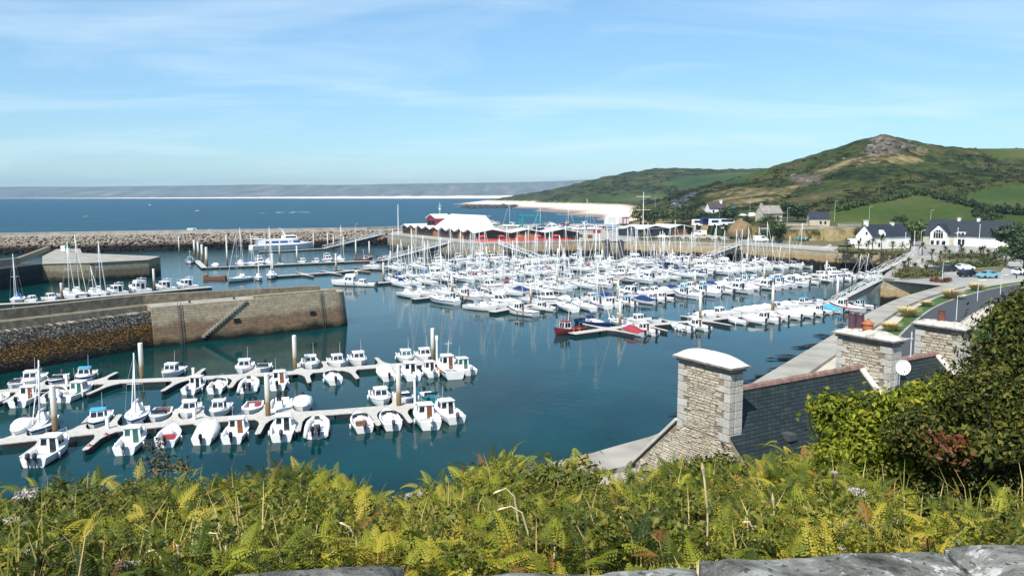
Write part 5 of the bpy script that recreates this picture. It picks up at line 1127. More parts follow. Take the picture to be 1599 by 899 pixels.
def gable_house(name, label, o, u, W, D, hw, hr, wall, roof, front_win=(), side_win=(), chimneys=(), over=.35, hip=False, door=None, group=None, winmat='glass'):
    """ridge along u; gable ends at both ends"""
    B_ = Bld(o, u); e = empty(name, (0, 0, 0), 0, label, 'house', group); b = MB()
    g0 = [B_.p(0, 0, -.6), B_.p(0, D, -.6), B_.p(0, D, hw), B_.p(0, D / 2, hr), B_.p(0, 0, hw)]; g1 = [B_.p(W, 0, -.6), B_.p(W, D, -.6), B_.p(W, D, hw), B_.p(W, D / 2, hr), B_.p(W, 0, hw)]
    b.loft([g0, g1]); b.build('wall', M[wall], e)
    b = MB(); sl = (hr - hw) / (D / 2); hx = 2.6 if hip else 0
    for s_ in (0, 1):
        y0 = -over if s_ == 0 else D + over; z0 = hw - over * sl
        P = [Vector(B_.p(-over * .6, y0, z0 + .05)), Vector(B_.p(W + over * .6, y0, z0 + .05)), Vector(B_.p(W + over * .6, D / 2, hr + .05)), Vector(B_.p(-over * .6, D / 2, hr + .05))]
        n = Vector((0, 0, .16)); b.add(P + [p + n for p in P], [(0, 1, 2, 3), (4, 5, 6, 7), (0, 1, 5, 4), (1, 2, 6, 5), (2, 3, 7, 6), (3, 0, 4, 7)])
    rf = b.build('roof', M[roof], e)
    for a, w_, dd, h_ in chimneys:
        b = MB(); c = B_.p(a, D / 2, hr + h_ / 2 - .4); rz = math.atan2(B_.u.y, B_.u.x); b.box(c, (w_, dd, h_ + .8), rz); b.box((c[0], c[1], c[2] + h_ / 2 + .45), (w_ + .2, dd + .2, .16), rz); ch = b.build('chimney', M[wall], rf)
        b = MB(); b.lathe([(.16, 0), (.12, .45)], (c[0], c[1], c[2] + h_ / 2 + .53), 8); b.build('chimney_pot', M['rust'], ch)
    for a0, a1, z0, z1 in front_win: panel(B_.rect(a0, a1, z0, z1), winmat, 'window', e)
    for b0, b1, z0, z1 in side_win: panel(B_.side(b0, b1, z0, z1), winmat, 'window', e)
    if door: panel(B_.rect(*door), 'brown', 'door', e)
    return e, B_, rf
# --- the big white building at the right
o = at(1441, 381, QZ); u = at(1568, 387, QZ) - o; Wb = u.length
e, B_, rf = gable_house('harbour_building', 'large white building with long dark slate roof and glazed white gable', o, u, Wb, 11., 3.6, 8.2, 'whitewall', 'slate_far', over=.5, chimneys=((Wb * .36, .9, .8, .8), (Wb * .60, .9, .8, .8)))
b = MB(); g0, g1 = Wb * .115, Wb * .325; gm = (g0 + g1) / 2
fr = [B_.p(g0, -1.4, -.6), B_.p(g1, -1.4, -.6), B_.p(g1, -1.4, 4.4), B_.p(gm + .5, -1.4, 6.6), B_.p(gm - .5, -1.4, 6.6), B_.p(g0, -1.4, 4.4)]; bk_ = [B_.p(g0, 4, -.6), B_.p(g1, 4, -.6), B_.p(g1, 4, 4.4), B_.p(gm + .5, 5.2, 6.6), B_.p(gm - .5, 5.2, 6.6), B_.p(g0, 4, 4.4)]
b.loft([fr, bk_]); gb = b.build('gable_front', M['whitewall'], e)
b = MB()
for s_ in (-1, 1):
    ed = g0 - .35 if s_ < 0 else g1 + .35; P = [Vector(B_.p(ed, -1.75, 4.1)), Vector(B_.p(gm, -1.75, 7.05)), Vector(B_.p(gm, 5.4, 7.05)), Vector(B_.p(ed, 5.0, 4.1))]; b.add(P + [p + Vector((0, 0, .14)) for p in P], [(0, 1, 2, 3), (4, 5, 6, 7), (0, 1, 5, 4), (1, 2, 6, 5), (2, 3, 7, 6), (3, 0, 4, 7)])
b.build('gable_roof', M['slate_far'], gb)
gw_ = g1 - g0
for i in range(4):
    a0 = g0 + gw_ * (.2 + .15 * i); panel([B_.p(a0, -1.4, 2.3), B_.p(a0 + gw_ * .125, -1.4, 2.3), B_.p(a0 + gw_ * .125, -1.4, 4.2), B_.p(a0, -1.4, 4.2)], 'glass', 'window', gb)
    panel([B_.p(a0, -1.4, 4.35), B_.p(a0 + gw_ * .125, -1.4, 4.35), B_.p(a0 + gw_ * .125, -1.4, 5.1 if i in (1, 2) else 4.8), B_.p(a0, -1.4, 5.1 if i in (1, 2) else 4.6)], 'glass', 'window', gb)
for a0, a1 in ((.05, .25), (.40, .60), (.72, .95)): panel([B_.p(g0 + gw_ * a0, -1.4, .1), B_.p(g0 + gw_ * a1, -1.4, .1), B_.p(g0 + gw_ * a1, -1.4, 1.5), B_.p(g0 + gw_ * a0, -1.4, 1.5)], 'glass', 'window', gb)
panel(B_.rect(0, g0 - .2, -.3, 3.2), 'creamwall', 'stone_facing', e, .05); panel(B_.rect(g1 + .2, Wb * .40, -.3, 3.0), 'creamwall', 'stone_facing', e, .05)
for a0, a1, z0, z1 in ((.445, .485, .2, 2.2), (.495, .53, .2, 2.2), (.80, .83, .8, 1.9)): panel(B_.rect(Wb * a0, Wb * a1, z0, z1), 'glass', 'window', e)
b = MB(); b.prism([B_.p(Wb * .43, -.1, 0)[:2], B_.p(Wb * .53, -.1, 0)[:2], B_.p(Wb * .53, 2, 0)[:2], B_.p(Wb * .43, 2, 0)[:2]], B_.o.z + 3.3, B_.o.z + 4.6); dm = b.build('dormer', M['whitewall'], e)
for a0 in (.44, .485): panel(B_.rect(Wb * a0, Wb * (a0 + .035), 3.5, 4.4, -.1), 'glass', 'window', dm)
b = MB(); P = [B_.p(Wb * .60, -.02, 3.2), B_.p(Wb * .66, -.02, 4.5), B_.p(Wb * .66, 1.4, 4.5), B_.p(Wb * .60, 1.4, 3.2)]; Pq = [B_.p(Wb * .53, -.12, 3.2), B_.p(Wb * .64, -.12, 3.2), B_.p(Wb * .70, -.12, 2.3), B_.p(Wb * .84, -.12, 2.3), B_.p(Wb * .90, -.12, 4.0), B_.p(Wb, -.12, 4.3), B_.p(Wb, -.12, -.5), B_.p(Wb * .53, -.12, -.5)]
b.add(Pq + [(Vector(p) + B_.v * .1)[:] for p in Pq], [tuple(range(8)), tuple(range(15, 7, -1))] + [(i, (i + 1) % 8, 8 + (i + 1) % 8, 8 + i) for i in range(8)]); b.build('stepped_parapet', M['whitewall'], e)
o2 = B_.p(Wb + .3, 1.0, 0); gable_house('lean_to', 'small white lean-to at the right end of the large white building', o2, u, 3.6, 4., 2.4, 3.2, 'whitewall', 'slate_far')
# --- white gabled house left of it
o = at(1345, 388, QZ); o = Vector(o); u = at(1408, 384.5, QZ) - o
hd = Vector((math.cos(R(40)), math.sin(R(40)), 0))
o_ = at(1362, 389, QZ); 
e, B_, rf = gable_house('white_house', 'white stone house with chimney on its left gable, left of the large building', o_, (math.cos(R(22)), math.sin(R(22))), 16., 7., 4.0, 7.4, 'whitewall', 'slate_far', front_win=((2.4, 3.3, .6, 1.9),), side_win=((2.2, 2.9, 4.4, 5.3), (4.6, 5.2, 2.4, 3.3), (2.0, 2.7, .6, 1.7)), chimneys=((.5, .8, 1.2, 1.4), (11.5, .8, 1.0, .6)))
b = MB(); a0 = 3.2; b.loft([[B_.p(a0, -.12, 3.0), B_.p(a0 + 2.0, -.12, 3.0), B_.p(a0 + 2.0, -.12, 4.9), B_.p(a0 + 1.0, -.12, 5.9), B_.p(a0, -.12, 4.9)], [B_.p(a0, 2.2, 3.0), B_.p(a0 + 2.0, 2.2, 3.0), B_.p(a0 + 2.0, 2.2, 4.9), B_.p(a0 + 1.0, 2.2, 5.9), B_.p(a0, 2.2, 4.9)]]); dm = b.build('dormer', M['whitewall'], e); panel([B_.p(a0 + .6, -.12, 3.7), B_.p(a0 + 1.4, -.12, 3.7), B_.p(a0 + 1.4, -.12, 4.8), B_.p(a0 + .6, -.12, 4.8)], 'glass', 'window', dm)
# --- cottages on the slope
def base_pt(px, py): h = hit(px, py); return Vector((h.x, h.y, h.z))
p = base_pt(1264, 352); s_ = p.y / FOC
gable_house('cottage', 'small pale cottage with dark blue slate roof below the green field', p, (1, -.15), 30 * s_, 24 * s_, 11 * s_, 20 * s_, 'creamwall', 'slate_far', front_win=((15 * s_, 18 * s_, 2 * s_, 7 * s_), (22 * s_, 25 * s_, 2 * s_, 7 * s_)), side_win=((9 * s_, 12 * s_, 6 * s_, 10 * s_),))
p = base_pt(1191, 346); s_ = p.y / FOC; M['stoneroof'] = mat('grey_stone_roof', (.26, .235, .21), .9, var=.2, vscale=.8)
gable_house('stone_cottage', 'grey stone cottage with grey roof behind a garden tree', p, (1, .25), 34 * s_, 22 * s_, 13 * s_, 24 * s_, 'creamwall', 'stoneroof', front_win=((9 * s_, 13 * s_, 4 * s_, 9 * s_), (24 * s_, 28 * s_, 4 * s_, 9 * s_)), chimneys=((3 * s_, 3 * s_, 3 * s_, 4 * s_),))
p = base_pt(1108, 334); s_ = p.y / FOC; M['thatch'] = mat('dark_thatch', (.06, .055, .055), .95, var=.2, vscale=.6)
e, B_, rf = gable_house('thatched_cottage', 'white cottage with dark thatched roof beside the hill road', p, (1, .2), 24 * s_, 16 * s_, 9 * s_, 17 * s_, 'whitewall', 'thatch', front_win=((5 * s_, 8 * s_, 2 * s_, 6 * s_), (15 * s_, 18 * s_, 2 * s_, 6 * s_)), chimneys=((22 * s_, 3 * s_, 4 * s_, 4 * s_),))
p = base_pt(1048, 320); s_ = p.y / FOC; gable_house('cottage', 'tiny white gabled cottage by the bend of the hill road', p, (.9, -.4), 9 * s_, 9 * s_, 4 * s_, 8 * s_, 'whitewall', 'slate_far')
p = base_pt(1169, 338); s_ = p.y / FOC; b = MB(); b.box((p.x + 5 * s_, p.y, p.z + 3 * s_), (10 * s_, 5 * s_, 6 * s_)); tag(b.build('trailer', M['white']), 'white box trailer parked left of the grey stone cottage', 'trailer')
# --- harbour office with its zigzag roof, left wing along the quay then a right wing
def zig_building(name, label, pts_px, folds, hw, hr, D, wall, roof, z=QZ, front=True):
    e = empty(name, (0, 0, 0), 0, label, 'building'); p = [at(a, c, z) for a, c in pts_px]
    L = sum((c - a).length for a, c in zip(p[:-1], p[1:])); 
    rb_ = MB(); wbm = MB(); k = 0
    for (a, c), nf in zip(zip(p[:-1], p[1:]), folds):
        d = (c - a).normalized(); v = Vector((-d.y, d.x, 0)); l = (c - a).length / nf
        for i in range(nf):
            q0 = a + d * (l * i); qm = a + d * (l * (i + .5)); q1 = a + d * (l * (i + 1)); U = Vector((0, 0, 1))
            def P(q, off, h): w_ = q + v * off; return Vector((w_.x, w_.y, z + h))
            f = [P(q0, .25, 0), P(q1, .25, 0), P(q1, .25, hw), P(qm, .25, hr), P(q0, .25, hw)]; g = [P(q0, D, 0), P(q1, D, 0), P(q1, D, hw), P(qm, D, hr), P(q0, D, hw)]
            wbm.loft([f, g])
            for x0, x1, h0, h1 in ((q0, qm, hw, hr), (qm, q1, hr, hw)):
                A = [P(x0, -.9, h0 + .03), P(x1, -.9, h1 + .03), P(x1, D + .4, h1 + .03), P(x0, D + .4, h0 + .03)]
                rb_.add(A + [q + U * .22 for q in A], [(0, 1, 2, 3), (4, 5, 6, 7), (0, 1, 5, 4), (1, 2, 6, 5), (2, 3, 7, 6), (3, 0, 4, 7)])
            w_ = l * .62
            c0 = q0 + d * ((l - w_) / 2); c1 = c0 + d * w_
            panel([P(c0, .25, .1), P(c1, .25, .1), P(c1, .25, hw * .86), P(c0, .25, hw * .86)], 'glass' if (i % 3) != 1 else 'timber2', 'window' if (i % 3) != 1 else 'door', e, .06)
    wbm.build('wall', M[wall], e); rb_.build('roof', M[roof], e); return e
M['timber2'] = mat('orange_timber', (.26, .12, .045), .7, var=.2, vscale=.8)
ho_ = zig_building('harbour_office', 'low harbour office with zigzag white roof and brown timber front', [(628, 364.0), (741, 375.5), (905, 374)], (9, 3), 2.7, 4.0, 12, 'timber', 'roofwhite')
# big white monopitch roof and red pavilion over the left wing
q0 = at(741, 375.5, QZ); q1 = at(628, 364., QZ); d = (q0 - q1).normalized(); v = Vector((-d.y, d.x, 0)); L = (q0 - q1).length
def Pq(a, off, h): w_ = q1 + d * a + v * off; return (w_.x, w_.y, QZ + h)
b = MB(); a0, a1 = L * .42, L * .90
b.loft([[Pq(a0, 2, 3.6), Pq(a1 + 2, 2, 3.6), Pq(a1 - 3, 10, 9.0), Pq(a0, 10, 9.0)], [Pq(a0, 12, 3.6), Pq(a1 + 2, 12, 3.6), Pq(a1 - 3, 10.3, 9.0), Pq(a0, 10.3, 9.0)]]); b.build('tall_roof', M['roofwhite'], ho_)
b = MB(); a0, a1 = L * .29, L * .42; am = (a0 + a1) / 2
b.loft([[Pq(a0, 3, 3.4), Pq(a1, 3, 3.4), Pq(a1, 3, 7.2), Pq(am, 3, 8.6), Pq(a0, 3, 7.2)], [Pq(a0, 10, 3.4), Pq(a1, 10, 3.4), Pq(a1, 10, 7.2), Pq(am, 10, 8.6), Pq(a0, 10, 7.2)]]); rp = b.build('red_gable', M['red'], ho_)
b = MB()
for x0, x1, h0, h1 in ((a0 - .4, am, 7.1, 8.75), (am, a1 + .4, 8.75, 7.1)):
    A = [Vector(Pq(x0, 2.4, h0)), Vector(Pq(x1, 2.4, h1)), Vector(Pq(x1, 10.4, h1)), Vector(Pq(x0, 10.4, h0))]; b.add(A + [q + Vector((0, 0, .2)) for q in A], [(0, 1, 2, 3), (4, 5, 6, 7), (0, 1, 5, 4), (1, 2, 6, 5), (2, 3, 7, 6), (3, 0, 4, 7)])
b.build('gable_roof', M['roofwhite'], rp)
panel([Pq(a0 + .8, 3, 4.2), Pq(am - .2, 3, 4.2), Pq(am - .2, 3, 6.2), Pq(a0 + .8, 3, 6.2)], 'glass', 'window', rp); panel([Pq(am + .2, 3, 4.2), Pq(a1 - .8, 3, 4.2), Pq(a1 - .8, 3, 6.2), Pq(am + .2, 3, 6.2)], 'glass', 'window', rp)
b = MB(); c = Vector(Pq(am, 7, 8.6)); b.tube([c, c + Vector((0, 0, 5))], .12, 5); b.tube([c + Vector((0, 0, 2)), c + Vector((0, 0, 2.9))], .5, 8); b.tube([c + Vector((-.9, 0, 3.6)), c + Vector((.9, 0, 3.6))], .07, 4); b.build('radar_mast', M['galv'], ho_)
# red terrace barrier
a = at(741, 378.5, QZ); c = at(893, 377, QZ); rt = empty('terrace_barrier', (0, 0, 0), 0, 'red barrier panels along the terrace in front of the harbour office', 'barrier')
n_ = 15
for i in range(n_):
    p0 = a.lerp(c, i / n_); p1 = a.lerp(c, (i + .9) / n_); b = MB(); b.bar(p0 + Vector((0, 0, .75)), p1 + Vector((0, 0, .75)), .06, .8); b.bar(p0, p0 + Vector((0, 0, 1.3)), .08); b.build('panel', M['redbar'] if 'redbar' in M else M.setdefault('redbar', mat('bright_red_panel', (.62, .05, .05), .6)), rt)
for i in range(5):
    p = a.lerp(c, .08 + .19 * i) + Vector((0, 2.4, 0)); us_ = empty('parasol', (p.x, p.y, QZ), 0, 'red terrace parasol, %s from the left behind the red barrier' % ('first', 'second', 'third', 'fourth', 'fifth')[i], 'parasol', 'terrace parasols')
    b = MB(); b.tube([(0, 0, 0), (0, 0, 2.4)], .04, 5); b.build('pole', M['alu'], us_); b = MB(); b.lathe([(1.5, 1.95), (1.45, 2.0), (.05, 2.55)], n=8); b.build('canopy', M['redbar'], us_)
M['darkwall'] = mat('dark_glazed_wall', (.03, .035, .04), .4, var=.3, vscale=.5)
# second pavilion with the wavy roof
zig_building('quay_pavilion', 'low dark pavilion with wavy pale roof left of the parked coaches', [(976, 368), (1000, 369.5), (1082, 366)], (1, 2), 2.9, 4.2, 13, 'darkwall', 'roofwhite')
M['darkwall'] = mat('dark_glazed_wall', (.03, .035, .04), .4, var=.3, vscale=.5)
# shed and yard objects
def yard_box(px, py, w_, d_, h_, m, name, label, cat, rz=0., lid=None):
    p = hit(px, py); e = empty(name, (p.x, p.y, p.z), rz, label, cat); b = MB(); b.box((0, 0, h_ / 2 + .1), (w_, d_, h_)); b.build('body', M[m], e); b = MB(); b.box((0, 0, h_ + .16), (w_ * 1.03, d_ * 1.03, .14)); b.build('roof', M[lid or m], e)
    for k in (-.25, .25):
        b = MB(); b.box((w_ * k, -d_ / 2 - .03, h_ * .5), (w_ * .38, .06, h_ * .8)); b.build('door', M['deckgrey'] if m != 'teal' else M['green'], e)
    return e
yard_box(962, 350, 13, 9, 4.6, 'whitewall', 'boat_shed', 'white boat shed at the right end of the boatyard', 'shed')
yard_box(977, 350, 3.2, 6, 3.6, 'carred', 'container', 'red container right of the white boat shed', 'container')
yard_box(884, 371, 6.0, 2.6, 2.7, 'white', 'container', 'big white container on the quay edge', 'container')
yard_box(868, 371, 2.2, 2.2, 2.4, 'teal', 'skip', 'green refuse skip left of the white container', 'skip')
for px, py, w_, m, lb in ((838, 372, 2.4, 'whitewall', 'pale crate stack by the right end of the harbour office'), (905, 371, 2.2, 'darkgrey', 'dark crate right of the white container'), (921, 372, 1.8, 'brown', 'brown crate on the quay near the slip'), (932, 364, 3, 'carred', 'red crate pile in the boatyard')): 
    p = hit(px, py); e = empty('crate', (p.x, p.y, p.z), .2, lb, 'crate', 'crates in the boatyard')
    b = MB(); b.box((0, 0, .7), (w_, 1.4, 1.3)); b.build('box', M[m], e); b = MB(); b.box((0, 0, .06), (w_ * 1.05, 1.5, .12)); b.build('pallet', M['brown'], e)
# travel lift
p = hit(827, 356); tl = empty('boat_hoist', (p.x, p.y, p.z), R(8), 'tall green travelling boat hoist in the boatyard', 'boat hoist'); W_, D_, H_ = 9., 9., 6.2
for sx in (-1, 1):
    b = MB()
    for sy in (-1, 1): b.box((sx * W_ / 2, sy * D_ / 2, H_ / 2 + .4), (.75, .75, H_ - .6)); b.lathe([(.5, -.2), (.5, .2)], (0, 0, 0), 8) if False else None
    b.box((sx * W_ / 2, 0, H_ + .2), (.8, D_ + .8, .9)); b.box((sx * W_ / 2, 0, 1.2), (.4, D_, .4)); b.build('side_frame', M['teal'], tl)
    for sy in (-1, 1):
        b = MB(); b.tube([(sx * W_ / 2 - .25, sy * D_ / 2, .55), (sx * W_ / 2 + .25, sy * D_ / 2, .55)], .55, 10); b.build('wheel', M['black'], tl)
b = MB(); b.box((0, D_ / 2, H_ + .2), (W_ - .82, .8, .8)); b.build('cross_beam', M['teal'], tl)
# boats stored ashore on stands
def ashore(px, py, key, deg, lb):
    p = hit(px, py); boat(key, p.x, p.y, R(deg), lb, 'boats stored ashore', z=p.z + .95)
    st_ = empty('boat_stand', (p.x, p.y, p.z), R(deg), 'steel cradle under the ' + lb, 'boat stand', 'boat cradles')
    for sx in (-1, 1):
        b = MB(); b.box((sx * LEN[key] * .25, 0, .35), (.18, BEAM[key] * .7, .7)); b.bar((sx * LEN[key] * .25, -BEAM[key] * .45, 0), (sx * LEN[key] * .25, -BEAM[key] * .38, 1.2), .1); b.bar((sx * LEN[key] * .25, BEAM[key] * .45, 0), (sx * LEN[key] * .25, BEAM[key] * .38, 1.2), .1); b.build('support', M['galv'], st_)
for px, py, key, deg, lb in ((735, 354, 'cab_a', 20, 'white cabin boat ashore left of the yard lamps'), (755, 353, 'cov_w', 160, 'white-covered boat ashore between the yard lamps'), (770, 354, 'cru_b', 15, 'low white cruiser ashore behind the harbour office'), (798, 357, 'yac_w', 175, 'white yacht ashore left of the green boat hoist'), (843, 356, 'fis_b', 10, 'blue-trimmed fishing boat ashore beside the hoist'), (846, 362, 'yac_n', 178, 'navy-hulled yacht ashore near the quay edge'), (862, 356, 'cab_b', 150, 'white cabin boat ashore right of the hoist'), (865, 362, 'cru_a', 20, 'white flybridge cruiser ashore'), (885, 361, 'yac_b', 10, 'blue-covered yacht ashore right of the hoist'), (884, 354, 'fis_r', 40, 'red-hulled fishing boat ashore'), (903, 362, 'cab_f', 170, 'twin-engined cabin boat ashore'), (915, 356, 'yac_l', 5, 'blue-striped yacht ashore in the middle of the yard'), (924, 362, 'yac_w', 175, 'white yacht ashore right of the blue-striped one'), (940, 357, 'open_a', 30, 'open motorboat ashore left of the white shed'), (955, 362, 'cov_b', 10, 'blue-covered motorboat ashore in front of the white shed'), (968, 363, 'yac_s', 170, 'small yacht with leaning mast ashore by the pavilion'), (820, 363, 'cab_c', 15, 'blue-roofed cabin boat ashore below the hoist')): ashore(px, py, key, deg, lb)
p = hit(1252, 377); boat('open_g', p.x, p.y, R(188), 'teal open boat lying ashore on the grass bank', 'boats stored ashore', z=p.z + .5); 
o_ = PROTO['open_g'][0]
# ---------------------------------------------------------------- vehicles
def car(px, py, deg, body, label, kind='car'):
    p = hit(px, py); e = empty('parked_car' if kind == 'car' else 'van', (p.x, p.y, p.z + .01), R(deg), label, kind, 'parked vehicles')
    L, W, H = (4.3, 1.8, 1.5) if kind == 'car' else (5.2, 2.0, 2.3)
    if kind == 'car': prof = [(-2.1, .35), (-2.12, .85), (-1.9, 1.02), (-1.35, 1.42), (-.4, 1.5), (.45, 1.42), (1.15, 1.0), (1.95, .86), (2.12, .65), (2.1, .35)]; glass = [(-1.75, 1.04), (-1.28, 1.36), (-.4, 1.43), (.4, 1.36), (1.0, 1.02)]
    else: prof = [(-2.6, .4), (-2.62, 2.1), (-2.4, 2.25), (1.0, 2.25), (1.6, 1.5), (2.45, 1.1), (2.6, .8), (2.58, .4)]; glass = [(-.2, 1.45), (-.2, 2.0), (.85, 2.0), (1.3, 1.45)]
    b = MB(); b.loft([[(x, y_ * W / 2 * (1 if z < 1.05 else .86), z) for x, z in prof] for y_ in (-1, -.92, .92, 1)]); bd = b.build('body', M[body], e, smooth=R(30))
    for s_ in (-1, 1):
        b = MB(); P = [(x, s_ * (W / 2 * .895 + .02), z) for x, z in glass]; Q = [(x, s_ * (W / 2 * .8), z) for x, z in glass]; n = len(P); b.add(P + Q, [tuple(range(n)), tuple(range(2 * n - 1, n - 1, -1))] + [(i, (i + 1) % n, n + (i + 1) % n, n + i) for i in range(n)]); b.build('side_window', M['glass'], bd)
    x0, x1 = (.5, 1.12) if kind == 'car' else (1.02, 1.58); z0, z1 = (1.40, 1.03) if kind == 'car' else (2.2, 1.52)
    b = MB(); b.add([(x0, -W * .36, z0 + .02), (x0, W * .36, z0 + .02), (x1 + .02, W * .40, z1 + .02), (x1 + .02, -W * .40, z1 + .02)], [(0, 1, 2, 3)]); b.build('windscreen', M['glass'], bd)
    if kind == 'car': b = MB(); b.add([(-1.42, -W * .36, 1.40), (-1.42, W * .36, 1.40), (-1.90, W * .40, 1.05), (-1.90, -W * .40, 1.05)], [(0, 1, 2, 3)]); b.build('rear_window', M['glass'], bd)
    for sx in (-.3, .31):
        for s_ in (-1, 1): b = MB(); b.tube([(sx * L, s_ * (W / 2 - .2), .32), (sx * L, s_ * (W / 2 + .02), .32)], .32, 12); b.build('wheel', M['black'], e)
    return e
car(1506, 422, 15, 'carwhite', 'white estate car parked beside the palm garden'); car(1478, 424, 195, 'cardark', 'dark car parked left of the white estate car'); car(1459, 427, 20, 'cardark', 'black car nearest the second gangway'); car(1512, 432, 12, 'cardark', 'dark car in front of the white estate car'); car(1542, 434, 190, 'carblue', 'pale blue hatchback parked at the right of the car park'); car(1597, 429, 10, 'carwhite', 'white car at the right edge beside the hedge')
car(1410, 386, 5, 'cardark', 'dark car in front of the white stone house'); car(1212, 379, 185, 'cardark', 'dark car parked on the quay below the grass bank'); car(1145, 327, 15, 'carblue', 'blue car beside the thatched cottage')
car(1188, 377.5, 10, 'carwhite', 'white van near the quay edge left of the dark car', 'van'); car(1093, 368, 190, 'carwhite', 'white van parked right of the wavy-roofed pavilion', 'van'); car(1148, 372, 5, 'carwhite', 'white camper van on the quay grass', 'van'); car(1336, 383, 10, 'carwhite', 'white van left of the white stone house', 'van')
car(302, 364.2, 25, 'carwhite', 'white van driving on the breakwater road', 'van'); car(330, 363.2, 25, 'carwhite', 'white car behind the van on the breakwater road'); car(385, 362.5, 25, 'carred', 'dark red car on the breakwater road')
car(1035, 372, 5, 'carwhite', 'white car in front of the wavy-roofed pavilion'); car(1160, 338, 10, 'carwhite', 'white car by the trees right of the thatched cottage')
def coach(px, py, deg, body, label, L=11., H=3.1):
    p = hit(px, py); e = empty('coach', (p.x, p.y, p.z + .02), R(deg), label, 'coach', 'parked coaches'); b = MB(); b.loft([[(x, y_ * 1.2, z) for x, z in ((-L / 2, .45), (-L / 2, H - .2), (-L / 2 + .3, H), (L / 2 - .8, H), (L / 2 - .05, 1.5), (L / 2, .45))] for y_ in (-1, 1)]); bd = b.build('body', M[body], e)
    for s_ in (-1, 1):
        b = MB(); b.box((-.3, s_ * 1.21, 2.1), (L * .86, .06, .95)); b.build('window_band', M['glass'], bd)
    for sx in (-.3, .33):
        for s_ in (-1, 1): b = MB(); b.tube([(sx * L, s_ * .95, .48), (sx * L, s_ * 1.22, .48)], .48, 12); b.build('wheel', M['black'], e)
coach(1094, 353.5, 12, 'carwhite', 'white coach, leftmost of the coaches parked above the bank', 7.5); coach(1110, 351.5, 14, 'navy', 'navy coach between the white coaches', 9.); coach(1122, 353.5, 12, 'carwhite', 'white coach right of the navy coach', 8.); coach(1135, 352.5, 10, 'carwhite', 'white minibus, rightmost of the parked coaches', 6.2, 2.6)
# ---------------------------------------------------------------- lamps, masts, poles
def lamp(px, py, ytop, label, arm=.9, r=.07, double=False):
    p = hit(px, py); h = at_y(px, ytop, p.y).z - p.z; e = empty('street_lamp', (p.x, p.y, p.z), 0, label, 'street lamp', 'street lamps'); b = MB(); b.tube([(0, 0, 0), (0, 0, h)], [r, r * .6], 7); b.build('pole', M['galv'], e)
    for s_ in ((-1, 1) if double else (1,)):
        b = MB(); b.tube([(0, 0, h), (s_ * arm, 0, h + .15)], r * .5, 5); b.box((s_ * arm, 0, h + .12), (.5, .22, .10)); b.build('lamp_head', M['alu'], e)
for px, py, yt, lb, db in ((722, 356, 336.5, 'double-headed lamp behind the harbour office roof', 1), (749, 357, 337, 'double-headed lamp, middle of three in the boatyard', 1), (763, 357, 337.5, 'double-headed lamp left of the boat hoist', 1), (1044, 352, 331, 'lamp in front of the dark hedge above the pavilion', 0), (1123, 348, 328, 'lamp above the parked coaches', 0), (1171, 330, 308, 'lamp beside the hill road left of the stone cottage', 0), (1229, 352, 325, 'lamp right of the grey stone cottage', 0), (1303, 346, 315, 'tall lamp beside the small slate cottage', 0), (1357, 345, 323, 'lamp behind the white stone house', 0), (1453, 345, 328, 'lamp behind the large white building', 0), (1023, 324, 307, 'lamp at the foot of the headland', 0),
    (1381, 398, 373, 'lamp in the palm garden by the quay', 0), (1399, 386, 360, 'lamp left of three thin poles in front of the hedge', 0), (1437, 397, 360, 'tall lamp at the head of the second gangway', 0), (1465, 395, 378, 'short lamp in front of the glazed gable', 0), (1471, 441, 409, 'lamp in the planting bed by the car park', 0), (1562, 459, 430, 'lamp on the far kerb of the near road', 0), (1526, 470, 438, 'tall lamp on the bend of the near road', 0), (1493, 500, 462, 'thin lamp pole on the near road behind the chimneys', 0), (555, 362, 350, 'lamp with blue flag on the breakwater end', 0)):
    lamp(px, py, yt, lb, double=bool(db))
def pole(px, py, ytop, label, r=.14, cross=(), name='flagpole', m='white', cat='pole'):
    p = hit(px, py); h = at_y(px, ytop, p.y).z - p.z; b = MB(); b.tube([(0, 0, 0), (0, 0, h)], [r, r * .6], 7)
    for k, w_ in cross: b.tube([(-w_, 0, h * k), (w_, 0, h * k)], r * .4, 5)
    b.lathe([(r * 1.2, h), (r * 1.2, h + .15), (r * .3, h + .3)], n=7)
    o = b.build(name, M[m]); o.location = p; tag(o, label, cat)
pole(622, 366, 321, 'tall white mast at the left end of the harbour office', .22); pole(1004, 360, 301, 'tall signal mast with two cross-arms behind the pavilion', .2, ((.90, 3.4), (.55, 3.4)), 'signal_mast')
pole(1413, 390, 364, 'white flagpole, left of two in front of the slate-roofed white building', .1, (), 'flagpole'); pole(1427, 392, 362, 'white flagpole, right of two in front of the slate-roofed white building', .1); pole(1494, 392, 357, 'white pole with short cross-arm in front of the white building', .1, ((.8, 1.),)); pole(1528, 390, 352, 'bare white pole before the stepped parapet', .1)
# hill road
b = MB(); pr = [hit(a, c) for a, c in ((1056, 323), (1064, 317), (1074, 309), (1084, 303), (1094, 299))]; L1 = []; 
for i, q in enumerate(pr):
    d = (pr[min(i + 1, 4)] - pr[max(i - 1, 0)]); d.z = 0; d.normalize(); v = Vector((-d.y, d.x, 0)) * 5; L1.append([(q + v).xy, (q - v).xy])
V = []; F = []
for i in range(4):
    for j in range(6):
        for k in range(2): 
            t0 = (j + k) / 6; a = L1[i][0].lerp(L1[i + 1][0], t0); c = L1[i][1].lerp(L1[i + 1][1], t0); V += [(a.x, a.y, drop(a.x, a.y) + .5), (c.x, c.y, drop(c.x, c.y) + .5)]
        n = len(V); F.append((n - 4, n - 3, n - 1, n - 2))
tag(np_mesh('hill_road', V, F, M['asphalt']), kind='structure')
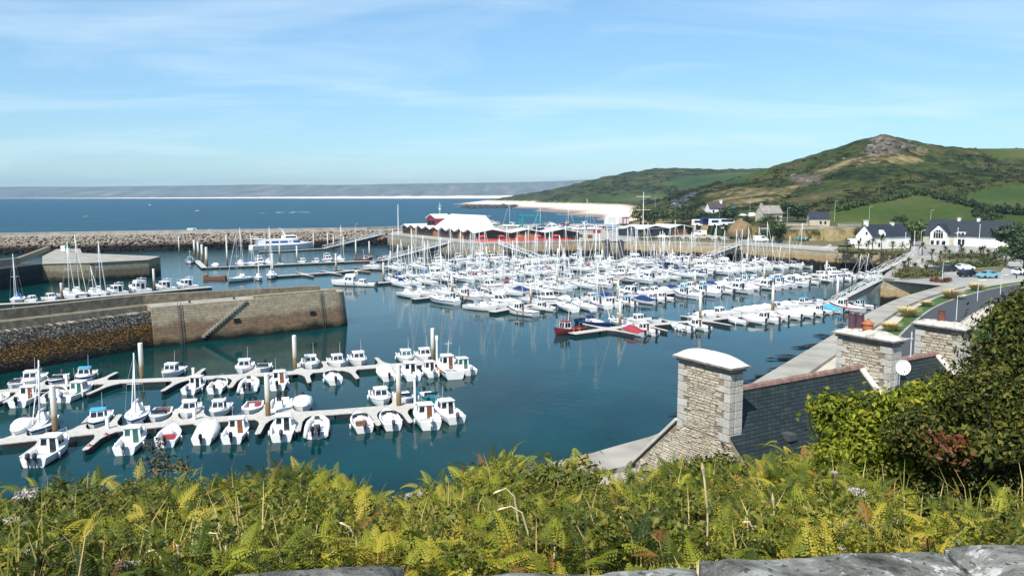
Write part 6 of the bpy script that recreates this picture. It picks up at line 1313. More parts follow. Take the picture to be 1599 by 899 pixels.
# ---------------------------------------------------------------- trees, hedges and palms
def leaves(c, rad, n, size, rng, lumps=7, hollow=.45, flat=.0):
    """quads spread over lumps on an ellipsoid"""
    c = np.array(c); rad = np.array(rad); ang = rng.uniform(0, 6.283, lumps); el = rng.uniform(-.5, 1.2, lumps)
    lc = np.c_[np.cos(ang) * np.cos(el), np.sin(ang) * np.cos(el), np.sin(el)] * rng.uniform(.35, .75, (lumps, 1)); lr = rng.uniform(.35, .62, lumps)
    k = rng.integers(0, lumps, n); d = rng.normal(size=(n, 3)); d /= np.linalg.norm(d, axis=1)[:, None]
    r_ = lr[k] * (hollow + (1 - hollow) * rng.random(n) ** .5) * (1 + .18 * rng.normal(size=n))
    p = (lc[k] + d * r_[:, None]) * rad + c
    nrm = d + rng.normal(scale=.55, size=(n, 3)); nrm /= np.linalg.norm(nrm, axis=1)[:, None]
    t1 = np.cross(nrm, rng.normal(size=(n, 3))); t1 /= np.linalg.norm(t1, axis=1)[:, None]; t2 = np.cross(nrm, t1); s_ = size * rng.uniform(.6, 1.35, n)[:, None]
    V = np.stack([p - t1 * s_, p - t2 * s_ * .5, p + t1 * s_, p + t2 * s_ * .5], 1).reshape(-1, 3); F = np.arange(4 * n).reshape(n, 4); return V, F
RG = np.random.default_rng(21)
def tree(px, py, wpx, ytop, label, m='leafdark', name='tree', n=700, depth=.8, cat='tree', group='trees and hedges around the harbour', trunk=True):
    p = hit(px, py); s_ = (p - Vector((0, 0, EYE))).length / FOC; h = max(1., at_y(px, ytop, p.y).z - p.z); w_ = wpx * s_ / 2
    e = empty(name, (p.x, p.y, p.z), 0, label, cat, group)
    zc = h * .56; V, F = leaves((0, 0, zc), (w_ * 1.02, w_ * depth, h * .47), n, max(.16, .075 * min(h, w_ * 2)), RG, lumps=9)
    V[:, 2] = np.maximum(V[:, 2], .05); np_mesh('crown', V, F, M[m], e)
    if trunk:
        b = MB(); b.tube([(0, 0, -.3), (.1, 0, h * .3), (.0, .1, h * .62)], [h * .05, h * .04, h * .015], 7); b.tube([(.08, 0, h * .25), (w_ * .4, .1, h * .6)], [h * .03, h * .01], 5); b.tube([(.08, 0, h * .3), (-w_ * .4, -.1, h * .62)], [h * .03, h * .01], 5); b.build('trunk', M['bark'], e)
    return e
tree(1000, 352, 40, 322, 'rounded bushy tree left of the dark hedge, above the beach', 'leafolive'); tree(1022, 354, 46, 327, 'dark tree behind the tall signal mast'); tree(1050, 352, 44, 328, 'dark tree behind the wavy-roofed pavilion', 'leafmid'); tree(1078, 350, 44, 327, 'dark tree left of the parked coaches', 'leafdark'); tree(1100, 347, 34, 330, 'tree directly behind the parked coaches', 'leafdark')
tree(1136, 347, 36, 322, 'round dark tree below the thatched cottage', 'leafdark'); tree(1204, 356, 40, 336, 'green garden tree before the grey stone cottage', 'leafmid'); tree(1216, 368, 36, 344, 'bright bush on the grass bank below the grey cottage', 'leafmid'); tree(1200, 373, 40, 356, 'dark hedge at the foot of the grass bank', 'leafdark', trunk=False); tree(1246, 347, 36, 318, 'large dark tree left of the small slate cottage', 'leafdark'); tree(1232, 338, 30, 316, 'dark tree behind the lamp right of the stone cottage', 'leafdark'); tree(1166, 352, 16, 338, 'small tree beside the sandy mound', 'leafdark')
tree(1270, 372, 24, 358, 'dark bush right of the beached teal boat', 'leafolive', trunk=False); tree(1424, 384, 36, 343, 'leafy tree between the two white buildings', 'leafmid'); tree(1405, 352, 24, 336, 'bush behind the white stone house roof', 'leafdark'); tree(1582, 396, 60, 348, 'large dark tree right of the large white building', 'leafdark', n=1200); tree(1599, 420, 50, 372, 'dark tree at the right edge behind the car park', 'leafdark', n=900); tree(1570, 408, 34, 384, 'dark bush by the lean-to', 'leafmid'); tree(1548, 350, 40, 330, 'bush on the field edge behind the large white building', 'leafdark'); tree(1340, 372, 16, 356, 'small bush at the left gable of the white stone house', 'leafolive')
tree(1005, 372, 22, 362, 'low bush at the left end of the pavilion', 'leafolive', trunk=False); tree(1182, 376, 26, 369, 'low bush by the white van', 'leafolive', trunk=False)
def palm(px, py, ytop, label, wpx=14):
    p = hit(px, py); s_ = (p - Vector((0, 0, EYE))).length / FOC; h = max(1.2, at_y(px, ytop, p.y).z - p.z); r_ = max(wpx * s_ / 2, 1.1); e = empty('palm_tree', (p.x, p.y, p.z), RG.uniform(0, 6), label, 'palm', 'palms in the quay gardens')
    b = MB(); b.tube([(0, 0, -.2), (.05, 0, h * .5), (0, 0, h * .78)], [.16, .13, .12], 7); b.build('trunk', M['bark'], e)
    n_ = 46; V = []; F = []
    for i in range(n_):
        a = RG.uniform(0, 6.283); el = RG.uniform(-.5, 1.35); d = np.array([math.cos(a) * math.cos(el), math.sin(a) * math.cos(el), math.sin(el)]); q = np.array([-math.sin(a), math.cos(a), 0]); c = np.array([0, 0, h * .78]); l = r_ * RG.uniform(.8, 1.15); b0 = len(V)
        V += [c, c + d * l * .55 + q * .13, c + d * l + np.array([0, 0, -.28 * l]), c + d * l * .55 - q * .13]; F.append((b0, b0 + 1, b0 + 2, b0 + 3))
    np_mesh('fronds', np.array(V), F, M['palm'], e)
k = 0
for px, py, yt in ((1323, 392, 374), (1340, 395, 377), (1355, 393, 376), (1362, 396, 372), (1376, 394, 366), (1393, 396, 378), (1408, 395, 380), (1421, 393, 377), (1440, 399, 380), (1455, 409, 390), (1468, 413, 393), (1482, 411, 391), (1494, 417, 396), (1502, 408, 388), (1516, 412, 391), (1530, 408, 386), (1542, 412, 389), (1552, 415, 394), (1476, 403, 385), (1500, 399, 384), (1535, 403, 385), (1411, 431, 408), (1428, 428, 412), (1445, 430, 416), (1418, 421, 404)):
    palm(px, py, yt, ('palm %s' % ('in the garden strip between the second and third gangways' if px < 1435 and py < 400 else 'in the garden before the large white building' if px > 1436 and py < 420 else 'in the bed beside the second gangway')) + ', ' + ('counted %s from the left' % (ORD[k] if k else 'first')), 17); k += 1
def low_shrubs(name, pts, n, label, m, sz=.22, h=1.0):
    V = []; F = []; c0 = 0
    for i in range(n):
        k = RG.random(); j = RG.integers(0, len(pts) - 1); a = hit(*pts[j]); c = hit(*pts[j + 1]); q = a.lerp(c, k); q = q + Vector((RG.normal() * 1.2, RG.normal() * 1.2, 0))
        v, f = leaves((q.x, q.y, q.z + h * .4), (1.1, 1.1, h * RG.uniform(.5, 1.1)), 60, sz, RG, 4); V.append(v); F.append(f + c0); c0 += len(v)
    tag(np_mesh(name, np.concatenate(V), np.concatenate(F), M[m]), label, 'shrubbery', kind='stuff')
M['bed'] = mat('planting_bed', (.05, .055, .018), .95, col2=(.20, .16, .08), vscale=.5)
for L_ in ([(1306, 390), (1418, 395.5), (1424, 386), (1310, 383)], [(1452, 421), (1500, 424), (1562, 425), (1578, 404), (1530, 394), (1470, 397)], [(1404, 437), (1475, 433), (1452, 420), (1410, 414)], [(985, 376.2), (1100, 378.2), (1160, 380.6), (1160, 374), (1000, 372)], [(1165, 377), (1280, 384), (1330, 386), (1330, 376), (1200, 371)]):
    b = MB(); b.add([at(a, c, QZ + .008) for a, c in L_], [tuple(range(len(L_)))]); tag(b.build('planting_bed', M['bed']), kind='structure')
low_shrubs('low_shrubbery', [(1312, 394), (1345, 396), (1380, 398), (1420, 398)], 90, 'low planting under the palms by the quay', 'leafolive')
low_shrubs('low_shrubbery', [(1455, 412), (1490, 418), (1530, 416), (1560, 414), (1530, 402), (1480, 404)], 150, 'low planting before the large white building', 'leafmid')
low_shrubs('low_shrubbery', [(1408, 434), (1430, 431), (1458, 430), (1420, 424)], 70, 'low planting beside the second gangway', 'leafolive')
low_shrubs('low_shrubbery', [(1000, 374), (1040, 373.5), (1080, 373), (1150, 376)], 36, 'strip of rough grass along the far quay edge', 'leafolive', h=.7)
low_shrubs('low_shrubbery', [(1465, 441), (1478, 440), (1485, 437)], 10, 'reddish bed by the car park lamp', 'redleaf', h=.7)
low_shrubs('field_hedge', [(1432, 303), (1470, 312), (1505, 320), (1530, 326)], 70, 'dark hedge dividing the two green fields', 'leafdark', sz=.5, h=2.6)
low_shrubs('field_hedge', [(1520, 338), (1560, 333), (1599, 336), (1640, 338)], 90, 'thick hedge behind the large white building', 'leafdark', sz=.5, h=3.2)
low_shrubs('field_hedge', [(1310, 330), (1350, 321), (1400, 311), (1432, 303)], 80, 'ragged scrub edge along the top of the lower field', 'leafmid', sz=.5, h=2.4)
# scrub on the hills, too many to count
V = []; F = []; c0 = 0; gs = np.random.default_rng(9); Ih = np.where((cls == 0) & (Z > 13) & (pxs > 860) & (pxs < 1640) & (Yf < 1600))[0]
skyl = np.full(1900, 999.); np.minimum.at(skyl, np.clip(pxs, 0, 1899).astype(int), pys)
skyl = np.array([skyl[max(0, i - 8):i + 9].min() for i in range(1900)])
for i in gs.choice(Ih, 3600):
    if pys[i] < skyl[int(np.clip(pxs[i], 0, 1899))] + 7: continue
    s_ = gs.uniform(.7, 1.9) * (1.0 if Yf[i] < 700 else 2.0)
    if noise.noise(Vector((Xf[i] * .02, Yf[i] * .02, 9))) < -.15: continue
    v, f = leaves((Xf[i] + gs.uniform(-3, 3), Yf[i] + gs.uniform(-3, 3), Z[i] + s_ * .25), (s_ * 2.3, s_ * 2.3, s_ * .5), 34, s_ * .36, gs, 4); V.append(v); F.append(f + c0); c0 += len(v)
M['scrub'] = leaf_mat('hill_scrub_leaf', [(.012, .020, .006), (.022, .034, .009), (.045, .050, .014), (.055, .040, .020)], rough=.8, spec=.15)
tag(np_mesh('hill_scrub', np.concatenate(V), np.concatenate(F), M['scrub']), 'dark gorse and bracken scrub covering the hill', 'scrub', kind='stuff')
# sandy mound beside the coaches
p = hit(1158, 353); b = MB(); b.lathe([(6.5, -4), (4.2, .2), (3.4, 1.0), (2., 2.2), (.8, 2.8), (.1, 2.95)], (p.x, p.y, p.z), 14); M['mound'] = mat('sandy_earth', (.20, .14, .075), .95, var=.25, vscale=.6); tag(b.build('earth_mound', M['mound'], smooth=True), 'brown earth mound right of the parked coaches', 'mound')
for a, c, lb in (((1060, 322), (1100, 330), 'pale roadside wall left of the thatched cottage'), ((1225, 353), (1262, 352), 'pale garden wall left of the small slate cottage'), ((1310, 353), (1345, 353), 'pale field wall right of the small slate cottage')):
    q0, q1 = hit(*a), hit(*c); wall_strip('garden_wall', [q0, q0.lerp(q1, .5), q1], min(q0.z, q1.z) - 1, max(q0.z, q1.z) + 1.0, .5, 'creamwall', lb, cap=.6, cat='wall', group='low walls on the far slope')
for px, py, lb in ((1130, 357, 'lower'),):
    pts = [hit(a, c) for a, c in ((1060, 357), (1130, 357), (1190, 358.5), (1240, 358), (1300, 357), (1345, 354))]
    b = MB()
    for a, c in zip(pts[:-1], pts[1:]): b.bar(a + Vector((0, 0, .35)), c + Vector((0, 0, .35)), .5, .9)
    tag(b.build('bank_kerb_wall', M['concrete']), 'pale kerb wall along the top of the dry grass bank', 'wall')
# ================================================================ NEAR QUAY: road, verge, paths
def sheet(name, left, right, z, m, n=28):
    """strip between two pixel polylines on the level z"""
    def res(L):
        P_ = smooth_poly([at(a, c, z) for a, c in L], 2); T = [0]
        for a, c in zip(P_[:-1], P_[1:]): T.append(T[-1] + (c - a).length)
        out = []
        for i in range(n + 1):
            s = T[-1] * i / n
            for j in range(len(P_) - 1):
                if s <= T[j + 1] or j == len(P_) - 2: k = (s - T[j]) / max(1e-6, T[j + 1] - T[j]); out.append(P_[j].lerp(P_[j + 1], k)); break
        return out
    A_, B2 = res(left), res(right); b = MB(); b.loft([[a, c] for a, c in zip(A_, B2)], closed=False, cap0=False, cap1=False); tag(b.build(name, M[m]), kind='structure'); return A_, B2
vl = [(1290, 600), (1384, 517), (1404, 503), (1420, 485), (1444, 473), (1474, 460), (1524, 450), (1574, 442), (1640, 434)]
vr = [(1330, 615), (1406, 522), (1431, 500), (1453, 483), (1481, 470), (1524, 457), (1574, 446), (1640, 437)]
rr_ = [(1440, 640), (1478, 530), (1503, 501), (1533, 483), (1561, 472), (1599, 463), (1660, 452)]
wi = [(1240, 610), (1308, 551), (1370, 511), (1400, 491), (1450, 467), (1500, 457), (1560, 446), (1640, 436)]
sheet('footpath', wi, vl, QZ + .008, 'path'); VL, VR = sheet('grass_verge', vl, vr, QZ + .05, 'lawn'); RL, RR = sheet('road', vr, rr_, QZ + .012, 'asphalt')
r2 = [(1475, 640), (1505, 530), (1522, 506), (1550, 488), (1577, 477), (1612, 468), (1680, 455)]
KR, _ = sheet('pavement', rr_, r2, QZ + .11, 'path')
sheet('hill_lawn', r2, [(1600, 640), (1620, 560), (1640, 520), (1660, 500), (1680, 490), (1700, 480), (1760, 466)], QZ + .06, 'lawn')
for nm, P_ in (('verge', RL), ('pavement', RR)):
    b = MB()
    for a, c in zip(P_[:-1], P_[1:]): b.bar(a + Vector((0, 0, .05)), c + Vector((0, 0, .05)), .3, .14)
    tag(b.build('kerb', M['concrete']), kind='structure')
def tuft(name, p, r_, h, n, m, label, cat, group=None, w=.02, droop=.5, rng=None):
    rng = rng or RG; V = []; F = []; e = None
    for i in range(n):
        a = rng.uniform(0, 6.283); rr = r_ * rng.random() ** .5; l = h * rng.uniform(.6, 1.1); d = np.array([math.cos(a), math.sin(a), 0]); q = np.array([-d[1], d[0], 0]) * w; c0 = np.array([0, 0, 0]) + d * rr * .35; c1 = c0 + d * rr * .4 + np.array([0, 0, l * .65]); c2 = c1 + d * rr * droop + np.array([0, 0, l * .35]); b0 = len(V)
        V += [c0 - q, c0 + q, c1 + q, c1 - q, c2 + q * .3, c2 - q * .3]; F += [(b0, b0 + 1, b0 + 2, b0 + 3), (b0 + 3, b0 + 2, b0 + 4, b0 + 5)]
    o = np_mesh(name, np.array(V), np.array(F), M[m]); o.location = p; tag(o, label, cat, group); return o
M['tan'] = leaf_mat('ornamental_grass_blade', [(.46, .36, .17), (.58, .48, .25), (.50, .38, .18)], rough=.9, spec=.1)
for px, py, s_, lb in ((1390, 516, 1.2, 'nearest tan ornamental grass clump on the verge'), (1417, 494, 1.5, 'large tan ornamental grass clump, second along the verge'), (1446, 478, .9, 'small tan grass clump in the middle of the verge'), (1486, 466, 1.7, 'wide tan ornamental grass clump near the bend'), (1524, 453, 1.4, 'farthest tan ornamental grass clump on the verge')):
    p = at(px, py, QZ + .05); tuft('ornamental_grass', p, 1.15 * s_, .85 * s_, 420, 'tan', lb, 'ornamental grass', 'grass clumps on the verge', w=.035)
# ================================================================ THE STONE HOUSES BELOW
rv = Vector((.8514946, .52436337, 0)); gv = Vector((.52436337, -.8514946, 0)); UPV = Vector((0, 0, 1))
A1 = Vector((8.176, 33.572, 0)); RZ = 14.5; PIT_ = .95; HW = 4.6
def stone_mat(name, cols, dark=.35):
    m, t, b = base(name, .92, .2); g = N(t, 'ShaderNodeNewGeometry'); co = N(t, 'ShaderNodeTexCoord'); n = noise_out(t, co.outputs['Object'], 9, 5, .65); n2 = noise_out(t, co.outputs['Object'], .7, 3)
    k = len(cols); c = ramp(t, g.outputs['Random Per Island'], [(i / (k - 1), cc) for i, cc in enumerate(cols)])
    c = mixcol(t, .7, c, ramp(t, n, [(.3, (.62, .60, .56)), (.7, (1.2, 1.18, 1.12))]), 'MULTIPLY'); c = mixcol(t, .5, c, ramp(t, n2, [(.35, (.8, .78, .72)), (.65, (1.1, 1.1, 1.1))]), 'MULTIPLY')
    t.links.new(c, b.inputs['Base Color']); bump_to(t, b, n, .5, .03); return m
M['rubble'] = stone_mat('schist_rubble', [(.46, .41, .33), (.56, .51, .42), (.38, .35, .30), (.60, .55, .46), (.50, .42, .31)])
M['mortar'] = mat('lime_mortar', (.20, .17, .13), .95, var=.2, vscale=2.)
M['granite'] = stone_mat('granite_quoin', [(.44, .44, .42), (.52, .51, .48), (.40, .39, .36)])
M['capstone'] = mat('weathered_cap', (.20, .19, .17), .9, var=.35, vscale=3, bump=.4, bscale=14)
M['caprough'] = mat('rough_lime_cap', (.30, .28, .23), .95, col2=(.66, .63, .56), vscale=3.5, bump=.8, bscale=7)
M['caplime'] = mat('lime_cap', (.66, .63, .56), .9, var=.18, vscale=2.2, bump=.4, bscale=9)
def slate_mat():
    m, t, b = base('roof_slates', .55, .3); co = N(t, 'ShaderNodeTexCoord')
    sl = (gv * 1 - UPV * PIT_).normalized(); d1 = N(t, 'ShaderNodeVectorMath', operation='DOT_PRODUCT'); d1.inputs[1].default_value = rv; d2 = N(t, 'ShaderNodeVectorMath', operation='DOT_PRODUCT'); d2.inputs[1].default_value = sl
    for d in (d1, d2): t.links.new(co.outputs['Object'], d.inputs[0])
    cv = N(t, 'ShaderNodeCombineXYZ'); t.links.new(d1.outputs['Value'], cv.inputs[0]); t.links.new(d2.outputs['Value'], cv.inputs[1])
    br = N(t, 'ShaderNodeTexBrick'); br.inputs['Scale'].default_value = 1; br.inputs['Brick Width'].default_value = .27; br.inputs['Row Height'].default_value = .18; br.inputs['Mortar Size'].default_value = .018; br.inputs['Mortar Smooth'].default_value = .2
    br.inputs['Color1'].default_value = (.014, .024, .026, 1); br.inputs['Color2'].default_value = (.026, .040, .040, 1); br.inputs['Mortar'].default_value = (.006, .008, .01, 1); t.links.new(cv.outputs[0], br.inputs['Vector'])
    n = noise_out(t, co.outputs['Object'], 1.3, 4); t.links.new(mixcol(t, .6, br.outputs['Color'], ramp(t, n, [(.35, (.7, .72, .72)), (.65, (1.25, 1.25, 1.15))]), 'MULTIPLY'), b.inputs['Base Color']); bump_to(t, b, math_n(t, 'MULTIPLY', br.outputs['Fac'], -1), .5, .03); return m
M['slates'] = slate_mat()
def stones(P0, U, W, z0, z1, inside, nrm, rng, row=(.07, .15), wid=(.16, .55), prot=.045):
    """courses of separate thin stones standing proud of a wall face"""
    b = MB(); z = z0
    while z < z1:
        h = rng.uniform(*row); x = rng.uniform(-.2, 0)
        while x < W:
            w_ = rng.uniform(*wid)
            if inside(x, z) and inside(x + w_, z) and inside(x, z + h) and inside(x + w_, z + h):
                pr = prot * rng.uniform(.2, 1.15); c = P0 + U * (x + w_ / 2) + UPV * (z + h / 2) + nrm * (pr / 2 - .02); g_ = .016
                vs = []
                for sn in (-1, 1):
                    for sz in (-1, 1):
                        for sx in (-1, 1):
                            k = .90 if sn > 0 else 1
                            vs.append(c + nrm * (sn * (pr / 2 + .02)) + U * (sx * (w_ / 2 - g_) * k + rng.uniform(-.012, .012)) + UPV * (sz * (h / 2 - g_) * k + rng.uniform(-.014, .014)))
                b.add(vs, [(0, 2, 3, 1), (4, 5, 7, 6), (0, 1, 5, 4), (2, 6, 7, 3), (0, 4, 6, 2), (1, 3, 7, 5)])
            x += w_
        z += h
    return b
rq = random.Random(8)
def chimney(house, A, w_, d_, zt, pots, cap, seed):
    rg = random.Random(seed); A = Vector((A[0], A[1], 0)); L_ = A - gv * w_ / 2; zb = RZ - PIT_ * w_ / 2 - .4
    M4 = [L_, L_ + gv * w_, L_ + gv * w_ + rv * d_, L_ + rv * d_]
    b = MB(); b.prism([(p.x, p.y) for p in M4], zb, zt); ch = b.build('chimney', M['mortar'], house); big = seed != 4
    def q_in(W):                                            # between the quoin columns
        return lambda x, z: .02 < x < W - .02 and z < zt - .02
    st_ = stones(L_, gv, w_, zb + .2, zt - .06, lambda x, z: .30 < x < w_ - .36 and z < zt - .04, -rv, rg, row=(.10, .22) if big else (.07, .15), wid=(.2, .6) if big else (.16, .55)); st_.build('rubble_face', M['rubble'], ch)
    z = zb + .1; k = 0; q = MB(); q2 = MB()
    while z < zt - .1:
        h = rg.uniform(.26, .40); h = min(h, zt - z)
        for c0, wide in ((L_, k % 2), (L_ + gv * w_, 1 - k % 2)):
            sgn = 1 if c0 is L_ else -1; lw = (.62 if wide else .36) * rg.uniform(.85, 1.1); q0 = c0 - rv * .035 - gv * .03 * sgn
            P = [q0, q0 + gv * lw * sgn, q0 + gv * lw * sgn + rv * .3, q0 + rv * .3]; (q if sgn > 0 else q2).prism([(p.x, p.y) for p in P], z + .012, z + h - .012)
        c0 = L_ + gv * (w_ + .03); dl = d_ * (.5 if k % 2 else .66); P = [c0 + rv * .31, c0 + rv * (d_ + .02), c0 + rv * (d_ + .02) - gv * .25, c0 + rv * .31 - gv * .25]
        q2.prism([(p.x, p.y) for p in P], z + .012, z + h - .012); z += h; k += 1
    q.build('quoin_column', M['granite'], ch, bevel=.012); q2.build('quoin_column', M['granite'], ch, bevel=.012)
    C0 = L_ + gv * w_ / 2 + rv * d_ / 2
    def ring(ow, od, z): return [tuple(C0 + gv * (sx * (w_ / 2 + ow)) + rv * (sy * (d_ / 2 + od)) + UPV * z) for sx, sy in ((-1, -1), (1, -1), (1, 1), (-1, 1))]
    b = MB(); b.loft([ring(.02, .02, zt), ring(.10, .10, zt + .02), ring(.10, .10, zt + .10), ring(.06, .06, zt + .115), ring(.24, .22, zt + .17), ring(.24, .22, zt + .25)]); b.build('cornice', M['capstone'], ch)
    nx, ny = 22, 10; V = []; F = []
    for j in range(ny + 1):
        for i in range(nx + 1):
            u, v = i / nx * 2 - 1, j / ny * 2 - 1; e_ = (max(0, 1 - abs(u) ** 3.2)) ** .75 * (max(0, 1 - abs(v) ** 2.4)) ** .7
            h = cap * e_ + (.11 * noise.noise(Vector((u * 5 + seed, v * 3, 1))) * e_ if cap < .4 else .012 * noise.noise(Vector((u * 5, v * 3, seed))))
            V.append(C0 + gv * (u * (w_ / 2 + .21)) + rv * (v * (d_ / 2 + .19)) + UPV * (zt + .251 + max(0, h)))
    for j in range(ny):
        for i in range(nx): a = j * (nx + 1) + i; F.append((a, a + 1, a + nx + 2, a + nx + 1))
    b = MB(); b.add(V, F); b.build('cap', M['caplime'] if not big else M['caprough'], ch, smooth=True)
    for u, kind in pots:
        p = C0 + gv * u; b = MB(); z0 = zt + .25 + cap * .6
        if kind == 'tall': b.lathe([(.17, 0), (.215, .05), (.20, .45), (.17, .78), (.185, .82), (.16, .86), (.10, .86), (.10, .7)], (p.x, p.y, z0), 14); b.build('chimney_pot', M['darkpot'], ch, smooth=R(40))
        elif kind == 'plain': b.lathe([(.20, 0), (.19, .4), (.15, .62), (.17, .66), (.11, .66), (.11, .5)], (p.x, p.y, z0), 14); b.build('chimney_pot', M['rust2'] if 'rust2' in M else M.setdefault('rust2', mat('dull_red_clay', (.16, .055, .04), .8, var=.2, vscale=4)), ch, smooth=R(40))
        else: b.lathe([(.24, 0), (.27, .06), (.25, .3), (.25, .36), (.30, .38), (.28, .44), (.14, .54), (.06, .60), (.05, .66)], (p.x, p.y, z0), 14); b.build('chimney_pot', M['rust'], ch, smooth=R(40))
    return ch
def row_house(t0, t1, label, gable, seed):
    h = empty('stone_house', (0, 0, 0), 0, label, 'house', 'terraced stone houses below the viewpoint'); rg = random.Random(seed)
    def P(t, s_, z): q = A1 + rv * t + gv * s_; return Vector((q.x, q.y, z))
    ez = RZ - PIT_ * HW
    b = MB(); b.loft([[P(t, -HW + .3, 4.), P(t, HW - .3, 4.), P(t, HW - .3, ez + .1), P(t, 0, RZ - .12), P(t, -HW + .3, ez + .1)] for t in (t0, t1)]); wl = b.build('wall', M['mortar'], h)
    if gable:
        def ins(x, z): s_ = x - HW + .3; return z < min(RZ - PIT_ * abs(s_) - .12, 12.88 if abs(s_) < 1.5 else 99) and .02 < x < 2 * HW - .62
        stones(P(t0, -HW + .3, 0), gv, 2 * HW - .6, 5.8, RZ, ins, -rv, rg, prot=.05).build('rubble_face', M['rubble'], wl)
    b = MB()
    for s_ in (-1, 1):
        a0 = .0; P4 = [P(t0 + .06, 0, RZ), P(t1 - .05, 0, RZ), P(t1 - .05, s_ * (HW + .3), RZ - PIT_ * (HW + .3)), P(t0 + .06, s_ * (HW + .3), RZ - PIT_ * (HW + .3))]; n = Vector((0, 0, -.09)); b.add(P4 + [p + n for p in P4], [(0, 1, 2, 3), (4, 5, 6, 7), (0, 1, 5, 4), (1, 2, 6, 5), (2, 3, 7, 6), (3, 0, 4, 7)])
    rf = b.build('roof', M['slates'], h)
    b = MB(); t = t0 + .7
    while t < t1 - .1:
        l = min(.40, t1 - t - .05); b.extr([P(t, s_, z) for s_, z in ((-.17, RZ - .07), (-.13, RZ + .07), (0, RZ + .13 + rg.uniform(-.01, .02)), (.13, RZ + .07), (.17, RZ - .07))], P(t, 0, 0), P(t + l - .03, 0, 0)); t += l
    b.build('ridge_tiles', M['ridgetile'], rf)
    for t, nm in ((t0, 'near'), (t1, 'far')):
        b = MB()
        for s_ in ((-1,) if nm == 'near' else (-1, 1)):
            sv0 = 1.52 if (t == t0) else .12; a, c = P(t - (.04 if nm == 'near' else .2), s_ * sv0, RZ - PIT_ * sv0 + .03), P(t - (.04 if nm == 'near' else .2), s_ * (HW + .3), RZ - PIT_ * (HW + .3) + .03); b.bar(a, c, .20 if nm == 'near' else .34, .12)
        b.build('verge', M['granite'] if nm == 'near' else M['caplime'], rf)
    return h, P
M['ridgetile'] = mat('ridge_tile_clay', (.22, .135, .11), .85, var=.35, vscale=2.5)
h1, PH = row_house(0, 10.85, 'nearest stone house with dome-capped chimney and dark slate roof', True, 3)
chimney(h1, A1 + rv * -.01, 3.0, .72, 15.72, (), .40, 4)
b = MB(); c = PH(3.1, 2.0, RZ - PIT_ * 2.0 + .1); b.box(c, (.45, .5, .28), math.atan2(rv.y, rv.x)); b.build('roof_vent', M['darkgrey'], h1)
h2, _ = row_house(10.9, 17.35, 'middle stone house of the row with two dark chimney pots and an orange one', False, 5)
chimney(h2, (17.458, 39.287), 3.0, .75, 15.78, ((-.95, 'tall'), (-.52, 'tall'), (-.08, 'low')), .28, 6)
h3, _ = row_house(17.4, 26., 'farthest stone house of the row, half hidden by the dark bush', False, 7)
chimney(h3, (22.99, 42.70), 2.6, .8, 15.72, ((-.15, 'plain'),), .24, 9)
# satellite dish and aerial
p = at_y(1410, 573, 37.3); ds = empty('satellite_dish', p, 0, 'white satellite dish between the two farther chimneys', 'satellite dish')
b = MB(); dn = Vector((-.30, -.94, .16)).normalized(); q = dn.to_track_quat('Z', 'Y'); rings = [[q @ Vector((.33 * k * math.cos(a * math.pi / 9), .36 * k * math.sin(a * math.pi / 9), .10 * k * k)) for a in range(18)] for k in (.02, .35, .7, 1.)]
b.loft(rings, cap1=False); b.loft([[v - dn * .015 for v in r_] for r_ in rings], cap1=False); b.build('reflector', M['white'], ds, smooth=True)
b = MB(); b.tube([q @ Vector((0, -.4, .08)), q @ Vector((0, -.18, .5))], .02, 5); b.tube([q @ Vector((0, -.2, .44)), q @ Vector((0, -.12, .56))], .045, 6); b.build('feed_arm', M['alu'], ds)
b = MB(); b.tube([-dn * .02, Vector((0, .35, -.1)), Vector((0, .4, -.9))], .03, 6); b.build('bracket', M['galv'], ds)
p = PH(14.6, 0, RZ); b = MB(); t0_ = at_y(1424, 518, p.y); p = Vector((t0_.x, p.y, RZ)); b.tube([p, (p.x, p.y, t0_.z)], .035, 6); z = t0_.z - .35; b.tube([(p.x - .75, p.y, z), (p.x + .1, p.y, z)], .02, 5)
for k in range(5): b.tube([(p.x - .7 + .16 * k, p.y - .2, z), (p.x - .7 + .16 * k, p.y + .2, z)], .008, 4)
tag(b.build('television_aerial', M['galv']), 'thin television aerial on the ridge between the two farther chimneys', 'aerial')
# ================================================================ THE BANK IN FRONT: wall, bracken, shrubs
sx = np.array([-300, 0, 60, 110, 140, 190, 250, 330, 400, 470, 530, 580, 640, 690, 740, 790, 830, 880, 910, 945, 1000, 1060, 1100, 1150, 1185, 1220, 1260, 1320, 1500, 1900.])
sy = np.array([780, 788, 782, 768, 780, 762, 762, 762, 752, 745, 760, 788, 792, 765, 735, 724, 745, 737, 748, 768, 760, 738, 732, 738, 750, 722, 715, 712, 712, 712.])
Y0, Y1 = 4.3, 12.0
def zpix(y, Y): a = np.arctan((np.asarray(y, float) - 449.5) / FOC) + PIT; return EYE - np.tan(a) * Y
def canopy(x, y):
    px = 799.5 + FOC * np.asarray(x) / np.maximum(np.asarray(y), 1.); k = np.clip((np.asarray(y) - Y0) / (Y1 - Y0), -.4, 1)
    return (1 - k) * zpix(868, Y0) + k * zpix(np.interp(px, sx, sy), Y1)
def bank(x, y):
    x = np.asarray(x, float); y = np.asarray(y, float); g = canopy(x, np.clip(y, 2.4, Y1)) - .85
    g = np.where(y > Y1, np.maximum(g - (y - Y1) * .95, 5.2), g); return np.where(y < 2.4, np.maximum(g, 21.3), g)
bx, by = np.meshgrid(np.linspace(-26, 34, 121), np.r_[-3, 0, 1, 1.6, 2.2, np.linspace(2.4, 32, 90)]); bz = bank(bx.ravel(), by.ravel()); n1 = np.array([noise.noise(Vector((a * .9, c * .9, 0))) for a, c in zip(bx.ravel(), by.ravel())]); bz = bz + n1 * .12
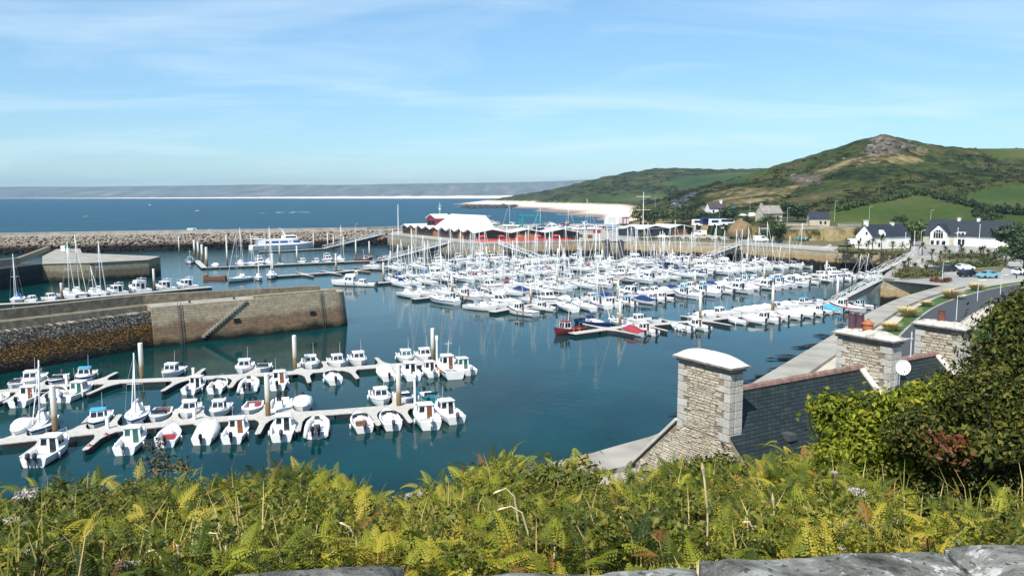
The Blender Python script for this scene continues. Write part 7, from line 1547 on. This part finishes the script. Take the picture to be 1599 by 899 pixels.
nx, ny = bx.shape[1], bx.shape[0]; I = np.arange(nx * ny).reshape(ny, nx); Fq = np.stack([I[:-1, :-1], I[:-1, 1:], I[1:, 1:], I[1:, :-1]], -1).reshape(-1, 4)
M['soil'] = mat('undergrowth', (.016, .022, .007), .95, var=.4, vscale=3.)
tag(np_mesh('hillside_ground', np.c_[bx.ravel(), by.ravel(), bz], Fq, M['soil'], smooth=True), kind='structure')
# the wall the photograph was taken over
def lichen_mat():
    m, t, b = base('lichened_stone', .95, .2); co = N(t, 'ShaderNodeTexCoord'); P = co.outputs['Object']
    n1 = noise_out(t, P, 7, 6, .7, .6); n2 = noise_out(t, P, 26, 5, .7); n3 = noise_out(t, P, 2.5, 4)
    c = ramp(t, n1, [(.32, (.035, .036, .030)), (.45, (.115, .115, .10)), (.55, (.20, .20, .18)), (.62, (.30, .31, .28))])
    c = mixcol(t, ramp(t, math_n(t, 'ADD', math_n(t, 'MULTIPLY', n2, .5), math_n(t, 'MULTIPLY', n3, .5)), [(.565, (0, 0, 0)), (.60, (1, 1, 1))]), c, (.44, .45, .42))
    c = mixcol(t, ramp(t, noise_out(t, P, 60, 3), [(.6, (0, 0, 0)), (.66, (.8, .8, .8))]), c, (.03, .03, .028)); t.links.new(c, b.inputs['Base Color'])
    bump_to(t, b, math_n(t, 'ADD', n1, math_n(t, 'MULTIPLY', n2, .6)), .8, .02); return m
M['lichen'] = lichen_mat()
vw = empty('parapet_wall', (0, 1.3, 21.3), 0, 'lichened stone wall along the bottom edge of the photograph', 'wall')
WT = 22.262
for x0, x1, yl, yr, dz in ((-1.9, -.60, 1.50, 1.47, -.02), (-.585, -.225, 1.535, 1.60, .0), (-.205, .385, 1.555, 1.60, -.01), (.395, .905, 1.605, 1.635, .008), (.925, 2.3, 1.655, 1.70, .015)):
    nx_, ny_ = 26, 12; V = []; F = []; sd_ = x0 * 7
    for j in range(ny_ + 1):
        for i in range(nx_ + 1):
            u, v = i / nx_, j / ny_; x = x0 + (x1 - x0) * u; yf = yl + (yr - yl) * u; y = .95 + (yf - .95) * v
            x += .012 * noise.noise(Vector((v * 5, sd_, 2))) * (1 if i in (0, nx_) else 0); y += (.022 * noise.noise(Vector((x * 6, sd_, 5))) + .01 * noise.noise(Vector((x * 22, sd_, 5)))) * (v == 1)
            ed = min(u * (x1 - x0), (1 - u) * (x1 - x0), (1 - v) * .6); z = WT + dz + .011 * noise.fractal(Vector((x * 6, y * 6, sd_)), 1, 2, 4) - .03 * max(0, 1 - ed / .035) ** 2
            V.append((x, y - 1.3, z - 21.3))
    nt_ = len(V)
    for j in range(ny_):
        for i in range(nx_): a = j * (nx_ + 1) + i; F.append((a, a + 1, a + nx_ + 2, a + nx_ + 1))
    bd = [i for i in range(nx_ + 1)] + [j * (nx_ + 1) + nx_ for j in range(1, ny_ + 1)] + [ny_ * (nx_ + 1) + i for i in range(nx_ - 1, -1, -1)] + [j * (nx_ + 1) for j in range(ny_ - 1, 0, -1)]
    V += [(V[i][0], V[i][1], V[i][2] - .2) for i in bd]; nb = len(bd)
    F += [(bd[i], bd[(i + 1) % nb], nt_ + (i + 1) % nb, nt_ + i) for i in range(nb)]
    b = MB(); b.add(V, F); b.build('coping_stone', M['lichen'], vw, smooth=R(50))
b = MB(); b.box((.2, -.08, .36), (4.4, .55, .9)); b.build('masonry', M['lichen'], vw)
# bracken
def frond_mat():
    m, t, b = base('bracken_frond', .6, .25); a = N(t, 'ShaderNodeAttribute'); a.attribute_name = 'hue'; co = N(t, 'ShaderNodeTexCoord')
    c = ramp(t, a.outputs['Fac'], [(0, (.018, .036, .005)), (.28, (.06, .088, .009)), (.55, (.18, .20, .016)), (.78, (.30, .31, .03)), (.92, (.40, .33, .04)), (.96, (.30, .16, .03)), (1, (.13, .06, .025))]); n = noise_out(t, co.outputs['Object'], 5, 3)
    c = mixcol(t, .5, c, ramp(t, n, [(.3, (.65, .65, .6)), (.7, (1.2, 1.2, 1.1))]), 'MULTIPLY'); t.links.new(c, b.inputs['Base Color'])
    tr = N(t, 'ShaderNodeBsdfTranslucent'); t.links.new(c, tr.inputs[0]); ms = N(t, 'ShaderNodeMixShader'); ms.inputs[0].default_value = .28
    t.links.new(b.outputs[0], ms.inputs[1]); t.links.new(tr.outputs[0], ms.inputs[2]); t.links.new(ms.outputs[0], t.nodes['Material Output'].inputs[0]); return m
M['bracken'] = frond_mat()
def frond_template(npair, nleaf, droop, seed):
    """unit frond along +x, z up; quads only"""
    g = np.random.default_rng(seed); V = []; F = []
    def quad(a, b_, c, d): i = len(V); V.extend((a, b_, c, d)); F.append((i, i + 1, i + 2, i + 3))
    def rach(t): return np.array([t * (1 - .12 * droop * t), 0, .22 * t - droop * .55 * t ** 2.2])
    for k in range(8):
        a, c = rach(k / 8), rach((k + 1) / 8); w_ = .007 * (1 - .7 * k / 8); quad(a + [0, w_, 0], a - [0, w_, 0], c - [0, w_, 0], c + [0, w_, 0])
    for k in range(npair):
        t = .22 + .76 * (k / (npair - 1)) ** .95; p = rach(t); L = .31 * (1 - (k / npair)) ** .9 + .02
        if k == 0: L *= .85
        for s_ in (-1, 1):
            ang = math.radians(66 - 18 * k / npair) + g.uniform(-.08, .08); d = np.array([math.cos(ang), s_ * math.sin(ang), -.12 - .25 * droop]); d /= np.linalg.norm(d); q = np.cross(d, [0, 0, 1]); q /= np.linalg.norm(q); up = np.cross(q, d)
            wd = .017 * (1 - .5 * k / npair) + .008
            if nleaf <= 1: quad(p, p + d * L * .35 + q * wd * 1.5, p + d * L, p + d * L * .35 - q * wd * 1.5)
            else:
                for j in range(nleaf):
                    u = (j + .3) / nleaf; c = p + d * L * u - np.array([0, 0, .10 * L * u * u]); l = wd * 1.7 * (1 - .7 * u); w2 = L / nleaf * .42
                    for s2 in (-1, 1): quad(c - d * w2, c - d * w2 * .2 + q * s2 * l * .7 + up * .008, c + d * w2 * 1.2 + q * s2 * l, c + d * w2)
    return np.array(V), np.array(F)
TF = [frond_template(12, 3, dr, i) for i, dr in enumerate((.3, .7, 1.0, 1.4))]; TS = [frond_template(11, 1, dr, i) for i, dr in enumerate((.6, 1.1))]
gb_ = np.random.default_rng(77)
def scatter_fronds(name, n, ylo, yhi, T, lmin, lmax, label, pxr=(-60, 1660), lift=.0, ypow=1., avoid=None):
    VV = []; FF = []; HH = []; c0 = 0
    for i in range(n):
        y = ylo + (yhi - ylo) * gb_.random() ** ypow; px = gb_.uniform(*pxr); x = (px - 799.5) / FOC * y
        if px > 1405 and 6.4 < y < 10.5 and gb_.random() < .93: continue
        V, F = T[gb_.integers(len(T))]; s_ = gb_.uniform(lmin, lmax) * (.68 + .32 * min(1, (y - 3.6) / 5)); az = gb_.uniform(0, 6.283); el = gb_.uniform(.1, 1.15); rl = gb_.uniform(-.5, .5)
        ca, sa, ce, se, cr, sr = math.cos(az), math.sin(az), math.cos(el), math.sin(el), math.cos(rl), math.sin(rl)
        Mx = np.array([[ca, -sa, 0], [sa, ca, 0], [0, 0, 1]]) @ np.array([[ce, 0, -se], [0, 1, 0], [se, 0, ce]]) @ np.array([[1, 0, 0], [0, cr, -sr], [0, sr, cr]])
        h = noise.noise(Vector((x * .8, y * .8, 4))); base_z = float(canopy(x, y)) - .12 + lift + .24 * h + gb_.uniform(-.34, .10)
        VV.append((V * s_) @ Mx.T + [x, y, base_z]); FF.append(F + c0); c0 += len(V)
        pt = noise.noise(Vector((x * .55, y * .55, 11))); hu = .44 + .10 * min(1, max(-1, (px - 600) / 700)) + .55 * pt + gb_.normal() * .25
        if gb_.random() < .05: hu = .93 + .07 * gb_.random()
        HH.append(np.full(len(V), np.clip(hu, 0, .90) if gb_.random() > .05 else gb_.uniform(.93, 1.)))
    return tag(np_mesh(name, np.concatenate(VV), np.concatenate(FF), M['bracken'], attr={'hue': np.concatenate(HH)}), label, 'bracken', kind='stuff')
scatter_fronds('bracken', 12500, 4.0, 12.4, TF, .17, .40, 'yellow-green bracken covering the bank behind the wall', ypow=.8)
scatter_fronds('bracken_undergrowth', 6500, 3.6, 13.2, TS, .22, .46, 'dense lower bracken fronds in the shade of the bank', lift=-.14)
V = []; F = []; c0 = 0
for i in range(700):
    y = gb_.uniform(4.4, 12.2); px = gb_.uniform(-40, 1640); x = (px - 799.5) / FOC * y
    if px > 1405 and 6.4 < y < 10.5: continue
    v, f = leaves((x, y, float(canopy(x, y)) + gb_.uniform(-.15, .12)), (.22, .22, .16), int(gb_.uniform(30, 90)), gb_.uniform(.014, .026), gb_, 4); V.append(v); F.append(f + c0); c0 += len(v)
tag(np_mesh('weeds', np.concatenate(V), np.concatenate(F), M['bramble']), 'small broad-leaved weeds growing among the bracken', 'weeds', kind='stuff')
V = []; F = []
for i in range(4200):
    y = gb_.uniform(4.2, 12.4); px = gb_.uniform(-40, 1640); x = (px - 799.5) / FOC * y
    if noise.noise(Vector((x * .7, y * .7, 30))) < .0: continue
    z = float(canopy(x, y)) - .3; l = gb_.uniform(.3, .62); a = gb_.uniform(0, 6.283); d = np.array([math.cos(a), math.sin(a), 0]); q = np.array([-d[1], d[0], 0]) * .0045; c0 = np.array([x, y, z]); c1 = c0 + d * l * .18 + [0, 0, l * .62]; c2 = c1 + d * l * gb_.uniform(.1, .45) + [0, 0, l * gb_.uniform(.0, .35)]; b0 = len(V); V += [c0 - q, c0 + q, c1 + q, c1 - q, c2 + q * .2, c2 - q * .2]; F += [(b0, b0 + 1, b0 + 2, b0 + 3), (b0 + 3, b0 + 2, b0 + 4, b0 + 5)]
M['drybl'] = leaf_mat('bank_grass_blade', [(.10, .11, .02), (.20, .19, .04), (.40, .33, .14), (.30, .22, .10)], rough=.8, spec=.15)
tag(np_mesh('bank_grass', np.array(V), np.array(F), M['drybl']), 'thin dry grass mixed into the bracken', 'grass', kind='stuff')
# shrubs
def shrub(name, label, blobs, m, branches, extra=None, cat='shrub'):
    e = empty(name, blobs[0][0], 0, label, cat); o = Vector(blobs[0][0]); V = []; F = []; c0 = 0
    for c, rad, n, sz, lumps in blobs:
        v, f = leaves(np.array(c) - np.array(o), rad, n, sz, RG, lumps, .5); V.append(v); F.append(f + c0); c0 += len(v)
    np_mesh('foliage', np.concatenate(V), np.concatenate(F), M[m], e)
    for a, c, r_ in branches:
        b = MB(); a = Vector(a) - o; c = Vector(c) - o; mid = a.lerp(c, .5) + Vector((RG.uniform(-.1, .1), 0, .1)); b.tube([a, mid, c], [r_, r_ * .7, r_ * .3], 6); b.build('branch', M['bark'], e)
    if extra:
        for nm, c, rad, n, sz, mm in extra:
            v, f = leaves(np.array(c) - np.array(o), rad, n, sz, RG, 4, .6); np_mesh(nm, v, f, M[mm], e)
    return e
def on(px, py, Y): return tuple(at_y(px, py, Y))
shrub('dark_shrub', 'tall dark bushy shrub with reddish leaves at the right edge', [(on(1600, 600, 9.2), (.82, 1.0, .95), 18000, .032, 20), (on(1700, 560, 9.2), (.8, 1., 1.1), 9000, .032, 14), (on(1548, 640, 8.6), (.50, .5, .55), 8000, .030, 14), (on(1515, 600, 8.7), (.16, .2, .20), 700, .028, 4), (on(1622, 500, 9.4), (.55, .6, .38), 6000, .030, 10), (on(1478, 770, 8.8), (.55, .4, .35), 4500, .030, 9), (on(1560, 770, 8.6), (.7, .4, .35), 5000, .030, 9), (on(1462, 690, 8.7), (.52, .45, .42), 5000, .030, 9), (on(1590, 700, 8.2), (.75, .4, .25), 2200, .042, 8)], 'bushdark',
    [(on(1560, 830, 9.2), on(1590, 640, 9.0), .05), (on(1555, 820, 9.2), on(1530, 640, 8.5), .03), (on(1570, 800, 9.2), on(1640, 560, 9.2), .04), (on(1550, 720, 8.3), on(1535, 610, 8.0), .012), (on(1560, 800, 9.2), on(1470, 680, 8.4), .025)],
    [('red_leaves', on(1490, 700, 8.0), (.34, .25, .22), 110, .034, 'redleaf'), ('red_leaves', on(1450, 685, 8.0), (.3, .2, .15), 60, .03, 'redleaf')])
shrub('bright_shrub', 'bright yellow-green shrub in front of the slate roof', [(on(1345, 665, 9.6), (.55, .5, .50), 4200, .036, 9), (on(1305, 650, 9.9), (.34, .3, .32), 1900, .034, 5), (on(1420, 640, 9.4), (.48, .4, .30), 2600, .036, 7), (on(1380, 720, 9.2), (.5, .4, .4), 3200, .034, 7), (on(1300, 720, 9.3), (.42, .4, .34), 2400, .034, 7), (on(1480, 600, 9.6), (.3, .3, .1), 500, .034, 4)], 'bushbright', [(on(1360, 800, 9.8), on(1345, 660, 9.6), .03), (on(1365, 800, 9.8), on(1420, 650, 9.4), .025)])
shrub('bramble_bush', 'leafy green bramble on the bank left of the dome-capped chimney', [(on(860, 775, 9.5), (.75, .6, .38), 2600, .04, 8)], 'bramble', [(on(860, 850, 9.6), on(850, 770, 9.5), .015)])
shrub('bramble_bush', 'rust-tinged bramble directly below the dome-capped chimney', [(on(1130, 750, 11.3), (.75, .6, .34), 2600, .04, 8)], 'bramble', [(on(1130, 800, 11.3), on(1140, 740, 11.3), .015)], [('red_leaves', on(1120, 765, 10.8), (.3, .2, .12), 120, .04, 'redleaf')])
shrub('bramble_bush', 'low dark bramble at the left end of the bank', [(on(60, 830, 7.5), (.7, .6, .3), 2000, .035, 7)], 'bramble', [(on(60, 880, 7.5), on(70, 820, 7.5), .015)])
shrub('withered_weed', 'thin withered grey-green weed standing above the bracken at left', [(on(258, 730, 11.), (.38, .3, .22), 420, .028, 9), (on(245, 700, 11.), (.16, .15, .15), 120, .024, 5)], 'deadleaf', [(on(262, 800, 11.), on(250, 690, 11.), .010), (on(265, 790, 11.), on(215, 730, 11.), .007), (on(265, 790, 11.), on(300, 725, 11.), .007)], cat='weed')
M['umbel'] = leaf_mat('faded_flower_head', [(.42, .37, .36), (.55, .50, .48), (.34, .28, .26)], rough=.95, spec=.1)
for px, py, w_, Y, lb in ((38, 775, 38, 7.5, 'largest faded flower head at the left edge of the bank'), (16, 813, 22, 6.0, 'faded flower head low at the far left edge'), (44, 818, 18, 6.0, 'small faded flower head under the largest one at left'), (48, 860, 22, 5.2, 'brownish seed head near the wall at left'), (197, 882, 30, 4.8, 'brownish seed head just above the wall at left'), (1337, 770, 34, 6.5, 'largest faded flower head in front of the bright shrub'), (1317, 819, 20, 5.6, 'small faded flower head, left of a pair below the bright shrub'), (1354, 823, 24, 5.6, 'faded flower head, right of a pair below the bright shrub'), (1317, 858, 16, 4.9, 'smallest faded flower head near the wall at right'), (1020, 868, 16, 4.9, 'pale flower head just above the wall near the middle'), (1302, 738, 14, 7.2, 'tiny faded flower head beside the yellow fronds')):
    p = Vector(on(px, py, Y)); r_ = w_ / 2 / FOC * Y; e = empty('seed_head_plant', (p.x, p.y, float(bank(p.x, p.y))), 0, lb, 'wildflower', 'faded wildflowers on the bank'); hz_ = p.z - e.location.z
    b = MB(); b.tube([(.05, 0, 0), (0, .02, hz_ * .6), (0, 0, hz_)], [.012, .009, .006], 5)
    for k in range(5): a = k * 1.257; b.tube([(0, 0, hz_ - r_ * .9), (math.cos(a) * r_ * .6, math.sin(a) * r_ * .6, hz_)], .004, 4)
    b.build('stem', M['bark'], e); v, f = leaves((0, 0, hz_ + r_ * .12), (r_ * 1.1, r_ * 1.1, r_ * .42), 260, r_ * .13, RG, 9, .7); np_mesh('flower_head', v, f, M['umbel'], e)
M['straw'] = mat('dry_straw', (.56, .47, .27), .9, var=.2, vscale=8)
def stalk(pts, Y, label, r_=.006):
    P_ = [Vector(on(a, c, Y)) for a, c in pts]; g = float(bank(P_[0].x, P_[0].y)); b = MB(); P_ = [Vector((P_[0].x, P_[0].y, min(g, P_[0].z)))] + P_
    n = len(P_); b.tube(P_, [r_] * (n - 1) + [r_ * .4], 5); b.tube([P_[-2].lerp(P_[-1], .3), P_[-2].lerp(P_[-1], .7), P_[-1]], [r_ * .8, r_ * 2.0, r_ * .5], 5)
    tag(b.build('dry_stalk', M['straw']), label, 'grass stalk', 'dry stalks on the bank')
for pts, Y, lb in (([(1104, 880), (1105, 800), (1100, 750), (1096, 722)], 4.6, 'tallest upright dry stalk below the dome-capped chimney'), ([(832, 885), (824, 830), (815, 800), (798, 790), (776, 796)], 5., 'arching dry stalk, left of a pair near the middle'), ([(811, 885), (810, 820), (803, 775), (790, 762), (770, 770)], 5.2, 'arching dry stalk, taller of the pair near the middle'), ([(865, 885), (866, 855), (868, 838)], 4.7, 'short upright dry stalk right of the arching pair'), ([(350, 895), (346, 860), (338, 832), (322, 832)], 4.8, 'bent pale stalk, left of two above the left end of the wall'), ([(352, 880), (353, 848)], 4.8, 'short straight stalk beside the bent pale one'), ([(280, 895), (279, 865), (277, 845)], 4.8, 'short upright stalk left of the bent pale one'), ([(258, 895), (250, 868), (240, 858), (228, 862)], 4.8, 'drooping stalk at the left, over the brownish seed head'),
    ([(372, 865), (378, 845), (384, 838)], 5., 'slanting pale stalk at left'), ([(560, 880), (556, 840), (545, 822), (530, 815)], 5., 'thin leaning stalk left of the middle'), ([(540, 855), (522, 843), (508, 839)], 5., 'pale broken stalk lying among fronds left of the middle'), ([(1181, 872), (1178, 830), (1170, 814), (1160, 815)], 4.9, 'drooping stalk right of the tallest stalk'), ([(1210, 830), (1209, 800), (1206, 770)], 6., 'thin straight stalk below the slate roof'), ([(985, 840), (975, 818), (965, 803)], 5.5, 'slanting brown stalk near the centre right')):
    stalk(pts, Y, lb)
tuft('grass_tuft', Vector((.39, 1.60, WT - .14)), .06, .10, 46, 'straw', 'tuft of dry grass growing from a crack in the lichened wall', 'grass tuft', w=.0016, droop=.6)
for o in C.objects:
    if 'label' in o.keys() and not 4 <= len(o['label'].split()) <= 16: print('LABEL', len(o['label'].split()), o['label'])
